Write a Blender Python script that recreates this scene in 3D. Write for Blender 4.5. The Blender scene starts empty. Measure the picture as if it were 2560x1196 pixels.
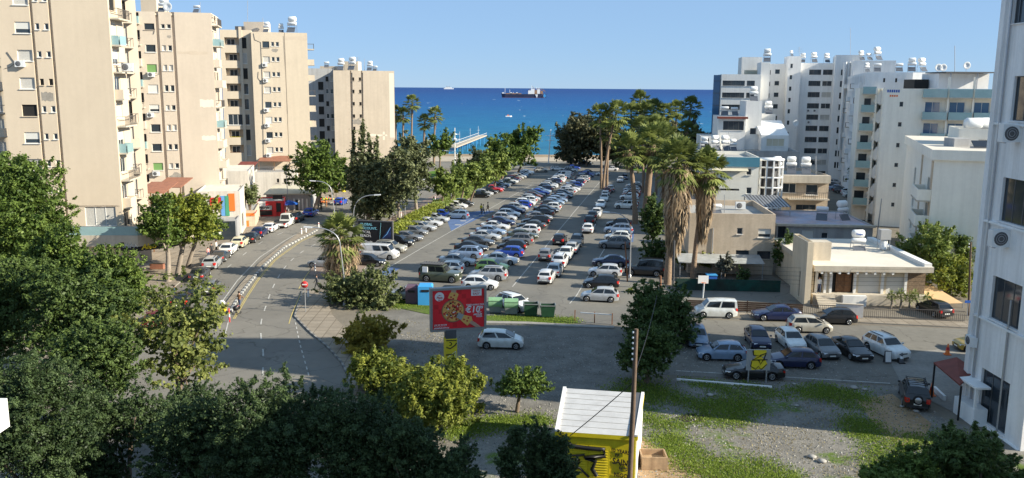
import bpy, bmesh, math, random
import numpy as np
from mathutils import Vector, Matrix
from mathutils.geometry import tessellate_polygon
R = random.Random(7)
sc = bpy.context.scene
C = sc.collection
rad = math.radians
# ---------------------------------------------------------------- camera model (2560 x 1196 photograph)
F, CX, CY, HC = 2156.0, 1280.0, 598.0, 22.0
PIT = math.atan(380 / F); RHO = 0.0075
cf = Vector((0, math.cos(PIT), -math.sin(PIT)))
_r = Vector((1, 0, 0)); _u = Vector((0, math.sin(PIT), math.cos(PIT)))
cr = _r * math.cos(RHO) + _u * math.sin(RHO)
cu = _u * math.cos(RHO) - _r * math.sin(RHO)
def ray(x, y): return cf + cr * ((x - CX) / F) + cu * ((CY - y) / F)
ZF = -3.6
def gz(Y):
    if Y < 150: return 0.0
    if Y < 260: return ZF * (Y - 150) / 110
    return ZF
def G(x, y, dz=0.0):                      # photograph point on the terrain
    d = ray(x, y); z = 0.0
    for _ in range(14):
        t = (z + dz - HC) / d.z; z = gz(t * d.y)
    return Vector((t * d.x, t * d.y, z + dz))
def A(x, y, Y):                           # photograph point at a given distance
    d = ray(x, y); t = Y / d.y
    return Vector((t * d.x, Y, HC + t * d.z))
def WX(x, Y, y=220): return A(x, y, Y).x
def ppm(Y): return F / Y * 0.985           # photograph pixels per metre
# ---------------------------------------------------------------- materials
MATS = {}
def nd(nt, t, **k):
    n = nt.nodes.new(t)
    for a, b in k.items(): setattr(n, a, b)
    return n
def M(name, col, rough=.6, spec=.4, metal=0, var=0, scale=1.0, bump=0, bscale=30, streak=0, coat=0, col2=None, cov=.5, soft=.08, world=False, emis=0, crack=0, moss=None, tiles=0):
    if name in MATS: return MATS[name]
    m = bpy.data.materials.new(name); m.use_nodes = True; nt = m.node_tree; L = nt.links.new
    p = nt.nodes['Principled BSDF']
    p.inputs['Base Color'].default_value = (*col, 1); p.inputs['Roughness'].default_value = rough
    p.inputs['Specular IOR Level'].default_value = spec; p.inputs['Metallic'].default_value = metal
    p.inputs['Coat Weight'].default_value = coat
    out = None
    if var or bump or streak or col2:
        tc = nd(nt, 'ShaderNodeNewGeometry').outputs['Position'] if world else nd(nt, 'ShaderNodeTexCoord').outputs['Object']
    c = None
    def rgb(v):
        n = nd(nt, 'ShaderNodeRGB'); n.outputs[0].default_value = (*v, 1); return n.outputs[0]
    c = rgb(col)
    def noise(s, det=5, vec=None, ro=.6):
        n = nd(nt, 'ShaderNodeTexNoise'); n.inputs['Scale'].default_value = s; n.inputs['Detail'].default_value = det
        n.inputs['Roughness'].default_value = ro; L(vec or tc, n.inputs['Vector']); return n.outputs['Fac']
    def ramp(f, a, b, ca=(0, 0, 0), cb=(1, 1, 1)):
        n = nd(nt, 'ShaderNodeValToRGB'); e = n.color_ramp.elements
        e[0].position = a; e[1].position = b; e[0].color = (*ca, 1); e[1].color = (*cb, 1); L(f, n.inputs[0]); return n.outputs[0]
    def mix(f, a, b, mode='MIX'):
        n = nd(nt, 'ShaderNodeMix', data_type='RGBA', blend_type=mode)
        if isinstance(f, (int, float)): n.inputs[0].default_value = f
        else: L(f, n.inputs[0])
        L(a, n.inputs[6]); L(b, n.inputs[7]); return n.outputs[2]
    if col2: c = mix(ramp(noise(scale * .55, 6), cov - soft, cov + soft), c, rgb(col2))
    if var:
        c = mix(1.0, c, ramp(noise(scale, 6), .25, .75, (1 - var,) * 3, (1 + var * .6,) * 3), 'MULTIPLY')
        c = mix(1.0, c, ramp(noise(scale * 9, 4), .3, .7, (1 - var * .5,) * 3, (1 + var * .3,) * 3), 'MULTIPLY')
    if streak:
        mp = nd(nt, 'ShaderNodeMapping'); mp.inputs['Scale'].default_value = (1.6, 1.6, .10); L(tc, mp.inputs['Vector'])
        c = mix(1.0, c, ramp(noise(1.0, 5, mp.outputs[0]), .35, .62, (1 - streak, 1 - streak * 1.05, 1 - streak * 1.1), (1, 1, 1)), 'MULTIPLY')
    if crack:
        wn = nd(nt, 'ShaderNodeTexNoise'); wn.inputs['Scale'].default_value = .35; wn.inputs['Detail'].default_value = 4; L(tc, wn.inputs['Vector'])
        wm = nd(nt, 'ShaderNodeVectorMath', operation='MULTIPLY_ADD'); L(wn.outputs['Color'], wm.inputs[0]); wm.inputs[1].default_value = (5, 5, 0); L(tc, wm.inputs[2])
        vo = nd(nt, 'ShaderNodeTexVoronoi', feature='DISTANCE_TO_EDGE'); vo.inputs['Scale'].default_value = .13; L(wm.outputs[0], vo.inputs['Vector'])
        c = mix(1.0, c, ramp(vo.outputs['Distance'], 0, .012, (1 - crack,) * 3, (1, 1, 1)), 'MULTIPLY')
        c = mix(1.0, c, ramp(noise(.9, 3), .27, .36, (1 - crack * .6,) * 3, (1, 1, 1)), 'MULTIPLY')
        v2 = nd(nt, 'ShaderNodeTexVoronoi', feature='F1', distance='CHEBYCHEV'); v2.inputs['Scale'].default_value = .06; L(tc, v2.inputs['Vector'])
        c = mix(1.0, c, ramp(v2.outputs['Color'], .1, .9, (.90, .90, .91), (1.05, 1.05, 1.04)), 'MULTIPLY')
    if tiles:
        bt = nd(nt, 'ShaderNodeTexBrick'); bt.inputs['Scale'].default_value = tiles; bt.inputs['Color1'].default_value = (1, 1, 1, 1); bt.inputs['Color2'].default_value = (.88, .87, .86, 1); bt.inputs['Mortar'].default_value = (.6, .58, .55, 1); bt.inputs['Mortar Size'].default_value = .025; bt.offset = 0; L(tc, bt.inputs['Vector'])
        bt.inputs['Brick Width'].default_value = .5; bt.inputs['Row Height'].default_value = .5; c = mix(1.0, c, bt.outputs['Color'], 'MULTIPLY')
    if moss:
        mn = mix(noise(.16, 6, None, .68), rgb((0, 0, 0)), rgb((1, 1, 1))); c = mix(ramp(mn, .53, .60), c, mix(noise(2.2, 5), rgb(tuple(v * .5 for v in moss)), rgb(tuple(v * 1.5 for v in moss))))
    if var or streak or col2: L(c, p.inputs['Base Color'])
    if bump:
        b = nd(nt, 'ShaderNodeBump'); b.inputs['Strength'].default_value = bump; b.inputs['Distance'].default_value = .05
        L(noise(bscale, 4), b.inputs['Height']); L(b.outputs[0], p.inputs['Normal'])
    if emis:
        p.inputs['Emission Color'].default_value = (*col, 1); p.inputs['Emission Strength'].default_value = emis
    MATS[name] = m; return m
def leafmat(name, ca, cb, trans=.3, rough=.55):
    if name in MATS: return MATS[name]
    m = bpy.data.materials.new(name); m.use_nodes = True; nt = m.node_tree; L = nt.links.new
    p = nt.nodes['Principled BSDF']; o = nt.nodes['Material Output']
    at = nd(nt, 'ShaderNodeAttribute', attribute_name='tint')
    r = nd(nt, 'ShaderNodeValToRGB'); e = r.color_ramp.elements
    e[0].color = (*ca, 1); e[1].color = (*cb, 1); L(at.outputs['Fac'], r.inputs[0])
    L(r.outputs[0], p.inputs['Base Color']); p.inputs['Roughness'].default_value = rough
    p.inputs['Specular IOR Level'].default_value = .3
    t = nd(nt, 'ShaderNodeBsdfTranslucent'); L(r.outputs[0], t.inputs['Color'])
    x = nd(nt, 'ShaderNodeMixShader'); x.inputs[0].default_value = trans
    L(p.outputs[0], x.inputs[1]); L(t.outputs[0], x.inputs[2]); L(x.outputs[0], o.inputs['Surface'])
    MATS[name] = m; return m
def paintmat():
    m = bpy.data.materials.new('car_paint'); m.use_nodes = True; nt = m.node_tree; L = nt.links.new
    p = nt.nodes['Principled BSDF']; oi = nd(nt, 'ShaderNodeObjectInfo')
    tc = nd(nt, 'ShaderNodeTexCoord'); n = nd(nt, 'ShaderNodeTexNoise'); n.inputs['Scale'].default_value = 2.2; n.inputs['Detail'].default_value = 6
    L(tc.outputs['Object'], n.inputs['Vector'])
    r = nd(nt, 'ShaderNodeValToRGB'); r.color_ramp.elements[0].color = (.82, .8, .77, 1); r.color_ramp.elements[1].color = (1, 1, 1, 1)
    r.color_ramp.elements[0].position = .3; r.color_ramp.elements[1].position = .6; L(n.outputs['Fac'], r.inputs[0])
    x = nd(nt, 'ShaderNodeMix', data_type='RGBA', blend_type='MULTIPLY'); x.inputs[0].default_value = 1
    L(oi.outputs['Color'], x.inputs[6]); L(r.outputs[0], x.inputs[7]); L(x.outputs[2], p.inputs['Base Color'])
    p.inputs['Roughness'].default_value = .32; p.inputs['Coat Weight'].default_value = .7; p.inputs['Coat Roughness'].default_value = .08
    p.inputs['Metallic'].default_value = .15
    MATS['paint'] = m
paintmat()
def stdmats():
    M('black', (.012, .012, .013), .5); M('rubber', (.02, .02, .02), .8, .2); M('rim', (.45, .46, .48), .3, .5, .8)
    M('carglass', (.012, .015, .018), .06, .7); M('lampglass', (.75, .77, .8), .12, .6); M('redlamp', (.45, .02, .015), .2, .6)
    M('plate', (.75, .75, .7), .5); M('trim', (.03, .03, .032), .55); M('chrome', (.6, .6, .62), .2, .5, 1)
    M('white', (.78, .78, .76), .5, .4, var=.06, scale=2); M('whitemetal', (.72, .73, .73), .4, .4, .1, var=.08, scale=3)
    M('grey', (.35, .35, .35), .6, var=.1, scale=2); M('dgrey', (.09, .09, .095), .6, var=.1, scale=2)
    M('metal', (.42, .43, .45), .4, .5, .6, var=.1, scale=4); M('rust', (.22, .10, .05), .8, var=.3, scale=4)
    M('glass', (.03, .04, .05), .05, .6); M('glassblue', (.05, .13, .25), .06, .6); M('glassgreen', (.28, .42, .43), .12, .5, var=.12, scale=.8)
    M('curtain', (.50, .48, .44), .8, var=.18, scale=6); M('shutter', (.62, .61, .57), .6, var=.05, scale=2); M('shuttergreen', (.16, .30, .10), .6)
    M('dark', (.018, .017, .016), .7); M('wood', (.26, .13, .06), .7, var=.3, scale=5, streak=.4); M('woodpole', (.17, .115, .08), .8, var=.3, scale=4, streak=.4, bump=.4)
    M('bark', (.19, .14, .10), .9, var=.35, scale=4, bump=.8, bscale=14); M('barkpale', (.30, .25, .20), .9, var=.3, scale=3, bump=.6)
    M('palmbark', (.27, .19, .13), .95, var=.4, scale=7, bump=1, bscale=12); M('red', (.55, .03, .03), .5); M('orange', (.75, .17, .03), .5)
    M('yellow', (.80, .62, .03), .6, var=.12, scale=1.5); M('blue', (.02, .10, .40), .5, var=.1); M('skyblue', (.05, .30, .62), .5, var=.06)
    M('concrete', (.36, .34, .31), .8, var=.2, scale=1.2, streak=.15); M('stone', (.24, .17, .11), .9, var=.5, scale=7, bump=.6)
    M('purple', (.12, .07, .10), .6, var=.2, scale=3); M('bingreen', (.02, .07, .035), .5, var=.25, scale=2); M('bingrey', (.20, .22, .21), .6, var=.2, scale=2)
    M('binlid', (.20, .36, .20), .6, var=.2, scale=3); M('redroof', (.20, .05, .035), .7, var=.25, scale=2); M('tile', (.30, .13, .08), .75, var=.25, scale=2)
    M('panel', (.02, .025, .035), .15, .6); M('teal', (.07, .22, .30), .6, var=.1); M('tin', (.40, .41, .40), .55, var=.2, scale=1, streak=.2)
    M('canvas', (.55, .50, .38), .8, var=.1); M('sail', (.62, .42, .22), .8, var=.08); M('netgreen', (.012, .075, .058), .85, var=.4, scale=1.2, col2=(.025, .04, .03), cov=.5, soft=.15)
    M('skin', (.50, .30, .21), .6); M('hair', (.03, .02, .015), .7); M('denim', (.05, .07, .13), .8); M('pinkcloth', (.75, .32, .30), .8); M('greencloth', (.25, .5, .1), .8)
stdmats()
# ---------------------------------------------------------------- mesh builder
class MB:
    def __init__(s): s.v = []; s.f = []; s.m = []; s.sm = []
    def face(s, pts, m, smooth=False):
        i = len(s.v); s.v += [tuple(p) for p in pts]; s.f.append(tuple(range(i, i + len(pts)))); s.m.append(m); s.sm.append(smooth); return s
    def add(s, vs, fs, m, smooth=False):
        i = len(s.v); s.v += [tuple(p) for p in vs]
        for q in fs: s.f.append(tuple(i + k for k in q)); s.m.append(m); s.sm.append(smooth)
        return s
    def box(s, c, d, m, rz=0, tilt=None):
        a, b, e = d[0] / 2, d[1] / 2, d[2] / 2; cs, sn = math.cos(rz), math.sin(rz); vs = []
        for z in (-e, e):
            for x, y in ((-a, -b), (a, -b), (a, b), (-a, b)):
                p = Vector((x, y, z))
                if tilt: p = tilt @ p
                vs.append((c[0] + p.x * cs - p.y * sn, c[1] + p.x * sn + p.y * cs, c[2] + p.z))
        return s.add(vs, [(3, 2, 1, 0), (4, 5, 6, 7), (0, 1, 5, 4), (1, 2, 6, 5), (2, 3, 7, 6), (3, 0, 4, 7)], m)
    def bar(s, p, q, w, h, m):              # a straight bar of rectangular section
        p, q = Vector(p), Vector(q); d = (q - p); L = d.length
        if L < 1e-6: return s
        d /= L; up = Vector((0, 0, 1)) if abs(d.z) < .95 else Vector((0, 1, 0))
        x = d.cross(up).normalized() * (w / 2); y = x.cross(d).normalized() * (h / 2); vs = []
        for b in (p, q): vs += [b - x - y, b + x - y, b + x + y, b - x + y]
        return s.add(vs, [(0, 1, 2, 3), (7, 6, 5, 4), (0, 4, 5, 1), (1, 5, 6, 2), (2, 6, 7, 3), (3, 7, 4, 0)], m)
    def tube(s, pts, r, m, n=8, cap=True):
        pts = [Vector(p) for p in pts]; rs = r if isinstance(r, (list, tuple)) else [r] * len(pts); vs = []; fs = []
        for i, p in enumerate(pts):
            d = (pts[min(i + 1, len(pts) - 1)] - pts[max(i - 1, 0)]).normalized()
            up = Vector((0, 0, 1)) if abs(d.z) < .9 else Vector((1, 0, 0))
            x = d.cross(up).normalized(); y = d.cross(x)
            for k in range(n):
                a = 2 * math.pi * k / n; vs.append(p + x * (rs[i] * math.cos(a)) + y * (rs[i] * math.sin(a)))
        for i in range(len(pts) - 1):
            for k in range(n): fs.append((i * n + k, i * n + (k + 1) % n, (i + 1) * n + (k + 1) % n, (i + 1) * n + k))
        s.add(vs, fs, m, True)
        if cap: s.face(vs[:n][::-1], m); s.face(vs[-n:], m)
        return s
    def lathe(s, prof, c, m, n=16, axis='z'):
        vs = []; fs = []
        for r, h in prof:
            for k in range(n):
                a = 2 * math.pi * k / n; x, y = r * math.cos(a), r * math.sin(a)
                p = (x, y, h) if axis == 'z' else ((h, x, y) if axis == 'x' else (y, h, x))
                vs.append((c[0] + p[0], c[1] + p[1], c[2] + p[2]))
        for i in range(len(prof) - 1):
            for k in range(n): fs.append((i * n + k, i * n + (k + 1) % n, (i + 1) * n + (k + 1) % n, (i + 1) * n + k))
        return s.add(vs, fs, m, True)
    def prism(s, poly, z0, z1, m, mtop=None):
        a = sum(poly[i - 1][0] * poly[i][1] - poly[i][0] * poly[i - 1][1] for i in range(len(poly)))
        if a < 0: poly = poly[::-1]
        n = len(poly)
        for i in range(n):
            p, q = poly[i], poly[(i + 1) % n]; s.face([(p[0], p[1], z0), (q[0], q[1], z0), (q[0], q[1], z1), (p[0], p[1], z1)], m)
        for t in tessellate_polygon([[Vector((p[0], p[1], 0)) for p in poly]]):
            tri = [poly[k] for k in t]
            if (tri[1][0]-tri[0][0])*(tri[2][1]-tri[0][1])-(tri[2][0]-tri[0][0])*(tri[1][1]-tri[0][1]) < 0: tri = tri[::-1]
            s.face([(p[0], p[1], z1) for p in tri], mtop or m); s.face([(p[0], p[1], z0) for p in tri[::-1]], m)
        return s
    def merge(s, o, mat4=None):
        i = len(s.v); s.v += [tuple(mat4 @ Vector(p)) for p in o.v] if mat4 else o.v
        s.f += [tuple(i + k for k in q) for q in o.f]; s.m += o.m; s.sm += o.sm; return s
    def mesh(s, name, off=(0, 0, 0)):
        me = bpy.data.meshes.new(name)
        v = [(p[0] - off[0], p[1] - off[1], p[2] - off[2]) for p in s.v] if any(off) else s.v
        me.from_pydata(v, [], s.f); ks = []
        for k in s.m:
            if k not in ks: ks.append(k)
        for k in ks: me.materials.append(MATS[k])
        ix = {k: i for i, k in enumerate(ks)}
        me.polygons.foreach_set('material_index', [ix[k] for k in s.m]); me.polygons.foreach_set('use_smooth', s.sm); me.update(); return me
    def build(s, name, parent=None, label=None):
        off = OFF.get(parent.name, (0, 0, 0)) if parent else (0, 0, 0)
        o = bpy.data.objects.new(name, s.mesh(name, off)); C.objects.link(o)
        if parent: o.parent = parent; OFF[o.name] = off
        if label: o['label'] = label
        return o
OFF = {}
LABELS = {}
def tag(o, label, cat, group=None, kind=None):
    o['label'] = label; o['category'] = cat
    if group: o['group'] = group
    if kind: o['kind'] = kind
    return o
def thing(name, label, cat, loc=(0, 0, 0), rz=0, group=None, world=True):
    o = bpy.data.objects.new(name, None); o.empty_display_size = .3; C.objects.link(o)
    o.location = loc; o.rotation_euler = (0, 0, rz); tag(o, label, cat, group)
    if world: OFF[o.name] = tuple(loc)
    return o
def struct(o): o['kind'] = 'structure'; return o
def clone(root, loc, rz=0, label=None, scale=None, cat=None):
    r = root.copy(); C.objects.link(r); r.location = loc; r.rotation_euler = (0, 0, rz)
    if label: r['label'] = label
    if scale: r.scale = (scale,) * 3 if isinstance(scale, (int, float)) else scale
    for ch in list(root.children):
        c = ch.copy(); C.objects.link(c); c.parent = r
        for g in list(ch.children):
            d = g.copy(); C.objects.link(d); d.parent = c
    return r
def textmb(txt, size, mat, p, ux, uz, extr=.01, shear=0, align='LEFT', squash=1.0):
    """lettering as real mesh: p origin, ux direction along the line, uz up"""
    cu_ = bpy.data.curves.new('lettering', 'FONT'); cu_.body = txt; cu_.size = size; cu_.extrude = extr; cu_.offset = size * .022; cu_.shear = shear; cu_.align_x = align; cu_.resolution_u = 3
    o = bpy.data.objects.new('lettering', cu_); me = o.to_mesh(); mb = MB()
    ux = Vector(ux).normalized(); uz = Vector(uz).normalized(); n = ux.cross(uz)
    vs = [Vector(p) + ux * (v.co.x * squash) + uz * v.co.y + n * v.co.z for v in me.vertices]
    mb.add(vs, [tuple(q.vertices) for q in me.polygons], mat); o.to_mesh_clear(); bpy.data.objects.remove(o); bpy.data.curves.remove(cu_); return mb
# ---------------------------------------------------------------- terrain sheets
def conform(bm, dz):
    for Y in (150, 205, 260):
        bmesh.ops.bisect_plane(bm, geom=bm.verts[:] + bm.edges[:] + bm.faces[:], plane_co=(0, Y, 0), plane_no=(0, 1, 0))
    for v in bm.verts: v.co.z = gz(v.co.y) + dz
def sheet(name, pts, dz, mat, thick=0, px=True, side=None):
    P = [G(*p) for p in pts] if px else [Vector((p[0], p[1], 0)) for p in pts]
    bm = bmesh.new(); vs = [bm.verts.new((p.x, p.y, 0)) for p in P]
    for t in tessellate_polygon([[Vector((p.x, p.y, 0)) for p in P]]):
        f = bm.faces.new([vs[k] for k in t])
    for f in bm.faces:
        f.normal_update()
        if f.normal.z < 0: f.normal_flip()
    conform(bm, dz)
    me = bpy.data.meshes.new(name); me.materials.append(MATS[mat])
    if thick:
        ed = [e for e in bm.edges if len(e.link_faces) == 1]
        r = bmesh.ops.extrude_edge_only(bm, edges=ed)
        for g in r['geom']:
            if isinstance(g, bmesh.types.BMVert): g.co.z -= thick
        bm.normal_update()
        if side:
            me.materials.append(MATS[side])
            for f in bm.faces:
                if abs(f.normal.z) < .5: f.material_index = 1
    bm.to_mesh(me); bm.free(); o = bpy.data.objects.new(name, me); C.objects.link(o); return struct(o)
def strip_mb(mb, pts, w, dz, mat):      # flat painted line along world points
    P = [Vector((p[0], p[1], 0)) for p in pts]
    L = []
    for i, p in enumerate(P):
        d = (P[min(i + 1, len(P) - 1)] - P[max(i - 1, 0)]).normalized(); n = Vector((-d.y, d.x, 0)) * (w / 2); L.append((p - n, p + n))
    for (a, b), (c, d) in zip(L, L[1:]):
        mb.face([(q.x, q.y, gz(q.y) + dz) for q in (a, c, d, b)], mat)
def resample(pts, step):
    P = [Vector((p[0], p[1], 0)) for p in pts]; out = [P[0]]; acc = 0
    for a, b in zip(P, P[1:]):
        L = (b - a).length; t = step - acc
        while t <= L: out.append(a + (b - a) * (t / L)); t += step
        acc = (acc + L) % step
    return out
def spline(pts, n=8):
    P = [Vector((p[0], p[1], p[2] if len(p) > 2 else 0)) for p in pts]; o = []
    for i in range(len(P) - 1):
        a, b, c, d = P[max(i - 1, 0)], P[i], P[i + 1], P[min(i + 2, len(P) - 1)]
        for k in range(n):
            t = k / n; o.append(.5 * (2 * b + (c - a) * t + (2 * a - 5 * b + 4 * c - d) * t * t + (3 * b - a - 3 * c + d) * t ** 3))
    return o + [P[-1]]
ORD = 'first second third fourth fifth sixth seventh eighth ninth tenth eleventh twelfth thirteenth fourteenth fifteenth sixteenth seventeenth eighteenth nineteenth twentieth'.split()
# ---------------------------------------------------------------- camera, sky, sun
cam = bpy.data.cameras.new('camera'); co = bpy.data.objects.new('camera', cam); C.objects.link(co)
cam.sensor_fit = 'HORIZONTAL'; cam.sensor_width = 36; cam.lens = 36 * F / 2560; cam.clip_start = .5; cam.clip_end = 60000
co.matrix_world = Matrix(((cr.x, cu.x, -cf.x, 0), (cr.y, cu.y, -cf.y, 0), (cr.z, cu.z, -cf.z, HC), (0, 0, 0, 1))); sc.camera = co
AZ, EL = 15.5, 26.0
sv = Vector((math.cos(rad(AZ)) * math.cos(rad(EL)), -math.sin(rad(AZ)) * math.cos(rad(EL)), math.sin(rad(EL))))
w = bpy.data.worlds.new('World'); sc.world = w; w.use_nodes = True; nt = w.node_tree
sky = nt.nodes.new('ShaderNodeTexSky'); sky.sky_type = 'NISHITA'; sky.sun_disc = False
sky.sun_elevation = rad(EL); sky.sun_rotation = rad(90 + AZ); sky.altitude = 20; sky.air_density = .7; sky.dust_density = 0; sky.ozone_density = 4.0
gm = nd(nt, 'ShaderNodeMix', data_type='RGBA', blend_type='MULTIPLY'); gm.inputs[0].default_value = 1; gm.inputs[7].default_value = (.80, .86, 1.05, 1)
nt.links.new(sky.outputs[0], gm.inputs[6]); gx = nd(nt, 'ShaderNodeMix', data_type='RGBA'); gx.inputs[0].default_value = .80; gx.inputs[7].default_value = (1.62, 2.58, 3.75, 1); nt.links.new(gm.outputs[2], gx.inputs[6])
nt.links.new(gx.outputs[2], nt.nodes['Background'].inputs[0]); nt.nodes['Background'].inputs[1].default_value = SKY_S = .10
sl = bpy.data.lights.new('sun', 'SUN'); sl.energy = 5.0; sl.angle = rad(.55); sl.color = (1, .925, .765)
so = bpy.data.objects.new('sun', sl); C.objects.link(so); so.rotation_euler = sv.to_track_quat('Z', 'Y').to_euler()
sc.view_settings.view_transform = 'Standard'; sc.view_settings.look = 'None'; sc.view_settings.exposure = 1.0; sc.view_settings.gamma = 1
sc.cycles.max_bounces = 6; sc.cycles.transparent_max_bounces = 4; sc.cycles.use_denoising = True
# ---------------------------------------------------------------- ground, roads, sea
M('earth', (.20, .175, .14), .95, .1, var=.25, scale=.25, bump=.5, bscale=9, world=True)
M('asphalt', (.205, .19, .165), .9, .25, var=.16, scale=.10, bump=.25, bscale=40, world=True, crack=.35)
M('asphaltlot', (.19, .178, .155), .9, .25, var=.15, scale=.13, bump=.25, bscale=40, world=True, crack=.35, col2=(.155, .148, .134), cov=.55, soft=.1)
M('asphaltside', (.185, .172, .147), .9, .25, var=.2, scale=.2, bump=.25, bscale=40, world=True, crack=.35)
M('gravel', (.19, .178, .158), .95, .15, var=.38, scale=.5, bump=.9, bscale=10, world=True)
M('fieldgravel', (.22, .205, .18), .95, .1, var=.35, scale=.45, bump=.9, bscale=9, world=True, moss=(.10, .145, .03))
M('dirt', (.36, .25, .15), .95, .1, var=.3, scale=.6, bump=.6, bscale=9, world=True)
M('soil', (.045, .038, .03), .95, .1, var=.3, scale=1.5)
M('turf', (.10, .15, .03), .95, .1, var=.4, scale=.6, bump=.7, bscale=14, world=True, col2=(.13, .13, .06), cov=.62)
M('lawn', (.10, .19, .03), .95, .1, var=.25, scale=.4, bump=.5, bscale=20, world=True)
M('paving', (.30, .255, .20), .85, .25, var=.2, scale=.6, bump=.2, bscale=6, world=True, tiles=.45)
M('pavingpink', (.29, .22, .18), .85, .25, var=.2, scale=.5, world=True, tiles=.5)
M('kerbgrey', (.30, .28, .25), .8, .25, var=.2, scale=1.5, world=True)
M('linewhite', (.47, .455, .42), .8, .2, var=.35, scale=2.5, world=True); M('lineyellow', (.50, .40, .16), .8, .2, var=.3, scale=2.5, world=True)
M('bayblue', (.10, .155, .29), .8, .2, var=.25, scale=.8, world=True); M('kerbwhite', (.46, .45, .42), .8, .2, var=.25, scale=2, world=True); M('kerbblack', (.12, .12, .12), .8)
M('concretepad', (.25, .235, .21), .9, .2, var=.3, scale=.35, world=True); M('patch', (.055, .053, .052), .9, .2, var=.15, scale=.5, world=True)
M('promenade', (.42, .36, .28), .85, .2, var=.15, scale=.3, world=True); M('seawall', (.40, .33, .25), .9, var=.2, scale=.5, world=True)
gp = [(-900, -80), (900, -80), (900, 322), (-900, 322)]
sheet('ground', gp, 0, 'earth', thick=3, px=False)
# sea
m = bpy.data.materials.new('seawater'); m.use_nodes = True; nt = m.node_tree; L = nt.links.new; p = nt.nodes['Principled BSDF']
ge = nt.nodes.new('ShaderNodeNewGeometry'); sx = nt.nodes.new('ShaderNodeSeparateXYZ'); L(ge.outputs['Position'], sx.inputs[0])
n1 = nt.nodes.new('ShaderNodeTexNoise'); mp = nt.nodes.new('ShaderNodeMapping'); mp.inputs['Scale'].default_value = (.0035, .010, 1); L(ge.outputs['Position'], mp.inputs[0]); L(mp.outputs[0], n1.inputs['Vector']); n1.inputs['Scale'].default_value = 1; n1.inputs['Detail'].default_value = 4
lg = nd(nt, 'ShaderNodeMath', operation='LOGARITHM'); L(sx.outputs['Y'], lg.inputs[0]); lg.inputs[1].default_value = 10
ad = nd(nt, 'ShaderNodeMath', operation='MULTIPLY_ADD'); L(n1.outputs['Fac'], ad.inputs[0]); ad.inputs[1].default_value = .30; L(lg.outputs[0], ad.inputs[2])
mr = nt.nodes.new('ShaderNodeMapRange'); L(ad.outputs[0], mr.inputs[0]); mr.inputs[1].default_value = 2.6; mr.inputs[2].default_value = 3.85
rp = nt.nodes.new('ShaderNodeValToRGB'); e = rp.color_ramp.elements; e[0].position = 0; e[0].color = (.03, .165, .25, 1); e[1].position = 1; e[1].color = (.010, .052, .195, 1)
q = e.new(.28); q.color = (.014, .13, .27, 1); q = e.new(.55); q.color = (.010, .085, .25, 1); L(mr.outputs[0], rp.inputs[0])
def foam(sxx, syy, th, wd):
    mq = nt.nodes.new('ShaderNodeMapping'); mq.inputs['Scale'].default_value = (sxx, syy, 1); L(ge.outputs['Position'], mq.inputs[0])
    nn = nt.nodes.new('ShaderNodeTexNoise'); nn.inputs['Scale'].default_value = 1; nn.inputs['Detail'].default_value = 3; L(mq.outputs[0], nn.inputs['Vector'])
    m2 = nt.nodes.new('ShaderNodeMapRange'); L(nn.outputs['Fac'], m2.inputs[0]); m2.inputs[1].default_value = th; m2.inputs[2].default_value = th + wd; return m2.outputs[0]
f1 = foam(.20, .030, .70, .06); f2 = foam(.06, .0065, .725, .06)
fm = nd(nt, 'ShaderNodeMath', operation='MAXIMUM'); L(f1, fm.inputs[0]); L(f2, fm.inputs[1])
w1 = nt.nodes.new('ShaderNodeTexNoise'); mw = nt.nodes.new('ShaderNodeMapping'); mw.inputs['Scale'].default_value = (.05, .11, 1); L(ge.outputs['Position'], mw.inputs[0]); L(mw.outputs[0], w1.inputs['Vector']); w1.inputs['Scale'].default_value = 1; w1.inputs['Detail'].default_value = 7; w1.inputs['Roughness'].default_value = .65
wr = nt.nodes.new('ShaderNodeValToRGB'); wr.color_ramp.elements[0].position = .32; wr.color_ramp.elements[0].color = (.62, .68, .78, 1); wr.color_ramp.elements[1].position = .68; wr.color_ramp.elements[1].color = (1.25, 1.2, 1.12, 1); L(w1.outputs['Fac'], wr.inputs[0])
mx0 = nd(nt, 'ShaderNodeMix', data_type='RGBA', blend_type='MULTIPLY'); mx0.inputs[0].default_value = 1; L(rp.outputs[0], mx0.inputs[6]); L(wr.outputs[0], mx0.inputs[7])
mx = nd(nt, 'ShaderNodeMix', data_type='RGBA'); L(fm.outputs[0], mx.inputs[0]); L(mx0.outputs[2], mx.inputs[6]); mx.inputs[7].default_value = (.42, .50, .56, 1)
L(mx.outputs[2], p.inputs['Base Color']); p.inputs['Roughness'].default_value = .55; p.inputs['Specular IOR Level'].default_value = .12
bp = nt.nodes.new('ShaderNodeBump'); bp.inputs['Strength'].default_value = .8; bp.inputs['Distance'].default_value = 2; L(w1.outputs['Fac'], bp.inputs['Height']); L(bp.outputs[0], p.inputs['Normal'])
MATS['seawater'] = m
mb = MB(); ys = [321, 400, 600, 1000, 2000, 5000, 10000, 20000]
for a, b in zip(ys, ys[1:]): mb.face([(-b - 900, a, -5), (b + 900, a, -5), (b + 900, b, -5), (-b - 900, b, -5)], 'seawater')
struct(mb.build('sea'))
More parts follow.
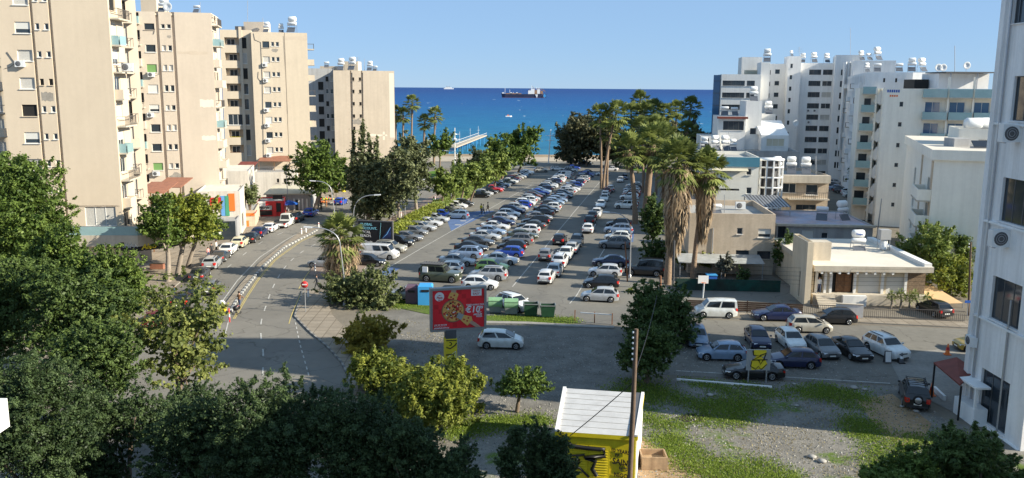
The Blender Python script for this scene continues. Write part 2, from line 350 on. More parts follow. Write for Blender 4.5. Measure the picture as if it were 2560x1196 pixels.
# avenue on the left, car park, side street, lots
sheet('avenue', [(-600, 1196), (250, 1000), (400, 800), (445, 722), (500, 676), (540, 641), (600, 597), (660, 570), (720, 550), (790, 528), (850, 508), (930, 484), (1040, 452), (1140, 424), (1225, 403), (1300, 403), (1245, 430), (1180, 458), (1100, 500), (1010, 545), (900, 590), (830, 612), (796, 650), (930, 700), (757, 729), (737, 793), (774, 831), (821, 871), (854, 908), (880, 960), (900, 1100), (800, 1196)], .012, 'asphalt')
sheet('car_park', [(930, 715), (1000, 752), (1100, 762), (1230, 800), (1440, 808), (1560, 815), (1740, 800), (1650, 700), (1660, 560), (1640, 440), (1600, 418), (1330, 418), (1245, 452), (1190, 478), (1150, 515), (1050, 570), (975, 612), (900, 650), (880, 690)], .016, 'asphaltlot')
sheet('coast_road', [(700, 421), (1300, 421), (1330, 424), (1650, 424), (2000, 440), (2000, 408), (1500, 404), (700, 404)], .020, 'asphalt')
sheet('promenade', [(700, 404), (1500, 404), (2000, 408), (2000, 394.5), (1500, 390.5), (700, 390)], .12, 'promenade', thick=.14)
mb = MB(); mb.box((-80, 320.2, gz(300) + .5), (420, .35, 1.0), 'seawall'); tag(mb.build('sea_wall'), 'low tan sea wall along the far promenade edge', 'wall')
sheet('side_street', [(1560, 816), (1741, 802), (1700, 797), (2400, 823), (2560, 829), (2700, 840), (2700, 1010), (2245, 963), (1690, 940), (1560, 930)], .020, 'asphaltside')
sheet('driveway', [(2225, 905), (2300, 880), (2420, 866), (2600, 880), (2600, 1040), (2420, 1050), (2340, 1010), (2255, 962)], .028, 'concretepad')
sheet('gravel_lot', [(985, 770), (1100, 775), (1230, 812), (1330, 812), (1530, 824), (1560, 830), (1560, 930), (1640, 935), (1600, 1010), (1400, 1020), (1200, 1090), (1000, 1080), (900, 960), (860, 880), (900, 800)], .008, 'gravel')
sheet('gravel_field', [(1560, 1000), (1690, 945), (2245, 966), (2260, 1000), (2340, 1040), (2560, 1110), (2560, 1400), (1200, 1400), (1100, 1150), (1300, 1030)], .006, 'fieldgravel')
sheet('dirt_patch', [(1600, 1090), (1680, 1140), (1760, 1160), (1830, 1196), (1880, 1300), (1590, 1300)], .011, 'dirt')
sheet('dirt_track', [(2140, 1000), (2230, 985), (2330, 1060), (2310, 1095), (2250, 1120), (2200, 1080)], .014, 'dirt')
sheet('puddle', [(1690, 1045), (1720, 1034), (1765, 1035), (1785, 1046), (1760, 1056), (1710, 1056)], .016, 'soil')
# pavements with kerbs
sheet('pavement', [(757, 729), (737, 793), (774, 831), (821, 871), (854, 908), (880, 960), (905, 1110), (1000, 1090), (960, 1000), (900, 900), (857, 817), (830, 790), (812, 730)], .13, 'paving', thick=.14, side='kerbgrey')
sheet('pavement', [(770, 688), (796, 648), (835, 606), (905, 615), (935, 640), (900, 690), (830, 700)], .13, 'pavingpink', thick=.14, side='kerbgrey')
sheet('pavement', [(-500, 1100), (200, 960), (385, 800), (440, 716), (494, 672), (535, 637), (594, 594), (655, 566), (716, 545), (785, 522), (845, 503), (925, 480), (905, 470), (820, 480), (700, 505), (560, 560), (430, 600), (300, 640), (0, 700), (-500, 800)], .13, 'paving', thick=.14, side='kerbgrey')
sheet('pavement', [(1690, 794), (2090, 806), (2400, 821), (2560, 827), (2560, 812), (2400, 806), (2090, 793), (1690, 779)], .13, 'paving', thick=.14, side='kerbgrey')
sheet('pavement', [(900, 640), (960, 620), (1016, 590), (1062, 563), (1100, 542), (1168, 502), (1203, 481), (1260, 444), (1262, 431), (1225, 432), (1130, 466), (1075, 494), (1010, 530), (960, 556), (900, 580)], .10, 'pavingpink', thick=.1, side='kerbgrey')
sheet('lawn', [(955, 618), (1012, 586), (1060, 559), (1097, 538), (1128, 518), (1165, 498), (1200, 478), (1256, 443), (1246, 437), (1168, 472), (1093, 510), (1050, 536), (1000, 560), (955, 582)], .16, 'lawn', thick=.06)
sheet('lawn', [(1030, 436), (1090, 428), (1100, 440), (1040, 448)], .15, 'lawn', thick=.06)
sheet('lawn', [(985, 752), (1060, 762), (1110, 770), (1210, 790), (1440, 797), (1446, 808), (1300, 808), (1215, 806), (1060, 785), (985, 768)], .05, 'turf', thick=.05)
sheet('lawn', [(1545, 420), (1740, 424), (1750, 440), (1640, 436)], .1, 'lawn', thick=.05)
sheet('yard', [(1690, 782), (1990, 786), (1990, 720), (1930, 690), (1690, 690)], .025, 'asphalt')
sheet('concrete_kerb', [(1215, 806), (1320, 808), (1420, 814), (1535, 818), (1535, 823), (1410, 819), (1310, 813), (1215, 811)], .14, 'kerbgrey', thick=.15)
# median with painted kerb blocks
ml = [(556, 775), (563, 763), (601, 713), (648, 660), (698, 620), (746, 585), (785, 570)]
mr_ = [(575, 785), (590, 757), (611, 726), (656, 670), (711, 620), (774, 588), (797, 574)]
sheet('median', ml + mr_[::-1], .15, 'paving', thick=.15, side='kerbgrey')
mb = MB(); P = resample([G(*q) for q in spline([(a, b) for a, b in mr_], 6)] if 0 else [G(*q) for q in mr_], .62)
for i, (a, b) in enumerate(zip(P, P[1:])):
    a = Vector((a.x, a.y, gz(a.y) + .10)); b = Vector((b.x, b.y, gz(b.y) + .10)); mb.bar(a, b, .26, .22, 'kerbwhite' if i % 2 else 'kerbblack')
P = resample([G(*q) for q in [(757, 729), (737, 793), (774, 831), (821, 871), (854, 908), (880, 960)]], .62)
for i, (a, b) in enumerate(zip(P, P[1:])):
    a = Vector((a.x, a.y, .06)); b = Vector((b.x, b.y, .06)); mb.bar(a, b, .16, .15, 'kerbgrey' if i % 2 else 'kerbblack')
struct(mb.build('kerb'))
# painted lines
mb = MB()
def line(pts, w=.13, mat='linewhite', dz=.030): strip_mb(mb, resample([G(*q) for q in pts], 2.0), w, dz, mat)
line([(530, 795), (553, 758), (593, 703), (648, 645), (711, 603), (741, 586), (800, 560)])
for o in (0, 1):
    line([(583 + 4 * o, 798), (613 + 4 * o, 746), (643 + 4 * o, 700), (686 + 4 * o, 650), (751 + 5 * o, 603), (800 + 5 * o, 582)], .10, 'lineyellow')
def dashes(pts, on, off, w=.13):
    P = resample([G(*q) for q in spline(pts, 10)], .25); n = int((on + off) / .25); k = int(on / .25)
    for i in range(0, len(P) - k, n): strip_mb(mb, P[i:i + k + 1], w, .030, 'linewhite')
dashes([(657, 940), (658, 884), (653, 847), (652, 817), (656, 793), (671, 748), (681, 722), (700, 687), (723, 657), (756, 630), (800, 605)], 2.0, 3.0)
dashes([(772, 940), (762, 904), (750, 861), (740, 814), (737, 796)], .8, .8, .10)
dashes([(470, 800), (500, 745), (543, 692), (581, 660), (640, 615), (700, 585), (790, 555), (850, 535)], 2.2, 6)
line([(752, 735), (728, 790), (722, 812)], .10, 'lineyellow'); line([(790, 660), (765, 690), (745, 727)], .1, 'lineyellow')
line([(553, 870), (560, 850), (572, 800), (578, 790)], .12); 
line([(952, 681), (985, 662), (1060, 618), (1139, 573), (1200, 537), (1250, 508), (1330, 462)], .12, dz=.034)
line([(1281, 718), (1310, 683), (1354, 630), (1390, 585), (1428, 540), (1470, 490), (1500, 455)], .12, dz=.034)
line([(1424, 760), (1440, 742), (1476, 682), (1510, 625), (1545, 570)], .12, dz=.034)
line([(1690, 928), (1980, 945), (2245, 961)], .14, dz=.036)
struct(mb.build('lane_marking'))
def bays(pts, glyphs):
    sheet('blue_bay', pts, .022, 'bayblue')
bays([(1118, 553), (1150, 535), (1197, 528), (1238, 528), (1180, 555), (1128, 578)], 0); bays([(1530, 575), (1586, 574), (1583, 606), (1518, 606)], 0)
bays([(945, 684), (975, 668), (1000, 672), (960, 694)], 0)
mb = MB()
for x, y in ((1145, 563), (1158, 553), (1190, 541), (1205, 537), (1560, 580), (1545, 588), (1555, 588), (1565, 588), (1552, 597), (1566, 597), (1560, 603)):
    g = G(x, y); mb.face([(g.x - .5, g.y - .35, gz(g.y) + .03), (g.x + .5, g.y - .35, gz(g.y) + .03), (g.x + .5, g.y + .35, gz(g.y) + .03), (g.x - .5, g.y + .35, gz(g.y) + .03)], 'linewhite')
struct(mb.build('bay_symbol'))
# tufts of grass: more than anyone could count
def tufts(name, label, regions, n, hgt, mat, dens=None):
    g = np.random.default_rng(5); pts = []
    for (pp, k) in regions:
        W = [G(*q) for q in pp]; xs = [q.x for q in W]; ysq = [q.y for q in W]; cnt = 0
        poly = [(q.x, q.y) for q in W]
        while cnt < k:
            x, y = g.uniform(min(xs), max(xs)), g.uniform(min(ysq), max(ysq)); ins = False; j = len(poly) - 1
            for i in range(len(poly)):
                if (poly[i][1] > y) != (poly[j][1] > y) and x < (poly[j][0] - poly[i][0]) * (y - poly[i][1]) / (poly[j][1] - poly[i][1]) + poly[i][0]: ins = not ins
                j = i
            if ins:
                cnt += 1
                v = math.sin(x * .9 + 1.3 * math.sin(y * .7)) + math.sin(y * 1.1 + 1.7 * math.sin(x * .5)) + .8 * math.sin(2.3 * x + 1.9 * y)
                if v > -.30 + .5 * g.normal(): pts.append((x + g.normal(0, .55), y + g.normal(0, .55)))
    n = len(pts); P = np.array(pts); a = g.uniform(0, 6.283, n); hh = hgt * g.uniform(.4, 1.2, n); wd = hh * .5
    dx, dy = np.cos(a) * wd, np.sin(a) * wd; lx, ly = g.normal(0, .5, n) * hh, g.normal(0, .5, n) * hh
    z0 = np.array([gz(v) for v in P[:, 1]]) + .02
    V = np.empty((n, 3, 3)); V[:, 0] = np.stack([P[:, 0] - dx, P[:, 1] - dy, z0], 1); V[:, 1] = np.stack([P[:, 0] + dx, P[:, 1] + dy, z0], 1)
    V[:, 2] = np.stack([P[:, 0] + lx, P[:, 1] + ly, z0 + hh], 1)
    rawmesh(name, V.reshape(-1, 3), 3, mat, np.repeat(g.uniform(0, 1, n) ** 1.3, 3), label)
def pebbles(name, label, pxs, n, mat):
    g = np.random.default_rng(9); W = [G(*q) for q in pxs]; xs = [q.x for q in W]; yy = [q.y for q in W]; P = np.stack([g.uniform(min(xs), max(xs), n), g.uniform(min(yy), max(yy), n)], 1); n = len(P); s_ = .018 + .05 * g.random(n) ** 4; a = g.uniform(0, 6.28, n); V = np.empty((n, 4, 3, 3)); ap = np.stack([P[:, 0] + g.normal(0, .01, n), P[:, 1], s_ * 1.3 + .012], 1)
    cs = [np.stack([P[:, 0] + s_ * 1.5 * np.cos(a + k * 1.57), P[:, 1] + s_ * np.sin(a + k * 1.57), np.full(n, .012)], 1) for k in range(4)]
    for k in range(4): V[:, k, 0] = cs[k]; V[:, k, 1] = cs[(k + 1) % 4]; V[:, k, 2] = ap
    rawmesh(name, V.reshape(-1, 3), 3, mat, np.repeat(g.uniform(0, 1, n), 12), label); C.objects[name]['category'] = 'stones'
def rawmesh(name, V, k, mat, tint, label=None, obj=True):
    me = bpy.data.meshes.new(name); nv = len(V); nf = nv // k
    me.vertices.add(nv); me.vertices.foreach_set('co', V.astype(np.float32).ravel()); me.loops.add(nv); me.loops.foreach_set('vertex_index', np.arange(nv, dtype=np.int32))
    me.polygons.add(nf); me.polygons.foreach_set('loop_start', np.arange(0, nv, k, dtype=np.int32)); me.polygons.foreach_set('loop_total', np.full(nf, k, dtype=np.int32))
    at = me.attributes.new('tint', 'FLOAT', 'POINT'); at.data.foreach_set('value', tint.astype(np.float32)); me.materials.append(MATS[mat]); me.update(calc_edges=True)
    if not obj: return me
    o = bpy.data.objects.new(name, me); C.objects.link(o); tag(o, label, 'grass', kind='stuff'); return o
leafmat('drygrass', (.20, .16, .08), (.42, .36, .20), .3); leafmat('grassblade', (.11, .17, .025), (.31, .40, .06), .45)
tufts('grass', 'short green weeds and moss growing over the gravel field', [
    ([(1620, 975), (1700, 950), (1800, 962), (1860, 985), (1900, 1030), (1840, 1075), (1760, 1062), (1640, 1070), (1600, 1040)], 30000),
    ([(1850, 962), (2040, 962), (2200, 975), (2190, 1005), (2060, 1000), (1980, 990), (1900, 1000)], 14000),
    ([(2110, 1010), (2180, 1020), (2200, 1100), (2160, 1130), (2120, 1090)], 9000), ([(2230, 1100), (2330, 1060), (2420, 1090), (2400, 1180), (2200, 1190), (2150, 1150)], 12000),
    ([(1600, 1100), (1680, 1085), (1800, 1120), (1830, 1196), (1860, 1300), (1700, 1260), (1700, 1150)], 24000), ([(1820, 1130), (1900, 1150), (2000, 1190), (2000, 1240), (1840, 1240)], 8000),
    ([(1100, 1080), (1180, 1050), (1370, 1040), (1380, 1060), (1250, 1075), (1150, 1100)], 12000), ([(1500, 960), (1640, 940), (1680, 960), (1620, 1000), (1560, 1000)], 6000),
    ([(985, 752), (1060, 762), (1060, 785), (985, 768)], 5000), ([(1210, 790), (1440, 797), (1446, 808), (1300, 808), (1215, 806)], 9000)], 0, .10, 'grassblade')

leafmat('pebblegrey', (.12, .115, .10), (.36, .34, .31), 0)
pebbles('pebbles', 'loose pale gravel scattered over the weedy field and lot', [(1000, 840), (1560, 840), (2300, 1000), (2300, 1196), (1200, 1196)], 20000, 'pebblegrey')
tufts('dry_grass', 'dry straw coloured weeds between the green patches', [([(1620, 960), (2220, 970), (2400, 1120), (2200, 1200), (1640, 1200)], 9000), ([(1000, 800), (1100, 810), (1200, 1050), (1080, 1080)], 1500)], 0, .09, 'drygrass')
# ---------------------------------------------------------------- vehicles
SPEC = dict(  # L, W, H, belt, hood front z, cowl z, boot z, cowl x, roof front, roof rear, tail x, wheelbase, wheel r
    hatch=(4.0, 1.72, 1.49, .93, .72, .95, .95, .98, .28, -1.42, -1.90, 2.5, .31),
    sedan=(4.55, 1.78, 1.44, .92, .70, .93, 1.02, .92, .15, -1.10, -1.72, 2.7, .32),
    suv=(4.40, 1.82, 1.64, 1.04, .86, 1.06, 1.05, 1.05, .40, -1.60, -2.08, 2.65, .35),
    wagon=(4.6, 1.80, 1.47, .93, .71, .94, .97, .95, .22, -1.75, -2.22, 2.7, .32),
    mpv=(3.9, 1.70, 1.53, .95, .74, .98, .97, 1.30, .38, -1.45, -1.84, 2.5, .30),
    coupe=(4.4, 1.82, 1.33, .88, .66, .90, .98, .85, .0, -.75, -1.75, 2.6, .33),
    van=(4.0, 1.72, 1.80, 1.02, .85, 1.10, 1.06, 1.28, .78, -1.88, -1.97, 2.5, .31),
    bigvan=(4.9, 1.92, 1.95, 1.10, .90, 1.15, 1.1, 1.80, 1.25, -2.36, -2.43, 3.0, .33),
    offroad=(4.7, 1.98, 1.95, 1.20, 1.08, 1.20, 1.2, .95, .55, -2.10, -2.24, 3.0, .39),
    pickup=(5.1, 1.82, 1.72, 1.05, .92, 1.08, 1.02, .98, .42, -.50, -.72, 3.05, .36),
    truck=(5.2, 1.90, 1.95, 1.08, .95, 1.12, .78, 1.95, 1.45, .35, .25, 3.2, .33))
TNAME = dict(hatch='hatchback', sedan='saloon', suv='crossover', wagon='estate car', mpv='compact car', coupe='coupe', van='small van', bigvan='van', offroad='off roader', pickup='pickup truck', truck='flatbed truck')
TC = dict(h='hatch', s='sedan', u='suv', w='wagon', m='mpv', c='coupe', v='van', V='bigvan', R='offroad', p='pickup', t='truck')
COLS = dict(w=('white', (.72, .72, .71)), s=('silver', (.42, .43, .44)), g=('grey', (.17, .175, .18)), d=('dark grey', (.055, .057, .06)), k=('black', (.012, .012, .014)),
            b=('bright blue', (.02, .07, .42)), n=('navy blue', (.012, .02, .075)), r=('red', (.50, .02, .02)), m=('maroon', (.13, .018, .02)), l=('pale blue', (.22, .30, .42)),
            o=('olive green', (.075, .085, .055)), c=('cream', (.62, .58, .40)), y=('lime green', (.45, .62, .12)), O=('burnt orange', (.30, .08, .02)), t=('champagne', (.42, .40, .34)), B=('brown', (.06, .045, .035)), Y=('gold', (.45, .30, .05)))
def lerp(a, b, t): return a + (b - a) * t
def car_parts(kind):
    L, W, Hh, belt, zf, zc, zbt, xc, xf, xq, xt, wb, rw = SPEC[kind]; h = L / 2; P = {}
    xw = [wb / 2 + .08, -wb / 2 + .08]; ra = rw + .065
    bed = kind in ('pickup', 'truck')
    top = [(h, zf - .16), (h - .10, zf), (lerp(h, xc, .35), zf + .07), (xc, zc), (lerp(xc, xt, .5), belt + .01), (xt + .06, belt + .03)]
    if kind in ('sedan', 'coupe'): top += [(xt, zbt - .04), (-h + .10, zbt - .03), (-h, zbt - .22)]
    elif bed: top += [(xt, zbt), (-h + .05, zbt), (-h, zbt)]
    else: top += [(min(xt, -h + .09), zbt), (-h + .04, zbt - .08), (-h, zbt - .24)]
    top = sorted(top, key=lambda q: -q[0])
    def tz(x):
        for (a, za), (b, z2) in zip(top, top[1:]):
            if a >= x >= b: return lerp(za, z2, (a - x) / max(a - b, 1e-6))
        return top[-1][1]
    def hw(x): return W / 2 * (1 - .17 * max(0, (abs(x) / h - .70) / .30) ** 2.2)
    def zb(x):
        z = .20 + .10 * max(0, (abs(x) / h - .9) / .1)
        for c in xw:
            dd = abs(x - c)
            if dd < ra: z = max(z, rw + math.sqrt(ra * ra - dd * dd) * 1.0)
        return z
    xs = {h, h - .05, h - .12, -h, -h + .05, -h + .12, 0, .4, -.4, xc, xt, lerp(h, xc, .4), lerp(h, xc, .7)}
    for c in xw: xs |= {c + ra * k for k in (-1.0, -.999, -.86, -.6, -.3, 0, .3, .6, .86, .999, 1.0)}
    xs = sorted([x for x in xs if -h <= x <= h], reverse=True)
    mb = MB(); n = 11; vs = []; fs = []
    for x in xs:
        b, t, ww = zb(x), tz(x), hw(x); mid = max(b + .02, .52); sh = max(t - .13, mid + .02); t = max(t, sh + .04); half = [(ww * .95, b), (ww, mid), (ww * .985, sh), (ww * .90, t - .02), (ww * .5, t + .015), (0, t + .025)]
        ring = half + [(-y, z) for y, z in half[:-1][::-1]]; vs += [(x, y, z) for y, z in ring]
    for i in range(len(xs) - 1):
        for k in range(n - 1): fs.append((i * n + k, (i + 1) * n + k, (i + 1) * n + k + 1, i * n + k + 1))
    fs = [f[::-1] for f in fs]
    mb.add(vs, fs, 'paint', True); mb.face(vs[:n], 'paint'); mb.face(vs[-n:][::-1], 'paint')
    mb.box((0, 0, .30), (L - .25, W * .86, .10), 'black'); 
    for c in xw: mb.box((c, 0, .30 + ra * .5), (ra * 2, W * .70, ra), 'black')
    # greenhouse shell
    b1, b2, yB, yR = xc, xt, W / 2 * .90, W / 2 * .70
    if kind in ('van', 'bigvan', 'offroad'): yR = W / 2 * .80
    if bed: mb.box((lerp(xt, -h, .5) - .02, 0, zbt + .015), ((h + xt) - .16, W * .80, .05), 'black')
    ts = [0, .12, .3, .5, .7, .88, 1]; base = [lerp(b1, b2, t) for t in ts]; roof = [lerp(xf, xq, t) for t in ts]
    ez = lambda t: Hh - .055 * (2 * t - 1) ** 2 * (1.3 if t < .5 else 1.0) - (.05 if t > .9 and kind in ('hatch', 'sedan', 'coupe') else 0)
    vs = []; fs = []; k5 = 7
    for t, bx, rx in zip(ts, base, roof):
        z = ez(t); bz = tz(bx) - .03
        vs += [(bx, yB, bz), (rx, yR, z - .05), (rx, yR * .8, z), (rx, 0, z + .025), (rx, -yR * .8, z), (rx, -yR, z - .05), (bx, -yB, bz)]
    for i in range(len(ts) - 1):
        for k in range(k5 - 1): fs.append((i * k5 + k, i * k5 + k + 1, (i + 1) * k5 + k + 1, (i + 1) * k5 + k))
    mb.add(vs, [f[::-1] for f in fs], 'paint', True); mb.face(vs[:k5][::-1], 'paint'); mb.face(vs[-k5:], 'paint')
    P['body'] = mb
    def quadglass(mb, a, b, c, d, n, off, i0=.05, i1=.95, j0=.08, j1=.93):   # a b bottom, d c top
        a, b, c, d = map(Vector, (a, b, c, d)); n = Vector(n).normalized()
        f = lambda u, v: a.lerp(b, u).lerp(d.lerp(c, u), v) + n * off
        q = [f(i0, j0), f(i1, j0), f(i1, j1), f(i0, j1)]; mb.face(q, 'carglass')
        inn = [p - n * (off + .02) for p in q]
        for k in range(4): mb.face([q[k], inn[k], inn[(k + 1) % 4], q[(k + 1) % 4]], 'trim')
    bz0, bz1 = tz(b1) - .03, tz(b2) - .03
    g = MB(); fr = ((b1, -yB, bz0), (b1, yB, bz0), (xf, yR, ez(0) - .04), (xf, -yR, ez(0) - .04))
    nn = (Vector(fr[1]) - Vector(fr[0])).cross(Vector(fr[3]) - Vector(fr[0])); quadglass(g, *fr, nn, .03, .06, .94, .14, .93); P['windscreen'] = g
    g = MB(); rr = ((b2, yB, bz1), (b2, -yB, bz1), (xq, -yR, ez(1) - .04), (xq, yR, ez(1) - .04))
    nn = (Vector(rr[1]) - Vector(rr[0])).cross(Vector(rr[3]) - Vector(rr[0])); quadglass(g, *rr, nn, .025, .09, .91, .30 if kind not in ('sedan', 'coupe') else .12, .9); P['rear_window'] = g
    sides = []
    cuts = [(.05, .46), (.50, .93)]
    if kind in ('wagon', 'offroad', 'suv'): cuts = [(.05, .36), (.39, .66), (.69, .94)]
    if kind == 'bigvan': cuts = [(.03, .24), (.30, .55)]
    if bed or kind == 'coupe': cuts = [(.08, .86)]
    for s in (1, -1):
        g = MB()
        for (t0, t1) in cuts:
            f = lambda t, s=s: ((lerp(b1, b2, t), s * yB, tz(lerp(b1, b2, t)) - .03), (lerp(xf, xq, t), s * yR, ez(t) - .05))
            (a, d), (b, c) = f(t0), f(t1)
            if s < 0: a, b, c, d = b, a, d, c
            nn = (Vector(b) - Vector(a)).cross(Vector(d) - Vector(a)); quadglass(g, a, b, c, d, nn, .018, .02, .98, .13, .90)
        sides.append(g)
    P['side_window'] = sides
    wh = []; ri = []
    for c in xw:
        for s in (1, -1):
            yo = s * (W / 2 - .11); m = MB(); m.lathe([(rw * .62, -.10 * s), (rw * .93, -.10 * s), (rw, -.06 * s), (rw, .06 * s), (rw * .94, .10 * s), (rw * .64, .105 * s)], (c, yo, rw), 'rubber', 18, 'y')
            m.face([(c + rw * .64 * math.cos(a * math.pi / 8) * (1), yo + .04 * s, rw + rw * .64 * math.sin(a * math.pi / 8)) for a in range(16)], 'dark')
            r = MB(); r.lathe([(rw * .66, .09 * s), (rw * .66, .105 * s), (rw * .56, .108 * s), (rw * .54, .07 * s)], (c, yo, rw), 'rim', 18, 'y')
            for k in range(5):
                an = 2 * math.pi * k / 5; r.bar((c, yo + .09 * s, rw), (c + rw * .58 * math.cos(an), yo + .085 * s, rw + rw * .58 * math.sin(an)), .075, .03, 'rim')
            wh.append(m); ri.append(r)
    P['wheel'] = wh; P['rim'] = ri
    hl, tl, mi = [], [], []
    for s in (1, -1):
        m = MB(); y0, y1 = hw(h) * .98, hw(h) * .58; x = h - .02; z0 = zf - .17
        a, b, c, d = (x - .02, s * y1, z0), (x - .34, s * (hw(h - .34) + .008), z0 + .04), (x - .40, s * (hw(h - .4) + .004), z0 + .15), (x - .03, s * y1, z0 + .12)
        e = (x + .01, s * (y0 + .0), z0 + .02); e2 = (x - .04, s * (y0 - .01), z0 + .13)
        m.face([a, e, e2, d] if s > 0 else [d, e2, e, a], 'lampglass'); m.face([e, b, c, e2] if s > 0 else [e2, c, b, e], 'lampglass'); hl.append(m)
        m = MB(); zz = .60 if kind not in ('van', 'bigvan', 'offroad') else .72; zt = zz + (.20 if kind in ('sedan', 'coupe', 'pickup', 'truck') else .34); x = -h - .012
        yo, yi = hw(-h) * 1.01, hw(-h) * .70
        m.face([(x, s * yi, zz + .04), (x, s * yi, zt), (x + .04, s * yo, zt + .02), (x, s * yo, zz)][::(1 if s > 0 else -1)], 'redlamp'); m.face([(x, s * yo, zz), (x + .04, s * yo, zt + .02), (x + .22, s * (hw(-h + .22) + .012), zt), (x + .18, s * (hw(-h + .18) + .012), zz + .08)][::(1 if s > 0 else -1)], 'redlamp'); tl.append(m)
        m = MB(); m.box((xc - .22, s * (W / 2 + .07), tz(xc - .2) + .07), (.10, .17, .13), 'paint'); mi.append(m)
    P['headlight'] = hl; P['taillight'] = tl; P['door_mirror'] = mi
    m = MB(); m.box((h + .005, 0, .40), (.02, .50, .11), 'plate'); m2 = MB(); m2.box((-h - .012, 0, .52 if kind not in ('sedan', 'coupe') else .66), (.02, .50, .11), 'plate'); P['number_plate'] = [m, m2]
    m = MB(); m.box((h - .005, 0, zf - .20), (.03, W * .42, .09), 'black'); m.box((h - .01, 0, .30), (.04, W * .62, .13), 'trim'); P['grille'] = m
    m = MB(); m.box((-h + .0, 0, .36), (.05, W * .74, .16), 'trim'); P['rear_bumper'] = m
    if kind in ('suv', 'offroad', 'wagon'):
        P['roof_rail'] = [MB().bar((xf - .15, s * yR * .86, Hh + .02), (xq + .15, s * yR * .86, Hh + .02), .04, .05, 'trim') for s in (1, -1)]
    return P
PARTS = {}; NEAR = {}; FARM = {}
HIDE = Vector((0, -400, -50))
def protos(kind):
    if kind in NEAR: return
    P = PARTS[kind] = car_parts(kind); me = {}
    for k, v in P.items(): me[k] = [x.mesh(k) for x in v] if isinstance(v, list) else [v.mesh(k)]
    for k in ('body',):
        for q in me[k]: q.set_sharp_from_angle(angle=rad(38))
    NEAR[kind] = me; al = MB()
    for v in P.values():
        for x in (v if isinstance(v, list) else [v]): al.merge(x)
    q = al.mesh('car'); q.set_sharp_from_angle(angle=rad(38)); FARM[kind] = q
CARS = []
def car(kind, col, p, rz, far=False, name=None):
    protos(kind); cn, cc = COLS[col]; nm = name or {'pickup': 'pickup_truck', 'truck': 'flatbed_truck', 'van': 'van', 'bigvan': 'van'}.get(kind, 'parked_car')
    kf = R.uniform(.86, 1.12); cc = tuple(min(.95, max(.003, v * kf * R.uniform(.985, 1.015))) for v in cc)
    loc = (p.x, p.y, gz(p.y) + .022)
    if far:
        o = bpy.data.objects.new(nm, FARM[kind]); C.objects.link(o); o.location = loc; o.rotation_euler = (0, 0, rz); o.color = (*cc, 1); root = o
    else:
        root = bpy.data.objects.new(nm, None); C.objects.link(root); root.location = loc; root.rotation_euler = (0, 0, rz); root.empty_display_size = .3
        OFF[root.name] = (0, 0, 0)
        whs = []
        for k, ms in NEAR[kind].items():
            for i, me in enumerate(ms):
                o = bpy.data.objects.new(k, me); C.objects.link(o); o.color = (*cc, 1)
                if k == 'wheel': whs.append(o)
                if k == 'rim': o.parent = whs[i]
                else: o.parent = root
    root['category'] = {'pickup': 'pickup truck', 'truck': 'truck', 'van': 'van', 'bigvan': 'van'}.get(kind, 'car')
    CARS.append(root); root_desc[root.name] = (cn, TNAME[kind]); return root
root_desc = {}
USED = set()
def setlab(o, cands):
    for c in cands:
        if c not in USED: USED.add(c); o['label'] = c; return
    o['label'] = cands[-1]
def row(code, p0, p1, ang, where, group, flip=.0, gaps=(), farY=172, jit=.12, shift=0):
    A0, A1 = G(*p0), G(*p1); items = code.split(); n = len(items); out = []
    for i, it in enumerate(items):
        if it == '--': continue
        p = A0.lerp(A1, i / (n - 1)); fl = it.endswith('-') or (flip and R.random() < flip and not it.endswith('+'))
        a = ang + (math.pi if fl else 0) + rad(R.gauss(0, 1.3)); k = TC[it[1]]
        d = Vector((math.cos(ang), math.sin(ang), 0)); p = p + d * (R.gauss(0, jit) + shift)
        c = car(k, it[0], p, a, far=p.y > farY); c['group'] = group; out.append((c, it))
    for i, (c, it) in enumerate(out):
        cn, tn = root_desc[c.name]; me = f'{cn} {tn}'
        b = ' '.join(root_desc[out[i - 1][0].name]) if i else None; f = ' '.join(root_desc[out[i + 1][0].name]) if i + 1 < len(out) else None
        ln = []
        if b and f: ln += [f'{me} between a {b} and a {f}, {where}', f'{me} with a {b} nearer and a {f} beyond it, {where}']
        elif f: ln += [f'{me} at the near end of the row, {where}']
        else: ln += [f'{me} at the far end of the row, {where}']
        ln = [l for l in ln if len(l.split()) <= 16]
        same = [j for j, (q, _) in enumerate(out) if ' '.join(root_desc[q.name]) == me]; k = same.index(i)
        os_ = ORD[k] if k < len(ORD) else str(k + 1)
        ln.append(f'{os_} {me} counted from the near end, {where}'); setlab(c, ln)
    return out
RANG = rad(-10)   # cars in the lot stand square to its lanes
row('kh wV tu ku gs gh sw ww sw bh ds th wh dh -- -- -- kh sh kh rp nw nh lu kh ds ws ns mh th sh lh dh sh ws', (922, 664), (1318, 436), RANG, 'along the hedge', 'cars parked along the hedge', farY=178)
c = car('mpv', 'l', G(1144, 547), RANG + math.pi + .05); c['group'] = 'cars parked along the hedge'; c['label'] = 'pale blue hatchback parked tail out beside the empty blue bays'
row('oR wh- ss lu- ks ds ss ls ws ns sh wh nw sh bh wh wh sh Oh ds bs ls nh dh ww sh kw nh ws wh wh ws wV sh ss ns kh wu lh bs', (1101, 703), (1432, 424), RANG, 'in the left middle row', 'cars parked in the middle double row', flip=.25, farY=150)
row('wh su- yh ws bh- kh- gu os wh- ds- kw gs Bs- ks wh- dh lh lh wh- ks dh sh- wh ws ds bh- ls nh wh- ks ww kh sh ns bs lh ns', (1200, 722), (1472, 436), RANG, 'in the right middle row', 'cars parked in the middle double row', flip=.2, farY=150)
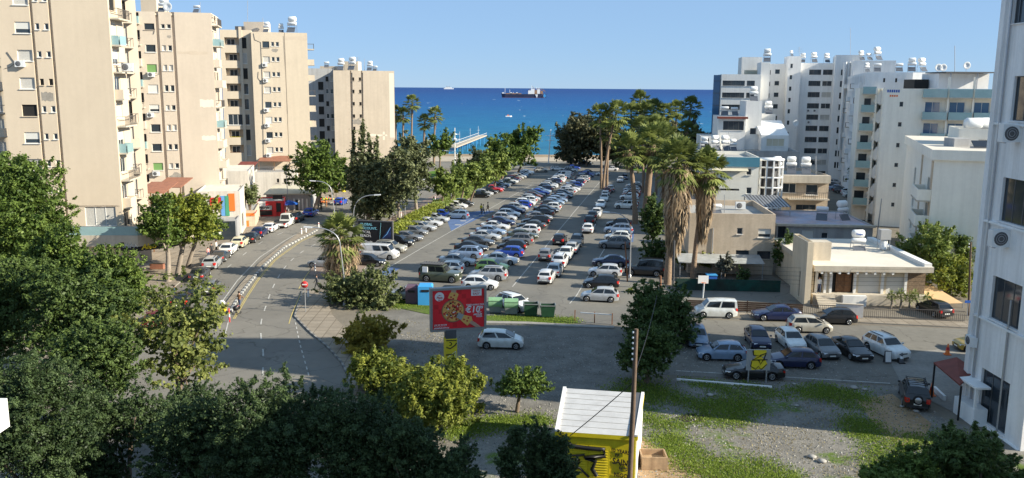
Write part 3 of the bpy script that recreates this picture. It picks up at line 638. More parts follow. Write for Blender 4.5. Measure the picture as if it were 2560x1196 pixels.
# the queue standing in the lane, and the row under the palms
LANE = rad(90 - 10.5)
def one(code, x, y, a, label, group=None, far=False, dx=0):
    c = car(TC[code[1]], code[0], G(x, y), a, far=far); c['label'] = label; USED.add(label)
    if group: c['group'] = group
    return c
Q = 'cars standing in the parking lane'
for cd, x, y, up, lb in (('wh', 1366, 704, 1, 'white hatchback at the near end of the queue, seen from behind'), ('ws', 1387, 686, 1, 'white saloon just ahead of the nearest white hatchback in the lane queue'),
    ('wu', 1400, 664, 1, 'tall white crossover third in the lane queue, dark rear window'), ('gh', 1365, 648, 1, 'grey hatchback seen from behind left of the white lane queue'),
    ('ws', 1414, 645, 0, 'white saloon facing the camera beside the grey hatchback'), ('ss', 1430, 630, 1, 'silver saloon between the white and dark grey cars in the lane'),
    ('dw', 1441, 613, 0, 'dark grey estate facing the camera in the lane'), ('kh', 1399, 609, 1, 'black tall hatchback driving away left of the dark estate'),
    ('ws', 1471, 580, 1, 'white saloon seen from behind alone beside the blue bays'), ('kh', 1475, 560, 1, 'black hatchback just beyond the lone white saloon in the lane'), ('dh', 1482, 548, 1, 'dark grey hatchback between a black hatchback and white saloon in the lane'),
    ('ws', 1491, 541, 0, 'white saloon facing the camera beyond the dark hatchbacks'), ('ws', 1502, 519, 0, 'white saloon facing the camera with long left shadow at mid lane'), ('wh', 1511, 503, 0, 'white hatchback directly behind the mid lane white saloon'),
    ('wh', 1514, 493, 1, 'white hatchback just nearer than the maroon car in the lane'), ('mh', 1519, 484, 1, 'maroon hatchback far along the lane'), ('su', 1527, 480, 1, 'silver crossover beyond the maroon car at the palm island'),
    ('sh', 1551, 456, 0, 'silver hatchback facing the camera at the far lane'), ('nh', 1562, 449, 0, 'navy blue hatchback half behind the far silver one')):
    one(cd, x, y, LANE if up else LANE + math.pi, lb, Q, far=y < 520)
row('sh kh wh ns -- gu wh lu kh -- -- -- wu ds -- wh Oh wh sh kh wh', (1495, 752), (1585, 470), RANG + math.pi, 'under the palms', 'cars parked under the palms', farY=172)
one('kR', 1612, 688, RANG + math.pi - .05, 'big black off roader behind the street lamp under the palms', 'cars parked under the palms')
for cd, x, y, a, lb in (('tu', 1352, 431, 5, 'champagne crossover parked across the far end of the lot'), ('ww', 1393, 427, -4, 'white estate car at the far end beside the coast road'), ('kh', 1431, 409, 0, 'black hatchback on the coast road under the dark trees'),
    ('ws', 1527, 428, 182, 'white saloon side on behind the leaning palms'), ('wh', 1506, 440, 184, 'white hatchback tucked behind the three leaning palm trunks'), ('ks', 1462, 413, 0, 'black saloon on the coast road nearest the tree trunks'), ('su', 1585, 412, 0, 'silver crossover on the coast road right of the palms')):
    one(cd, x, y, rad(a), lb, 'cars near the coast road', far=True)
# avenue, parked along the left kerb
def along(a, b): p, q = G(*a), G(*b); return math.atan2(q.y - p.y, q.x - p.x)
AV = [('gh', 528, 731, (528, 731), (560, 690), 'grey hatchback driving along the avenue beside the median'), ('ds', 500, 697, (500, 697), (535, 660), 'dark grey saloon parked beside the three pale trunks'), ('sw', 531, 668, (531, 668), (565, 632), 'silver estate parked behind the dark grey saloon on the avenue'),
      ('dc', 552, 651, (552, 651), (590, 618), 'low dark grey coupe beyond the silver estate on the avenue'), ('ws', 572, 633, (572, 633), (610, 604), 'white saloon parked beside the people on the avenue pavement'), ('ch', 601, 616, (601, 616), (640, 588), 'cream hatchback parked beyond the white saloon on the avenue'),
      ('ks', 629, 604, (629, 604), (665, 578), 'black saloon parked outside the orange fronted shop'), ('nh', 650, 590, (650, 590), (690, 565), 'navy blue hatchback with pale roof stripes beyond the black saloon'), ('wc', 676, 578, (676, 578), (715, 556), 'white coupe parked near the slender kerb tree'),
      ('wt', 712, 566, (712, 566), (750, 545), 'white cab flatbed truck parked below the red kiosk'), ('ku', 741, 554, (741, 554), (785, 534), 'black crossover parked behind the bright blue car'), ('bs', 777, 540, (777, 540), (825, 520), 'bright blue saloon furthest along the avenue kerb'),
      ('bh', 852, 512, (852, 512), (890, 500), 'blue hatchback half hidden behind the tall conifers')]
for cd, x, y, a, b, lb in AV: one(cd, x, y, along(a, b), lb, 'cars parked along the avenue')
one('ms', 392, 812, along((392, 800), (460, 720)), 'maroon saloon under the yellow green tree by the avenue', 'cars parked along the avenue')
one('kh', 455, 765, along((455, 765), (490, 710)), 'black hatchback behind the round leaved branches', 'cars parked along the avenue')
one('sh', 812, 668, rad(170), 'silver hatchback half behind the skirted fan palm')
# right hand street
S = 'cars on the side street'
for cd, x, y, a, lb in (('wv', 1788, 792, 177, 'white small van with sliding door at the kerb before the yard'), ('ns', 1940, 799, 178, 'navy blue saloon parked at the kerb behind the champagne car'), ('kh', 2084, 808, 178, 'black hatchback with red taillight parked before the villa wall'),
    ('tm', 2022, 829, -4, 'champagne compact car driving along the side street'), ('lh', 1742, 858, -97, 'pale blue hatchback half hidden by the dark round tree'), ('lh', 1803, 897, 177, 'pale blue hatchback side on beside the dark round tree'),
    ('nh', 1893, 862, -93, 'navy blue hatchback facing the camera beside the pale blue hatchback'), ('wh', 1975, 866, -88, 'white hatchback with dark windscreen behind the navy hatchback'), ('nh', 1983, 916, 176, 'navy blue hatchback side on behind the graffiti board'),
    ('ks', 1882, 943, 176, 'long black saloon directly behind the graffiti board legs'), ('gh', 2054, 885, -84, 'grey hatchback facing the camera left of the black saloon'), ('ks', 2128, 888, -84, 'black saloon facing the camera between grey hatchback and white crossover'),
    ('wu', 2213, 886, -76, 'white crossover behind the small A board'), ('ku', 2284, 1004, 71, 'black off roader with rear spare wheel and roof rack'), ('Yh', 2447, 876, 178, 'gold car peeking out behind the right hand building'), ('kh', 2334, 786, 100, 'black car under the tan shade sail')):
    one(cd, x, y, rad(a), lb, S)
one('wm', 1252, 868, rad(-3), 'white compact car alone on the dark gravel lot')
one('ww', 1288, 772, rad(-50), 'white estate car behind the rubbish containers')
one('sw', 1020, 748, rad(178), 'grey estate car behind the purple and blue banks')
for i, (cd, x, y) in enumerate((('kh', 2083, 470), ('ls', 2096, 477), ('dw', 2108, 484), ('wh', 2124, 487), ('ws', 2133, 494), ('sh', 2088, 462))):
    one(cd, x, y, rad(-20), ['black hatchback', 'pale blue saloon', 'dark grey estate', 'white hatchback', 'white saloon', 'silver hatchback'][i] + ' in the narrow street beyond the balcony house', 'cars in the narrow back street', far=True)
# extras on particular vehicles
def find(s): return next(o for o in CARS if o.get('label') == s)
o = find('black off roader with rear spare wheel and roof rack'); h = SPEC['suv'][0] / 2
mb = MB(); mb.lathe([(.10, -.16), (.30, -.16), (.33, -.10), (.33, 0), (.1, 0)], (-h - .01, 0, .86), 'rubber', 18, 'x'); sp = mb.build('spare_wheel', o); mb = MB(); mb.lathe([(.0, -.185), (.2, -.18), (.22, -.165)], (-h - .01, 0, .86), 'rim', 16, 'x'); mb.build('rim', sp)
mb = MB()
for y in (-.62, .62): mb.bar((.2, y, 1.71), (-1.4, y, 1.71), .035, .035, 'black'); mb.bar((.2, y, 1.80), (-1.4, y, 1.80), .03, .03, 'black')
for k in range(5): mb.bar((.2 - k * .4, -.62, 1.71), (.2 - k * .4, .62, 1.71), .035, .03, 'black'); mb.bar((.2 - k * .4, -.62, 1.58), (.2 - k * .4, -.62, 1.80), .03, .03, 'black'); mb.bar((.2 - k * .4, .62, 1.58), (.2 - k * .4, .62, 1.80), .03, .03, 'black')
mb.build('roof_rack', o)
o = next(o for o in CARS if root_desc[o.name] == ('olive green', 'off roader')); h = SPEC['offroad'][0] / 2; USED.add('x'); o['label'] = 'olive green off roader with white side box and striped roof rack'
mb = MB(); mb.lathe([(.1, -.2), (.38, -.2), (.40, -.1), (.40, 0), (.1, 0)], (-h, 0, 1.05), 'rubber', 18, 'x'); mb.build('spare_wheel', o)
mb = MB(); mb.box((-1.55, -.96, 1.45), (.6, .16, .62), 'lampglass'); mb.build('side_box', o)
mb = MB()
for k in range(8): mb.box((.3 - k * .33, 0, 2.03), (.2, 1.5, .06), 'dgrey')
for y in (-.75, .75): mb.bar((.5, y, 2.0), (-2.2, y, 2.0), .06, .08, 'black')
mb.build('roof_rack', o)
# ---------------------------------------------------------------- trees and plants
leafmat('leafgreen', (.045, .085, .015), (.18, .25, .05)); leafmat('leafdark', (.036, .066, .017), (.135, .195, .05)); leafmat('leafolive', (.06, .085, .03), (.20, .225, .085))
leafmat('leafshade', (.020, .040, .014), (.105, .155, .055)); leafmat('leafyellow', (.06, .095, .018), (.36, .38, .065), .4); leafmat('leaforange', (.18, .16, .03), (.52, .40, .06), .4); leafmat('leafconifer', (.055, .07, .03), (.20, .22, .10), .2)  # leafshade: shade on the bottom trees is painted into darker leaf colours
leafmat('leafpine', (.085, .13, .028), (.28, .34, .08), .3); leafmat('leafeuca', (.05, .058, .03), (.17, .165, .08), .3); leafmat('leafhedge', (.10, .14, .02), (.30, .32, .045), .3)
leafmat('leafsea', (.07, .10, .025), (.27, .29, .075), .35); leafmat('frond', (.045, .07, .02), (.30, .34, .10), .25); leafmat('deadfrond', (.10, .06, .032), (.46, .34, .21), .12); leafmat('leafgrey', (.05, .055, .04), (.16, .16, .12), .15)
def unit(g, n):
    v = g.normal(size=(n, 3)); return v / np.linalg.norm(v, axis=1)[:, None]
def leaves(pos, nrm, size, g, aspect=1.7):
    n = len(pos); a = unit(g, n); t = np.cross(nrm, a); t /= np.linalg.norm(t, axis=1)[:, None] + 1e-9; b = np.cross(nrm, t)
    l = (size * aspect / 2)[:, None]; w = (size / 2)[:, None]; cup = nrm * (size * .18)[:, None]
    V = np.empty((n, 4, 3)); V[:, 0] = pos - t * l - cup; V[:, 1] = pos - b * w + cup * .3; V[:, 2] = pos + t * l - cup; V[:, 3] = pos + b * w + cup * .3
    return V.reshape(-1, 3)
def crown(name, lobes, N, ls, mat, seed, droop=0, fill=.16, aspect=1.7, bsz=1.0):
    g = np.random.default_rng(seed); Lb = np.array(lobes); wt = (Lb[:, 3] * Lb[:, 4] + Lb[:, 4] * Lb[:, 5] + Lb[:, 3] * Lb[:, 5]); wt = wt / wt.sum()
    W = (Lb[:, 0] + Lb[:, 3]).max() - (Lb[:, 0] - Lb[:, 3]).min(); Hh = (Lb[:, 2] + Lb[:, 5]).max() - (Lb[:, 2] - Lb[:, 5]).min(); S = min(W, Hh * 1.3)
    nb = int(np.clip(N / 90, 26, 420)); ix = g.choice(len(Lb), nb, p=wt); d = unit(g, nb); d[:, 2] = np.where(d[:, 2] < -.62, -d[:, 2] * .8, d[:, 2])
    r = 1.0 - np.abs(g.normal(0, .16, nb)); bc = Lb[ix, :3] + d * Lb[ix, 3:6] * r[:, None]; rb = np.maximum(S * .5 / math.sqrt(nb) * 1.15 * bsz, ls * 2.2) * g.uniform(.55, 1.45, nb)
    ctr = Lb[:, :3].mean(0); ctr[2] -= Hh * .12; out = bc - ctr; out /= np.linalg.norm(out, axis=1)[:, None] + 1e-6
    n1 = int(N * (1 - fill)); ci = g.choice(nb, n1, p=rb ** 2 / (rb ** 2).sum()); dl = unit(g, n1); dl[:, 2] = np.where((dl[:, 2] < 0) & (g.random(n1) < .6), -dl[:, 2], dl[:, 2])
    rr = np.abs(g.normal(0, .62, n1)); lo = dl * (rb[ci] * rr)[:, None] * np.array([1, 1, .72]); spr = (g.random(nb) < .35)[ci] * (g.random(n1) ** 2) * rb[ci] * 1.5
    pos = bc[ci] + lo * (1 - .55 * np.minimum(1, spr / rb[ci]))[:, None] + (out[ci] + np.array([0, 0, .35])) * spr[:, None]
    if droop: pos[:, 2] -= np.abs(g.normal(0, droop, n1))
    nr = dl * .65 + out[ci] * .25 + np.array([0, 0, .25]) + g.normal(0, .42, (n1, 3))
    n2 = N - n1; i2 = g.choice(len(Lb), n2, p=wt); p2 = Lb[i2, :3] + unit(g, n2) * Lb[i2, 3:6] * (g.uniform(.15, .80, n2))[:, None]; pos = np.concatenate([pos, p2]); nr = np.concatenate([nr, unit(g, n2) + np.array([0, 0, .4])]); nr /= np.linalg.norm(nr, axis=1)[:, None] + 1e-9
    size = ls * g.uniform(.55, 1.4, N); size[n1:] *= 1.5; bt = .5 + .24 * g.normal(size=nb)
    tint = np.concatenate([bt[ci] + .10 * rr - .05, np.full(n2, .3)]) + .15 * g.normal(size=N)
    return rawmesh(name, leaves(pos, nr, size, g, aspect), 4, mat, np.repeat(np.clip(tint, 0, 1), 4), obj=False)
SEED = [11]
def mklobes(w, d, h, n, g, shape='round'):
    if shape == 'cone': return [(0, 0, -h / 2 + h * t, w * .46 * (1 - t) ** .8 + .03 * w, d * .46 * (1 - t) ** .8 + .03 * d, h * .13) for t in (.1, .25, .4, .55, .7, .83, .94)]
    if shape == 'ball': return [(0, 0, 0, w * .40, d * .40, h * .40)] + [(math.cos(a) * w * .2, math.sin(a) * d * .2, g.uniform(-.12, .16) * h, w * .25, d * .25, h * .25) for a in g.uniform(0, 6.28, n)]
    L = [(0, 0, -.06 * h, w * .33, d * .33, h * .34)]
    for k in range(n):
        a = g.uniform(0, 6.283); e = g.uniform(-.55, 1.0); c = math.sqrt(max(0, 1 - e * e * .8)); s = g.uniform(.15, .29)
        L.append((math.cos(a) * c * w * (.5 - s), math.sin(a) * c * d * (.5 - s), e * h * (.5 - s * .9), w * s, d * s, h * s * .85))
    return L
def tree(name, label, box, Y, mat, base=None, group=None, n=9, shape='round', lpx=1.45, dens=.85, depth=.9, bark='bark', trunk=None, droop=0, fill=.18, cat='tree', aspect=1.7, limbs=5, real=.06, bsz=1.0):
    SEED[0] += 1; g = np.random.default_rng(SEED[0]); x0, y0, x1, y1 = box
    w = (x1 - x0) / ppm(Y); h = (y1 - y0) / ppm(Y) * 1.03; c = A((x0 + x1) / 2, (y0 + y1) / 2, Y); d = w * depth
    if base: bx = A(base[0], base[1], Y).x
    else: bx = c.x
    b = Vector((bx, Y, gz(Y))); root = thing(name, label, cat, b, group=group, world=True)
    K = 1.0 if shape == 'cone' else 1.13; lobes = [(q[0] * 1.06 + c.x - b.x, q[1], q[2] * 1.04 + c.z - b.z, q[3] * K, q[4] * K, q[5] * K) for q in mklobes(w, d, h, n, g, shape)]
    px = Y / (862 * .985); ls = max(real, lpx * px); area = (w / px) * (h / px) * .78
    N = max(300, int(area / (ls / px) ** 2 / .55 * 5.6 * dens))
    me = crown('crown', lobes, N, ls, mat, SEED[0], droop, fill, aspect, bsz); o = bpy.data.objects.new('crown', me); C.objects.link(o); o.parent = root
    tr = trunk or max(.08, min(.32, w * .035)); top = Vector((c.x, Y, c.z)); mid = b.lerp(top, .45) + Vector((R.uniform(-.2, .2), 0, 0))
    mb = MB(); mb.tube([b - Vector((0, 0, .1)), b.lerp(mid, .5), mid, top], [tr * 1.25, tr, tr * .85, tr * .35], bark, 9)
    for k in range(limbs):
        q = lobes[1 + k % (len(lobes) - 1)]; e = Vector((b.x + q[0], b.y + q[1], b.z + q[2])); s = mid.lerp(top, R.uniform(0, .4)); mb.tube([s, s.lerp(e, .5) + Vector((0, 0, .1 * h * R.random())), e], [tr * .5, tr * .32, tr * .12], bark, 6)
    mb.build('trunk', root); return root
BT = 'shaded trees along the bottom edge'
tree('broadleaf_tree', 'tall glossy tree at the left frame edge before the cream tower', (-150, 392, 192, 760), 76, 'leafgreen', n=15, dens=1.15)
tree('broadleaf_tree', 'narrow upper crown rising at the far left edge above the others', (-60, 385, 90, 570), 84, 'leafgreen', n=6)
tree('broadleaf_tree', 'round lit tree left of the avenue, below the glass terrace', (160, 592, 392, 860), 63, 'leafgreen', n=12, dens=1.15)
tree('broadleaf_tree', 'large deep green tree left, right of the frame edge and shaded below', (40, 640, 345, 985), 52, 'leafdark', n=14, dens=1.15)
tree('broadleaf_tree', 'dark green tree touching the left edge beneath the tall glossy tree', (-180, 610, 140, 985), 54, 'leafdark', n=12, dens=1.15)
tree('broadleaf_tree', 'dark green tree filling the gap between the two large left trees', (60, 560, 230, 800), 66, 'leafgreen', n=8, dens=1.1)
tree('broadleaf_tree', 'dark tree low behind the shaded corner trees at left', (120, 790, 360, 1050), 46, 'leafdark', n=10, dens=1.1)
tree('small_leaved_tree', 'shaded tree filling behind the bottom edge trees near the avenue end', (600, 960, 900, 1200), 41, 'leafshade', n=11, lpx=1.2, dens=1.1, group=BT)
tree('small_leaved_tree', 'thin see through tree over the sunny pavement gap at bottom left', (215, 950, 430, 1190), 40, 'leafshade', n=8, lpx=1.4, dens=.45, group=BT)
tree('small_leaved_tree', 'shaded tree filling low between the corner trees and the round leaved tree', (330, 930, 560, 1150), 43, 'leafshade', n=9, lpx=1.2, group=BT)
tree('street_tree', 'nearest of three pale trunked street trees on the avenue pavement', (350, 480, 475, 650), 95, 'leafgreen', base=(422, 726), n=9, bark='barkpale', trunk=.30)
tree('street_tree', 'middle pale trunked street tree with yellowing top', (395, 458, 550, 642), 98, 'leafhedge', base=(444, 705), n=10, bark='barkpale', trunk=.30, dens=.9)
tree('street_tree', 'farthest of three pale trunked street trees, beside colourful shop panels', (455, 480, 562, 622), 103, 'leafgreen', base=(469, 680), n=8, bark='barkpale', trunk=.25)
tree('sea_grape_tree', 'sparse yellow green tree with large round leaves left of the avenue', (300, 722, 575, 1000), 50, 'leafsea', n=16, lpx=2.1, dens=.95, fill=.12, aspect=1.15, real=.16)
tree('sea_grape_tree', 'thin round leaved branches reaching over the parked grey hatchback', (350, 685, 568, 800), 54, 'leafsea', n=9, lpx=2.1, dens=.28, fill=.05, aspect=1.15, trunk=.06, real=.16)
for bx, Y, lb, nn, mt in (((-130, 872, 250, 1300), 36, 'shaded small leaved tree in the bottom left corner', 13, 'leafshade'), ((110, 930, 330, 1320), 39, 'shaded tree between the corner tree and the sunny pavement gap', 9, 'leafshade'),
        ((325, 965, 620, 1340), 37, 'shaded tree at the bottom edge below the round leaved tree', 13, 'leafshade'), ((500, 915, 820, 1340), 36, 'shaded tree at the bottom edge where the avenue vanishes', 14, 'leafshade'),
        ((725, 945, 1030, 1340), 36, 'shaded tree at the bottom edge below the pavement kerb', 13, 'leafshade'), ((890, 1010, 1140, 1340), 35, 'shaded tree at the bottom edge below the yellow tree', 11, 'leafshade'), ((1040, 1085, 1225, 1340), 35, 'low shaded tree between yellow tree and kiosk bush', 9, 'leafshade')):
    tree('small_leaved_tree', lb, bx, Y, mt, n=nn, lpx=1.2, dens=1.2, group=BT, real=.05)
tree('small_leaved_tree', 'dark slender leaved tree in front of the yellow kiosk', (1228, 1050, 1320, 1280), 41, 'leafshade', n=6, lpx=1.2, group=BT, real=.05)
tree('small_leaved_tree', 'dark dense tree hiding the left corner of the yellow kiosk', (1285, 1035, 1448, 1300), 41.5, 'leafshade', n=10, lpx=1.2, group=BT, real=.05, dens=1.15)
tree('feathery_tree', 'feathery leaved tree in the bottom right corner', (2290, 1065, 2620, 1330), 37, 'leafdark', n=12, lpx=1.35, dens=1.0, aspect=3.2)
tree('feathery_tree', 'low feathery branches left of the bottom right corner tree', (2100, 1110, 2370, 1330), 36, 'leafgreen', n=10, lpx=1.35, dens=.9, aspect=3.2)
tree('yellow_tree', 'broad yellow green tree drooping below the pizza billboard', (960, 884, 1250, 1110), 55, 'leafyellow', base=(1070, 1100), n=12, lpx=1.45, dens=.8, droop=.3, aspect=2.6, bark='barkpale')
tree('yellow_tree', 'bright yellow green tree at the pavement edge left of broad yellow tree', (860, 850, 1075, 1045), 60, 'leafyellow', base=(925, 1050), n=9, lpx=1.45, dens=.7, droop=.25, aspect=2.4, bark='barkpale')
tree('autumn_tree', 'orange yellow tree just below the dense green tree by the pavement', (842, 772, 1010, 920), 70, 'leaforange', n=9, lpx=1.45, dens=.8, droop=.1, aspect=2.2, bark='barkpale')
tree('broadleaf_tree', 'dense green tree below the skirted fan palm', (798, 660, 1010, 850), 86, 'leafolive', n=13, dens=1.1)
tree('ficus_tree', 'bright spreading ficus before the cream towers at the avenue bend', (716, 355, 898, 518), 152, 'leafgreen', base=(788, 535), n=13, dens=1.0, bark='barkpale', trunk=.45)
CN = 'tall grey green conifers'
tree('conifer', 'broad grey green conifer behind the dark billboard', (858, 352, 1002, 600), 140, 'leafconifer', base=(920, 570), n=14, group=CN, dens=1.1, shape='round')
tree('conifer', 'grey green conifer with bare pale trunk right of the dark billboard', (940, 362, 1046, 552), 135, 'leafconifer', base=(998, 578), n=9, group=CN, bark='barkpale', trunk=.25)
tree('conifer', 'tallest grey green conifer before the promenade palms', (978, 325, 1098, 515), 150, 'leafconifer', base=(1042, 540), n=11, group=CN, bark='barkpale', trunk=.28)
for x, t, Y, lb in ((886, 340, 143, 'leftmost conifer spire over the ficus'), (908, 328, 142, 'tallest conifer spire over the ficus'), (926, 348, 141, 'third conifer spire beside the tallest'), (945, 358, 140, 'lowest conifer spire of the row')):
    tree('conifer_spire', lb, (x - 13, t, x + 13, t + 190), Y, 'leafconifer', shape='cone', group=CN, dens=1.2, limbs=0)
PN = 'round pines along the hedge walk'
for bx, b, Y, lb in (((1074, 425, 1146, 505), (1102, 523), 154, 'nearest round pine on the hedge walk'), ((1106, 408, 1174, 505), (1120, 514), 158, 'second round pine on the hedge walk'), ((1136, 395, 1204, 488), (1150, 501), 166, 'third round pine on the hedge walk'),
        ((1166, 396, 1234, 486), (1175, 491), 172, 'fourth round pine on the hedge walk'), ((1200, 378, 1278, 464), (1236, 460), 194, 'farthest round pine on the hedge walk, most lopsided'), ((1110, 435, 1150, 490), (1138, 506), 162, 'small round pine between the second and third')):
    tree('pine_tree', lb, bx, Y, 'leafpine', base=b, n=6, group=PN, dens=1.15, limbs=3, shape='ball')
tree('broadleaf_tree', 'left dark green tree at the far end of the hedge walk', (1206, 325, 1306, 442), 232, 'leafgreen', n=9)
tree('broadleaf_tree', 'right dark green tree at the far end of the hedge walk', (1266, 315, 1366, 438), 240, 'leafgreen', base=(1290, 442), n=10)
tree('conifer', 'dark low conifer before the pier', (1165, 372, 1232, 432), 246, 'leafconifer', n=7, group=CN)
tree('broadleaf_tree', 'round seaside tree left of the pier', (1066, 333, 1132, 400), 270, 'leafgreen', n=7)
tree('cypress_tree', 'slim dark cypress near the promenade lamp', (1142, 385, 1155, 425), 235, 'leafdark', shape='cone', limbs=0)
EU = 'dark spreading trees by the shore'
for bx, Y, lb in (((1386, 300, 1470, 428), 290, 'leftmost dark shore tree beside the white cross lamp'), ((1405, 283, 1530, 432), 284, 'second dark shore tree, widest crown'), ((1480, 288, 1600, 432), 282, 'third dark shore tree behind the leaning palms'), ((1565, 283, 1700, 435), 280, 'rightmost dark shore tree behind the palm grove')):
    tree('shore_tree', lb, bx, Y, 'leafeuca', n=10, group=EU, dens=1.2, limbs=6)
tree('broadleaf_tree', 'dark tree mixed among the tall palms on the right', (1680, 300, 1772, 450), 250, 'leafeuca', n=8)
tree('broadleaf_tree', 'round dark tree before the parked row on side street', (1530, 806, 1708, 972), 62.5, 'leafdark', n=12, dens=1.3)
tree('broadleaf_tree', 'taller dark tree behind the round one at side street corner', (1540, 690, 1752, 915), 73, 'leafdark', n=14, dens=1.3)
tree('citrus_tree', 'small ball shaped tree on the dark gravel lot', (1232, 908, 1378, 1008), 56.3, 'leafgreen', base=(1292, 1032), n=6, dens=1.3, shape='ball')
tree('olive_tree', 'grey green mop headed tree in the shaded yard', (1788, 640, 1834, 692), 97, 'leafgrey', n=6)
tree('yard_tree', 'small leafy yard tree before the green netting', (1845, 668, 1876, 725), 97, 'leafdark', n=4)
tree('bush', 'left pale bush on the yard roof beneath the palms', (1688, 626, 1738, 672), 104, 'leafhedge', n=5, cat='bush', limbs=2)
tree('bush', 'right pale bush on the yard roof beside plaster wall', (1742, 632, 1780, 672), 102, 'leafhedge', n=5, cat='bush', limbs=2)
tree('citrus_tree', 'dark citrus tree between plaster block and villa', (1928, 578, 2018, 690), 100, 'leafdark', n=9)
tree('cypress_tree', 'dark cypress behind the street lamp', (1598, 480, 1662, 640), 118, 'leafdark', n=8, shape='round')
tree('bush', 'big yellow tipped bush right of the street lamp', (1596, 598, 1668, 700), 106, 'leafdark', n=7, cat='bush')
tree('bush', 'low hedge like bush at the lamp foot', (1556, 716, 1602, 796), 92, 'leafhedge', n=5, cat='bush', limbs=2)
tree('pine_tree', 'wide soft pine behind the villa', (2236, 545, 2392, 720), 95, 'leafpine', n=11, dens=1.1)
tree('pine_tree', 'narrower soft pine nearest the cream apartment block', (2370, 578, 2440, 700), 97, 'leafpine', n=7)
tree('broadleaf_tree', 'yellowish bushy tree beside the shade sail', (2300, 640, 2440, 760), 91, 'leafhedge', n=9)
tree('street_tree', 'slender kerb tree before the shop with orange fascia', (604, 462, 654, 522), 134, 'leafolive', base=(623, 577), n=6, trunk=.16)
tree('broadleaf_tree', 'green tree at the end of the narrow back street', (2125, 405, 2145, 470), 175, 'leafdark', n=4)
def hedge(label, px, h, wd, mat):
    P = resample([G(*q) for q in px], .35); g = np.random.default_rng(3); c = P[len(P) // 2]; root = thing('hedge', label, 'hedge', (c.x, c.y, gz(c.y)), group='clipped hedges along the car park')
    n = len(P) * 240; ix = g.integers(0, len(P), n); b = np.array([(p.x, p.y, gz(p.y)) for p in P])[ix]; hh = h * (1 + .18 * np.sin(ix * .13) * np.sin(ix * .047))
    pos = b + np.stack([g.normal(0, wd / 3, n), g.normal(0, .3, n), hh * np.sqrt(g.random(n))], 1) - np.array([c.x, c.y, gz(c.y)]); nr = unit(g, n) * .7 + np.array([.2, -.2, .6]); nr /= np.linalg.norm(nr, axis=1)[:, None]
    me = rawmesh('foliage', leaves(pos, nr, .26 * g.uniform(.7, 1.3, n), g), 4, mat, np.repeat(np.clip(.5 + .25 * g.normal(size=n), 0, 1), 4), obj=False); o = bpy.data.objects.new('foliage', me); C.objects.link(o); o.parent = root
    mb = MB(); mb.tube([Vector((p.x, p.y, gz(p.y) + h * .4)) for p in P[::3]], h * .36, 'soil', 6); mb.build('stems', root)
hedge('yellowish clipped hedge behind the near half of the kerb row', [(950, 612), (1005, 583), (1052, 557), (1089, 538)], 1.75, 1.9, 'leafhedge')
hedge('green clipped hedge behind the far half of the kerb row', [(1094, 535), (1124, 515), (1161, 496), (1197, 476), (1250, 443)], 1.7, 1.8, 'leafpine')
# ---- palms
def fronds(n, L, rf, seed, lo=-58, hi=84, seg=17):
    g = np.random.default_rng(seed); V = []; T = []
    for k in range(n):
        a = k * 2.39996 + g.normal(0, .15); e = rad(lo + (hi - lo) * ((k + .5) / n) ** .9 + g.normal(0, 5)); dr = np.array([math.cos(a) * math.cos(e), math.sin(a) * math.cos(e), math.sin(e)]); up = np.array([0, 0, 1.0])
        sd = np.cross(dr, up); sd /= np.linalg.norm(sd) + 1e-9; nr = np.cross(sd, dr); l = L * g.uniform(.8, 1.15); c = dr * l - up * (.10 * l * (1 - math.sin(e)))
        w = .035 * L; V += [-sd * w, sd * w, c + sd * w * .6, c - sd * w * .6]; tt = np.clip(g.normal(.5, .2), 0, 1); T += [tt * .8] * 4
        for s in range(seg):
            t = (s / (seg - 1) * 2 - 1); b = t * 1.75; d2 = dr * math.cos(b) + sd * math.sin(b) + nr * (.12 * (s % 2) - .18 * abs(t)); d2 = d2 / np.linalg.norm(d2); rr = rf * g.uniform(.85, 1.1) * (1 - .18 * abs(t)); tip = c + d2 * rr - up * (.24 * rr); md = c + d2 * rr * .58 - up * (.06 * rr)
            q = np.cross(d2, nr); q /= np.linalg.norm(q) + 1e-9; ww = rr * .098; V += [c, md - q * ww, tip, md + q * ww]; T += [min(1, tt + .12 * (s % 2))] * 4
    return np.array(V), np.array(T)
def skirtmesh(z0, z1, r0, r1, n, seed, ls=.9):
    g = np.random.default_rng(seed); V = []; T = []
    for k in range(int(n * 1.9)):
        u = g.random() ** .8; z = z1 + (z0 - z1) * u; a = g.uniform(0, 6.283); r = (r1 + (r0 - r1) * u) * g.uniform(.65, 1.05) * (1 + .2 * math.sin(3 * a + 5 * u)); p = np.array([math.cos(a) * r * .75, math.sin(a) * r * .75, z]); l = ls * g.uniform(.5, 1.3)
        q = np.array([math.cos(a + g.normal(0, .25)) * r, math.sin(a + g.normal(0, .25)) * r, z - l]); t = np.array([-math.sin(a), math.cos(a), g.normal(0, .2)]) * g.uniform(.018, .06) * ls; m = (p + q) / 2 + np.array([math.cos(a), math.sin(a), 0]) * .12
        V += [p, m - t, q, m + t]; T += [np.clip(g.normal(.5, .25), 0, 1)] * 4
    return np.array(V), np.array(T)
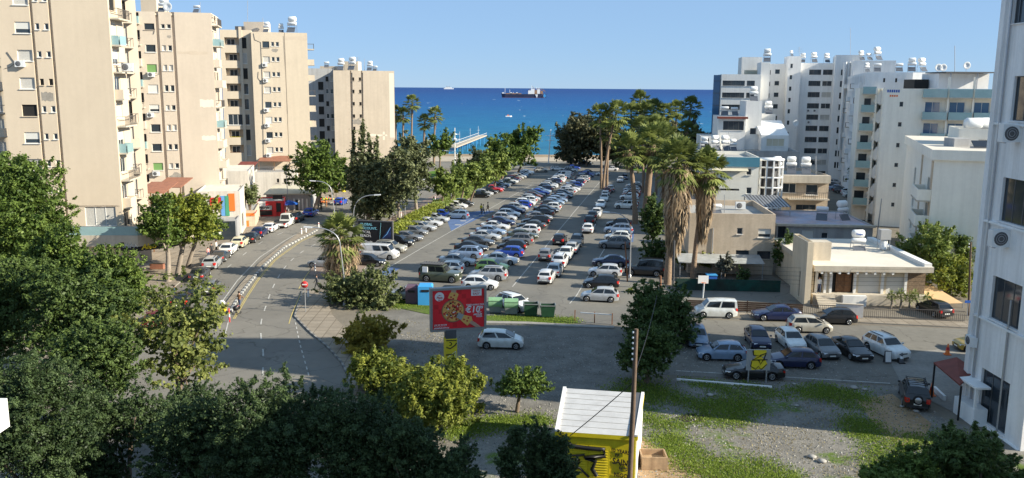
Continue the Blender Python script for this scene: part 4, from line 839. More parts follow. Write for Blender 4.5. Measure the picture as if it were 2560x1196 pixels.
def palm(label, base, top, Y, L, rf, nf=30, tr=.22, skirt=None, lean=0, group='fan palms', seed=0, proto=None):
    b = A(base, 500, Y) if not isinstance(base, tuple) else A(base[0], base[1], Y); t = A(top[0], top[1], Y); z0 = gz(Y); b = Vector((b.x, Y, z0)); root = thing('fan_palm', label, 'palm tree', b, group=group)
    h = t.z - z0; dx = t.x - b.x; mb = MB(); pts = []; rs = []
    for k in range(15):
        u = k / 14; pts.append(b + Vector((dx * u ** 1.6, 0, h * u))); rs.append(tr * (1.35 - .5 * u if u < .15 else 1.1 - .25 * u) * (1 + .08 * (k % 2)))
    mb.tube(pts, rs, 'palmbark', 10); mb.build('trunk', root)
    V, T = fronds(nf, L, rf, 40 + seed); V = V + np.array([dx, 0, h]); me = rawmesh('fronds', V, 4, 'frond', T, obj=False); o = bpy.data.objects.new('fronds', me); C.objects.link(o); o.parent = root
    if skirt:
        zz, r0, r1, n = skirt; V, T = skirtmesh(A(0, zz, Y).z - z0 + .3, h, r0, r1, n, 90 + seed, min(1.6, r1 * 1.2)); V[:, 0] += dx * .85; me = rawmesh('dead_skirt', V, 4, 'deadfrond', T, obj=False); o = bpy.data.objects.new('dead_skirt', me); C.objects.link(o); o.parent = root
    return root
palm('shaggy fan palm with brown skirt beside the dark billboard', (848, 700), (852, 590), 98, 1.75, 1.45, 44, .34, (695, 1.2, 2.5, 1100), seed=1)
palm('broad fan palm with a long brown skirt, nearest the plaster block', (1668, 715), (1697, 405), 96, 1.9, 1.5, 52, .32, (600, .68, 2.15, 1900), seed=2)
palm('skirted fan palm leaning right before the plaster block', (1732, 705), (1768, 425), 98, 1.7, 1.35, 46, .26, (572, .38, 1.55, 1400), seed=3)
palm('thick trunked fan palm behind the long skirted one', (1614, 545), (1632, 362), 143, 2.5, 2.0, 44, .55, (395, .7, 1.4, 160), seed=4)
palm('slim fan palm left of the thick trunked palm', (1588, 560), (1571, 375), 140, 2.0, 1.6, 36, .36, (400, .5, 1.3, 160), seed=5)
palm('leaning fan palm on the kerb island, left trunk', (1503, 464), (1500, 290), 205, 2.1, 1.6, 30, .26, None, seed=6)
palm('leaning fan palm on the kerb island, curved right trunk', (1508, 464), (1540, 285), 204, 2.3, 1.8, 32, .26, None, seed=7)
palm('short shaggy palm behind the kerb island palms', (1517, 464), (1522, 330), 207, 2.0, 1.7, 30, .26, (360, .5, 1.0, 90), seed=8)
for i, (x, y, Y, lb) in enumerate(((1601, 252, 262, 'highest palm crown of the grove'), (1578, 285, 240, 'sunlit palm just below the highest crown, left side'), (1612, 285, 236, 'sunlit palm just below the highest crown, right side'), (1634, 275, 250, 'palm right of the highest crown'), (1660, 283, 268, 'slim palm standing clear against the sea'),
        (1690, 275, 272, 'second slim palm standing clear against the sea'), (1727, 270, 246, 'tall palm nearest the white office block'), (1640, 325, 190, 'large lower palm crown in the middle of the grove'), (1605, 325, 195, 'lower palm crown left of the large one'), (1715, 330, 230, 'low bushy palm beneath the tall one by the office'), (1660, 345, 170, 'bright lower palm before the grove'))):
    palm(lb, (x + (-6, 3, -2, 4, 0, -2, -18, 2, 4, -3, 0)[i], 430), (x, y), Y, 2.2, 1.8, 34, .24, (y + 30, .4, .9, 90) if i in (0, 3, 6) else None, seed=20 + i, group='palm grove on the right')
for i, (x, y, Y, lb) in enumerate(((990, 285, 300, 'palm at the corner of the farthest cream tower'), (1008, 287, 298, 'short seaside palm left of the tallest one'), (1031, 257, 296, 'tallest seaside palm left of the pier'), (1062, 305, 290, 'leaning low seaside palm'), (1088, 287, 288, 'rightmost seaside palm near the round tree'))):
    palm(lb, (x + (0, 0, -2, -4, -3)[i], 420), (x, y), Y, 1.9, 1.6, 28, .30, (y + 25, .4, .8, 60), seed=50 + i, group='seaside palms on the left')
# yucca clump before the villa
for i, (x, t) in enumerate(((2225, 742), (2248, 738), (2270, 745), (2292, 740), (2316, 748))):
    b = A(x, 790, 85.5); root = thing('yucca', ['leftmost', 'second', 'middle', 'fourth', 'rightmost'][i] + ' spiky yucca behind the villa railing', 'plant', (b.x, 85.5, .02), group='yuccas before the villa'); tp = A(x + R.uniform(-5, 5), t, 85.5)
    mb = MB(); mb.tube([(b.x, 85.5, 0), ((b.x + tp.x) / 2 + .1, 85.5, tp.z / 2), (tp.x, 85.5, tp.z)], [.12, .1, .08], 'barkpale', 7); mb.build('stem', root)
    V, T = fronds(34, .35, .55, 70 + i, lo=-45, hi=85, seg=3); V = V + np.array([tp.x - b.x, 0, tp.z - .02]); me = rawmesh('leaves', V, 4, 'frond', T, obj=False); o = bpy.data.objects.new('leaves', me); C.objects.link(o); o.parent = root
# ---------------------------------------------------------------- buildings
M('wallcream', (.61, .51, .39), .85, .2, var=.05, scale=.18, streak=.035, bump=.15, bscale=8, world=True)
M('wallcreamb', (.585, .50, .405), .85, .2, var=.06, scale=.25, streak=.04, bump=.15, bscale=8, world=True)
M('wallyellow', (.58, .495, .385), .85, .2, var=.06, scale=.2, streak=.05, world=True)
M('wallold', (.575, .49, .39), .85, .2, var=.09, scale=.2, streak=.07, world=True)
M('wallwhite', (.84, .83, .81), .85, .2, var=.06, scale=.3, streak=.08, world=True)
M('wallbright', (.78, .77, .74), .8, .2, var=.06, scale=.3, streak=.10, world=True)
M('wallivory', (.86, .82, .72), .85, .2, var=.06, scale=.25, streak=.08, world=True)
M('wallbeige', (.56, .46, .35), .9, .2, var=.16, scale=.5, streak=.12, bump=.3, bscale=10, world=True)
M('wallsand', (.66, .57, .43), .85, .2, var=.1, scale=.4, streak=.12, world=True); M('wallgrey', (.42, .42, .42), .85, .2, var=.12, scale=.4, streak=.2, world=True)
M('wallstain', (.86, .84, .82), .85, .2, var=.07, scale=.5, streak=.18, bump=.2, bscale=8, world=True)
M('roofgrey', (.36, .35, .33), .9, .2, var=.2, scale=.3, world=True); M('roofwhite', (.66, .60, .51), .85, .2, var=.14, scale=.35, world=True, bump=.1)
M('roofpaint', (.42, .42, .50), .85, .2, var=.3, scale=.5, world=True, col2=(.55, .42, .42)); M('slab', (.55, .49, .40), .85, .2, var=.12, scale=.5, streak=.15, world=True)
M('bare', (.33, .30, .26), .9, .2, var=.3, scale=1.5, world=True); M('railing', (.10, .09, .085), .5); M('framewhite', (.72, .71, .68), .5); M('framedark', (.10, .10, .10), .5)
class Face:
    def __init__(s, P0, P1):
        s.o = Vector((P0[0], P0[1], 0)); d = Vector((P1[0] - P0[0], P1[1] - P0[1], 0)); s.w = d.length; s.u = d / s.w; s.n = Vector((s.u.y, -s.u.x, 0)); s.holes = []
    def uv(s, x, y):
        d = ray(x, y); t = (s.o - Vector((0, 0, HC))).dot(s.n) / d.dot(s.n); p = Vector((0, 0, HC)) + d * t
        return (p - s.o).dot(s.u), p.z
    def p(s, u, z, d=0): return s.o + s.u * u + s.n * d + Vector((0, 0, z))
    def rz(s): return math.atan2(s.u.y, s.u.x)
class Blk: pass
class Bld:
    def __init__(s, name, label, wall, cat='apartment block', group=None):
        s.mb = MB(); s.rb = MB(); s.wall = wall; s.name, s.label, s.cat, s.group = name, label, cat, group; s.root = None; s.faces = []; s.q = []
    def base(s, p):
        if not s.root: s.root = thing(s.name, s.label, s.cat, (p.x, p.y, gz(p.y)), group=s.group)
    def block(s, pxL, pxR, Y, tilt, depth, ztop=None, ytop=None, anchor='R', z0=None, roof='roofgrey', par=.5, wall=None, yref=220, faces='FLRB'):
        a = rad(tilt); u = Vector((math.cos(a), math.sin(a), 0)); v = Vector((-math.sin(a), math.cos(a), 0))
        pa = pxR if anchor == 'R' else pxL; po = pxL if anchor == 'R' else pxR
        q = A(pa, yref, Y); q.z = 0; d = ray(po, yref); n = Vector((u.y, -u.x, 0)); t = q.dot(n) / d.dot(n); o = d * t; o.z = 0
        PL, PR = (o, q) if anchor == 'R' else (q, o); PBL, PBR = PL + v * depth, PR + v * depth; s.base(PL)
        b = Blk(); b.F, b.R, b.B, b.L = Face(PL, PR), Face(PR, PBR), Face(PBR, PBL), Face(PBL, PL)
        b.z1 = ztop if ztop is not None else A(pa, ytop, Y).z; b.z0 = z0 if z0 is not None else min(gz(PL.y), gz(PBL.y)) - .1
        for f in (b.F, b.R, b.B, b.L): f.z0, f.z1, f.mat = b.z0, b.z1, wall or s.wall; s.faces.append(f)
        pl = [(p.x, p.y) for p in (PL, PR, PBR, PBL)]; b.poly = pl; zr = b.z1 - par
        s.rb.face([(x, y, zr) for x, y in pl], roof)
        if par:
            c = (PL + PR + PBR + PBL) / 4; inn = [tuple((Vector((x, y, 0)) + (c - Vector((x, y, 0))).normalized() * .28).xy) for x, y in pl]
            for i in range(4):
                j = (i + 1) % 4; s.rb.face([(*pl[i], b.z1), (*pl[j], b.z1), (*inn[j], b.z1), (*inn[i], b.z1)], wall or s.wall); s.rb.face([(*inn[i], b.z1), (*inn[j], b.z1), (*inn[j], zr), (*inn[i], zr)], wall or s.wall)
        return b
    def win(s, f, u0, u1, z0, z1, kind='w2', dep=.16):
        if u1 - u0 < .15 or z1 - z0 < .15: return
        u0 = max(.08, u0); u1 = min(f.w - .08, u1); z1 = min(z1, f.z1 - .15)
        if u1 - u0 < .15: return
        for h in f.holes:
            if u0 < h[1] + .05 and u1 > h[0] - .05 and z0 < h[3] + .05 and z1 > h[2] - .05: return
        f.holes.append((u0, u1, z0, z1, dep if kind != 'loggia' else 1.3, kind)); s.q.append((f, u0, u1, z0, z1, kind, dep))
    def grid(s, f, cols, rows, yref, xref, kinds='w2', dep=.16):
        i = 0
        for (ya, yb) in rows:
            za, zb = f.uv(xref, yb)[1], f.uv(xref, ya)[1]
            for (xa, xb) in cols:
                k = kinds if isinstance(kinds, str) else kinds[i % len(kinds)]; i += 1
                s.win(f, f.uv(xa, yref)[0], f.uv(xb, yref)[0], za, zb, k, dep)
    def groove(s, f, x, w, yref, dep=.3):
        u = f.uv(x, yref)[0]; f.holes.append((u - w / 2, u + w / 2, f.z0 + .3, f.z1 - .02, dep, 'groove'))
    def mkwin(s, f, u0, u1, z0, z1, kind, dep):
        if kind == 'groove': return
        fr = MB(); fm = 'framedark' if kind in ('dk', 'dkc') else 'framewhite'; d = -dep + .03; t = .06
        def fb(ua, ub, za, zb, dd=d, th=.05, m=fm): fr.box(f.p((ua + ub) / 2, (za + zb) / 2, dd), (ub - ua, th, zb - za), m, f.rz())
        if kind == 'loggia':
            D = -1.3; par = MB(); par.box(f.p((u0 + u1) / 2, z0 + .45, -.06), (u1 - u0, .12, .9), f.mat, f.rz()); par.build('balcony_parapet', s.root)
            fr = MB(); fr.box(f.p((u0 + u1) / 2, z0 + .98, -.04), (u1 - u0, .05, .05), R.choice(['rust', 'railing', 'metal', 'yellow']), f.rz()); fr.build('balcony_rail', s.root)
            uu = u0 + (u1 - u0) * R.uniform(.1, .3); fr = MB(); ww = (u1 - u0) * .55; d = D + .04
            for (a, b_, c, e) in ((uu, uu + ww, z0 + .05, z0 + .13), (uu, uu + ww, z0 + 2.1, z0 + 2.2), (uu, uu + .07, z0, z0 + 2.2), (uu + ww - .07, uu + ww, z0, z0 + 2.2), (uu + ww / 2 - .04, uu + ww / 2 + .04, z0, z0 + 2.2)): fr.box(f.p((a + b_) / 2, (c + e) / 2, d), (b_ - a, .05, e - c), fm, f.rz())
            o = fr.build('window', s.root); pn = MB(); pn.face([f.p(uu, z0, d - .02), f.p(uu + ww, z0, d - .02), f.p(uu + ww, z0 + 2.2, d - .02), f.p(uu, z0 + 2.2, d - .02)], 'glass'); pn.build('pane', o); return
        if kind != 'op':
            fb(u0, u1, z0, z0 + t); fb(u0, u1, z1 - t, z1); fb(u0, u0 + t, z0 + t, z1 - t); fb(u1 - t, u1, z0 + t, z1 - t)
            nm = max(1, int((u1 - u0) / (.95 if kind != 'dk4' else .8)))
            for k in range(1, nm): uu = u0 + (u1 - u0) * k / nm; fb(uu - t / 2, uu + t / 2, z0 + t, z1 - t)
            fr.box(f.p((u0 + u1) / 2, z0 - .04, .03), (u1 - u0 + .16, .16, .07), fm if fm == 'framewhite' else f.mat, f.rz())
        else: fr.box(f.p((u0 + u1) / 2, z0 - .04, .03), (u1 - u0 + .16, .16, .07), f.mat, f.rz())
        o = fr.build('window', s.root)
        def pane(a, b_, mat, nm, dd):
            pn = MB(); pn.face([f.p(u0, a, dd), f.p(u1, a, dd), f.p(u1, b_, dd), f.p(u0, b_, dd)], mat); pn.build(nm, o)
        if kind in ('sh', 'shg'): pane(z0, z1, 'shutter' if kind == 'sh' else 'shuttergreen', 'shutter', d + .035)
        elif kind == 'hs': m_ = z0 + (z1 - z0) * .38; pane(m_, z1, 'shutter', 'shutter', d + .035); pane(z0, m_, 'glass', 'pane', d)
        elif kind == 'cu': pane(z0, z1, 'curtain', 'curtain', d - .015)
        elif kind == 'blue': pane(z0, z1, 'glassblue', 'pane', d)
        elif kind == 'yel': pane(z0, z1, 'canvas', 'blind', d)
        elif kind == 'op': pane(z0, z1, 'dark', 'opening', -dep + .002)
        else: pane(z0, z1, 'glass', 'pane', d)
    def wallface(s, f):
        us = sorted({0, f.w} | {round(v, 4) for h in f.holes for v in h[:2]}); zs = sorted({f.z0, f.z1} | {round(v, 4) for h in f.holes for v in h[2:4]})
        H = [tuple(round(v, 4) for v in h[:4]) + h[4:] for h in f.holes]; inh = lambda u, z: any(h[0] < u < h[1] and h[2] < z < h[3] for h in H)
        for i in range(len(zs) - 1):
            zc = (zs[i] + zs[i + 1]) / 2; j = 0
            while j < len(us) - 1:
                if inh((us[j] + us[j + 1]) / 2, zc): j += 1; continue
                k = j
                while k < len(us) - 1 and not inh((us[k] + us[k + 1]) / 2, zc): k += 1
                s.mb.face([f.p(us[j], zs[i]), f.p(us[k], zs[i]), f.p(us[k], zs[i + 1]), f.p(us[j], zs[i + 1])], f.mat); j = k
        for (a, b, c, e, d, k) in H:
            q = [(a, c), (b, c), (b, e), (a, e)]
            for i in range(4): (x, y), (x2, y2) = q[i], q[(i + 1) % 4]; s.mb.face([f.p(x, y), f.p(x2, y2), f.p(x2, y2, -d), f.p(x, y, -d)][::-1], f.mat)
            s.mb.face([f.p(x, y, -d) for x, y in q], f.mat)
    def balcony(s, f, u0, u1, z, dep=1.2, par='solid', mat=None, h=1.0, name='balcony'):
        m_ = MB(); mat = mat or f.mat; c = (u0 + u1) / 2; m_.box(f.p(c, z, dep / 2 + .01), (u1 - u0, dep, .18), 'slab', f.rz()); o = m_.build(name, s.root); m_ = MB()
        k = {'solid': mat, 'glass': 'glassgreen'}.get(par); z2 = z + .09
        if k:
            th = .12 if par == 'solid' else .03
            m_.box(f.p(c, z2 + h / 2, dep - th), (u1 - u0 - .04, th, h), k, f.rz())
            for uu in (u0 + .08, u1 - .08): m_.box(f.p(uu, z2 + h / 2, dep / 2 - .08), (th, dep - .2, h), k, f.rz())
        else:
            m_.bar(f.p(u0, z2 + h, dep - .05), f.p(u1, z2 + h, dep - .05), .06, .06, 'railing'); n = max(2, int((u1 - u0) / .3))
            for i in range(n + 1): uu = u0 + .05 + (u1 - u0 - .1) * i / n; m_.bar(f.p(uu, z2, dep - .05), f.p(uu, z2 + h, dep - .05), .035, .035, 'railing')
            for uu in (u0 + .05, u1 - .05): m_.bar(f.p(uu, z2 + h, 0), f.p(uu, z2 + h, dep - .05), .05, .05, 'railing')
        m_.build('railing', o); return o
    def part(s, name, mb, label=None): return mb.build(name, s.root, label)
    def finish(s):
        for f in s.faces: s.wallface(f)
        s.mb.build('wall', s.root)
        if s.rb.v: s.rb.build('roof', s.root)
        for q in s.q: s.mkwin(*q)
        return s.root
def rbox(b, pxL, pxR, y0, y1, Y, dep, mat, name='roof_hut'):
    p, q = A(pxL, y1, Y), A(pxR, y1, Y); t = A((pxL + pxR) / 2, y0, Y); m_ = MB(); m_.box(((p.x + q.x) / 2, Y + dep / 2, (p.z + t.z) / 2), (q.x - p.x, dep, t.z - p.z), mat); return b.part(name, m_)
FL8 = lambda y, sp, n, h: [(y + sp * i, y + sp * i + h) for i in range(n)]
# L1 ------------------------------------------------ the nearest cream tower
CT = 'cream apartment towers along the avenue'
b = Bld('apartment_tower', 'nearest cream apartment tower, cut by the top left of the frame', 'wallcream', group=CT); k = b.block(8, 284, 97, 8, 5.2, 36); f = F1 = k.F; F1R = k.R
b.groove(f, 93, .32, 209); b.groove(f, 139.5, .32, 209)
rows = [(-13, 13), (55, 84), (125, 153), (194, 223), (262, 291), (331, 359), (398, 427), (464, 492)]
b.grid(f, [(49, 87)], rows, 209, 68, ['cu', 'hs', 'cu', 'cu', 'op', 'hs', 'cu', 'yel']); b.grid(f, [(100, 110), (122.5, 133)], [(a + 3, c - 10) for a, c in rows], 209, 68, ['w1', 'w1', 'w1', 'w1', 'w1', 'w1', 'op', 'op', 'w1', 'w1'])
za, zb = f.uv(250, 566)[1], f.uv(250, 516)[1]; b.win(f, f.uv(213, 540)[0], f.uv(290, 540)[0], za, zb, 'cu', .12)
fr = k.R
for i in range(11):
    z = f.uv(280, 464 - 68.5 * (i - 1))[1] - 2.6
    b.win(fr, .5, 2.6, z + .9, z + 2.5, R.choice(['w2', 'hs', 'cu', 'op']))
    if i: b.balcony(fr, .3, 2.6 if i % 2 else 4.6, z, .95, ['rail', 'solid', 'rail', 'glass'][i % 4])
k2 = b.block(302, 352, 106, 28, 7, 36, wall='wallcreamb'); 
for i in range(11):
    z = f.uv(280, 464 - 68.5 * (i - 1))[1] - 2.5; b.win(k2.F, .4, 1.1, z + .4, z + 2.5, R.choice(['op', 'cu', 'w1'])); b.balcony(k2.F, .15, 1.7, z, .7, 'rail' if i % 3 else 'solid')
b.finish()
m_ = MB(); m_.prism([(q.x, q.y) for q in [k.F.p(5.0, 0, .01), k.F.p(5.0, 0, 1.4), k.F.p(11.5, 0, 1.8), k.F.p(13.5, 0, 2.2), k.F.p(16.5, 0, 0), k.F.p(19, 0, -5), k.F.p(16, 0, -7), k.F.p(12.4, 0, -.02)]], f.uv(250, 606)[1] - .2, f.uv(250, 583)[1], 'slab'); b.part('terrace_slab', m_)
m_ = MB(); pts = [k.F.p(5.0, 0, 1.35), k.F.p(11.5, 0, 1.75), k.F.p(13.5, 0, 2.1), k.F.p(16.4, 0, 0), k.F.p(18.9, 0, -5)]; zt = f.uv(250, 583)[1]
for p, q in zip(pts, pts[1:]): m_.bar(p + Vector((0, 0, zt + .5)), q + Vector((0, 0, zt + .5)), .03, 1.0, 'glassgreen'); m_.bar(p + Vector((0, 0, zt + 1.03)), q + Vector((0, 0, zt + 1.03)), .06, .05, 'metal')
b.part('glass_railing', m_)
m_ = MB()
for p, q in zip(pts[1:], pts[2:]): m_.bar(p + Vector((0, 0, zt - 1.3)), q + Vector((0, 0, zt - 1.3)), .12, 1.0, 'black')
fs = b.part('fascia_sign', m_, 'black curved shop fascia with pale and yellow script'); OFF[fs.name] = OFF[b.root.name]
ux = (pts[3] - pts[2]).normalized(); q = pts[2] + Vector((0, 0, zt - 1.62)) + ux * .3 + Vector((ux.y, -ux.x, 0)) * .1; textmb('Aleo', .85, 'yellow', q, ux, (0, 0, 1), .03, .2).build('lettering', fs)
ux = (pts[2] - pts[1]).normalized(); q = pts[1] + Vector((0, 0, zt - 1.3)) + ux * .1 + Vector((ux.y, -ux.x, 0)) * .1
m_ = MB(); g_ = random.Random(4)
for i in range(9): m_.tube([q + ux * (.1 + .2 * i) + Vector((0, 0, g_.uniform(-.1, .1))), q + ux * (.2 + .2 * i) + Vector((0, 0, g_.uniform(.2, .55))), q + ux * (.27 + .2 * i) + Vector((0, 0, g_.uniform(-.2, .1)))], .03, 'white', 5)
m_.build('scribble', fs)
b = Bld('apartment_tower', 'cream tower sliver at the left frame edge behind the nearest one', 'wallyellow', group=CT); k = b.block(-160, 11, 118, 8, 8, 30)
b.grid(k.F, [(-120, -90), (-60, -30)], FL8(60, 57, 7, 26), 200, -60, 'w2')
for i in range(8): b.balcony(k.F, k.F.uv(-25, 220)[0], k.F.uv(9, 220)[0], 2.5 + 3.1 * i, 1.2, ['solid', 'rail'][i % 2]); b.win(k.F, k.F.uv(-20, 220)[0], k.F.uv(2, 220)[0], 2.7 + 3.1 * i, 4.8 + 3.1 * i, 'cu')
b.finish()
# L2
b = Bld('apartment_tower', 'second cream tower with two dark grooves and wide blank wall', 'wallcreamb', group=CT); k = b.block(325, 537, 134, 12, 9, ytop=33); f = F2 = k.F
rows = [(59, 75), (112, 131), (161, 181), (212, 233), (262, 280), (311, 331), (360, 379), (408, 426)]
b.groove(f, 396.5, .45, 119); b.groove(f, 436, .45, 119)
b.grid(f, [(364, 389)], rows, 121, 377, ['dk', 'w2', 'shg', 'sh', 'hs', 'w2', 'w2', 'shg']); b.grid(f, [(405.5, 415), (420, 430)], [(a + 1, c - 4) for a, c in rows], 121, 377, ['w1', 'w1', 'cu', 'w1', 'cu', 'cu'])
for i in range(9):
    z = 6.2 + 3.08 * i; b.win(k.R, .4, 2.2, z + .2, z + 2.3, R.choice(['w2', 'hs', 'op', 'cu'])); b.win(k.R, 3.2, 5.5, z + .9, z + 2.3, R.choice(['w2', 'hs', 'op'])); b.balcony(k.R, .15, 3.2 + (i % 3), z, .9 + .3 * (i % 2), ['rail', 'solid', 'solid', 'glass'][i % 4])
    b.win(f, f.uv(345, 200)[0], f.uv(357, 200)[0], z + .8, z + 2.2, 'op'); b.balcony(f, f.uv(340, 200)[0], f.uv(359, 200)[0], z, .9, ['solid', 'rail', 'glass'][i % 3])
rbox(b, 353, 392, -30, 30, 141, 5, 'wallcream'); b.finish()
def patch(b, f, x, y, w, h, seed):
    g = random.Random(seed); u, z = f.uv(x, y); m_ = MB(); pts = []
    for i in range(14): a = 2 * math.pi * i / 14; r = g.uniform(.6, 1.1); pts.append(f.p(u + w * r * math.cos(a), z + h * r * math.sin(a), .012))
    m_.face(pts, 'bare'); b.part('plaster_damage', m_, 'bare grey patch where plaster fell off')
patch(b, f, 440, 441, 1.0, .7, 3); patch(b, f, 424, 92, .35, .3, 4)
# L3
b = Bld('apartment_tower', 'third cream tower with stacked loggias on its left half', 'wallyellow', group=CT); k = b.block(633, 772, 178, 14, 11, ytop=83); f = F3 = k.F
rows = FL8(104, 37.75, 8, 16); b.grid(f, [(659, 676)], rows, 187, 667, ['dk', 'cu', 'cu', 'cu', 'w2', 'sh', 'w2', 'cu']); b.grid(f, [(680.5, 688), (692, 700)], [(a + 1, c - 4) for a, c in rows], 187, 667, 'w1')
patch(b, f, 687, 126, .7, .45, 6)
b.groove(f, 714, .18, 187, .06)
for i in range(8):
    z = 7.5 + 3.1 * i; b.balcony(k.R, .2, 3.6, z, 1.3, ['solid', 'rail', 'solid'][i % 3]); b.win(k.R, .6, 2.8, z + .1, z + 2.3, R.choice(['cu', 'op', 'w2']))
k2 = b.block(556, 634, 177, 14, 9, ytop=76, wall='wallyellow'); f2 = k2.F
for i in range(8):
    ya = 94 + 38.4 * i; za, zb = f2.uv(583, ya + 27)[1], f2.uv(583, ya)[1]
    if i == 5: b.win(f2, f2.uv(565, 187)[0], f2.uv(602, 187)[0], za, zb, 'dk4')
    else: b.win(f2, f2.uv(565, 187)[0], f2.uv(602, 187)[0], za - .3, zb, 'loggia')
    b.win(f2, f2.uv(608, 187)[0], f2.uv(619.5, 187)[0], za, zb, ['op', 'cu', 'op', 'w1', 'w1', 'w1', 'op', 'cu'][i])
m_ = MB(); u = f2.uv(605, 187)[0]; m_.box(f2.p(u, f2.z1 / 2, .12), (.55, .24, f2.z1 + 1.2), 'wallyellow', f2.rz()); b.part('pier', m_)
rbox(b, 610, 660, 55, 84, 182, 5, 'wallcreamb'); rbox(b, 588, 610, 66, 84, 181, 3, 'dgrey', 'roof_tank_housing'); b.finish()
# L4
b = Bld('apartment_tower', 'farthest cream tower, weathered, with a strip of tiny windows', 'wallold', group=CT); k = b.block(834, 986, 217, 11, 12, ytop=178); f = F4 = k.F
rows = FL8(194, 30.8, 6, 8.5); b.grid(f, [(880, 885.5), (897, 902.5)], rows, 200, 890, 'op'); b.groove(f, 877, .35, 200); b.groove(f, 904.5, .3, 200)
k2 = b.block(758, 835, 219, 11, 10, ytop=172, wall='wallgrey'); b.grid(k2.F, [(814, 821), (825, 833)], FL8(192, 30.8, 6, 12), 200, 823, ['op', 'cu', 'w1', 'w1']); 
for i in range(6): b.win(k2.F, k2.F.uv(795, 200)[0], k2.F.uv(808, 200)[0], k2.F.uv(800, 225 + 30.8 * i)[1], k2.F.uv(800, 205 + 30.8 * i)[1], 'op')
patch(b, f, 893, 305, 1.4, .9, 9); rbox(b, 858, 895, 154, 178, 222, 5, 'wallyellow'); rbox(b, 800, 850, 166, 176, 224, 4, 'wallold'); b.finish()
# right hand side -------------------------------------------------------------
WB = 'white blocks on the right'
b = Bld('office_block', 'white office block with blue glass side beside the sea', 'wallbright', 'office block', WB); k = b.block(1803, 1901, 224, -8, 12, ytop=186, anchor='L'); f = k.F
b.grid(f, [(1806.5, 1862), (1867, 1887)], [(202, 215), (232, 245), (262, 275), (292, 305), (322, 335)], 208, 1830, 'dk')
k2 = b.block(1783, 1802.5, 226, -22, 8, ytop=188, wall='glassblue', roof='roofgrey'); m_ = MB()
for i in range(9): m_.box(k2.F.p(k2.F.w / 2, k2.z1 - 1.5 - 3.1 * i, .03), (k2.F.w, .05, .10), 'dgrey', k2.F.rz())
m_.box(k2.F.p(k2.F.w, k2.z1 / 2, .04), (.5, .14, k2.z1), 'dgrey', k2.F.rz()); b.part('mullions', m_)
b.block(1900, 1922, 226, -8, 8, ytop=156, anchor='L'); b.block(1851, 1902, 236, -8, 8, ytop=143, anchor='L'); rbox(b, 1864, 1893, 176, 186, 233, 1.5, 'canvas', 'roof_awning'); b.finish()
m_ = MB()
b = Bld('apartment_block', 'white apartment block with dark window pairs and slim stair tower', 'wallwhite', group=WB); k = b.block(1922, 1968, 240, -8, 14, ytop=160, anchor='L')
b.grid(k.F, [(1938, 1949.5)], FL8(174, 29, 8, 11), 180, 1944, 'dk'); b.grid(k.F, [(1924, 1927)], FL8(176, 29, 7, 11), 180, 1925, 'op')
k = b.block(1967, 1999, 236, -8, 7, ytop=141, anchor='L'); b.grid(k.F, [(1976, 1982)], FL8(160, 28.4, 8, 10.5), 166, 1979, 'dk'); b.grid(k.R, [(1999.5, 2001)], FL8(172, 29, 7, 12), 180, 2000, 'op')
k = b.block(1999, 2088, 238, -8, 14, ytop=158, anchor='L'); F7 = k.F; b.grid(k.F, [(2023, 2053), (2057.5, 2081.5)], FL8(174.5, 28.1, 10, 13), 182, 2038, ['dk', 'dk', 'dk', 'w2', 'dk', 'cu', 'dk', 'w2', 'dk', 'cu', 'dk', 'dk']); b.finish()
b = Bld('apartment_block', 'tall white block with a blank wall and two white ducts', 'wallwhite', group=WB); k = b.block(2084, 2150, 230, -18, 20, ytop=138, anchor='L')
b.grid(k.F, [(2102, 2107), (2109, 2113)], FL8(174, 29, 9, 15), 180, 2105, ['w1', 'op', 'dk']); b.grid(k.F, [(2128, 2134), (2138, 2143)], FL8(174, 29, 9, 15), 180, 2131, ['op', 'w1', 'cu'])
m_ = MB()
for x in (2114, 2123): p = A(x, 155, 226); q = A(x, 375, 226); m_.tube([(p.x, 226, q.z), (p.x, 226, p.z)], .42, 'whitemetal', 10)
b.part('ventilation_duct', m_); b.finish()
b = Bld('apartment_block', 'long white block receding along the narrow back street', 'wallwhite', group=WB); k = b.block(2163, 2345, 165, -18, 66, ytop=181, anchor='L'); f = k.L
for i in range(8):
    for j in range(16):
        u = 2 + 4.0 * j
        if u < 64: b.win(f, u, u + R.choice([.7, 1.3, 1.6]), 2.2 + 3.0 * i, 3.7 + 3.0 * i, R.choice(['op', 'w1', 'cu', 'dk', 'op']))
        if (i * 5 + j * 3) % 7 == 0 and j < 15: b.balcony(f, u - .3, u + 2.0, 1.2 + 3.0 * i, .8, 'rail' if j % 2 else 'solid')
b.grid(k.F, [(2208, 2213), (2238, 2243)], [(196, 206), (235, 245)], 200, 2210, 'op')
b.block(2215, 2330, 178, -18, 20, ytop=181, anchor='L'); b.block(2130, 2235, 215, -18, 15, ytop=152, anchor='L'); rbox(b, 2280, 2330, 182, 215, 158, 3, 'wallwhite', 'stair_hut'); b.finish()
b = Bld('hotel', 'ivory hotel with teal glass balconies and outside stair', 'wallivory', 'hotel', WB); k = b.block(2213, 2500, 140, -18, 32, ytop=222, anchor='L'); f = k.F; HF = k
b.grid(f, [(2249, 2258)], [(255, 267)], 261, 2253, 'dk'); b.grid(f, [(2245, 2254)], [(306, 317)], 311, 2249, 'dk'); b.grid(f, [(2240.5, 2249)], [(358, 369)], 363, 2245, 'dk'); b.grid(f, [(2236, 2245)], [(408, 418)], 413, 2240, 'dk'); b.grid(f, [(2231.5, 2240)], [(458, 468)], 463, 2236, 'dk'); b.grid(f, [(2228, 2236)], [(507, 517)], 512, 2232, 'dk')
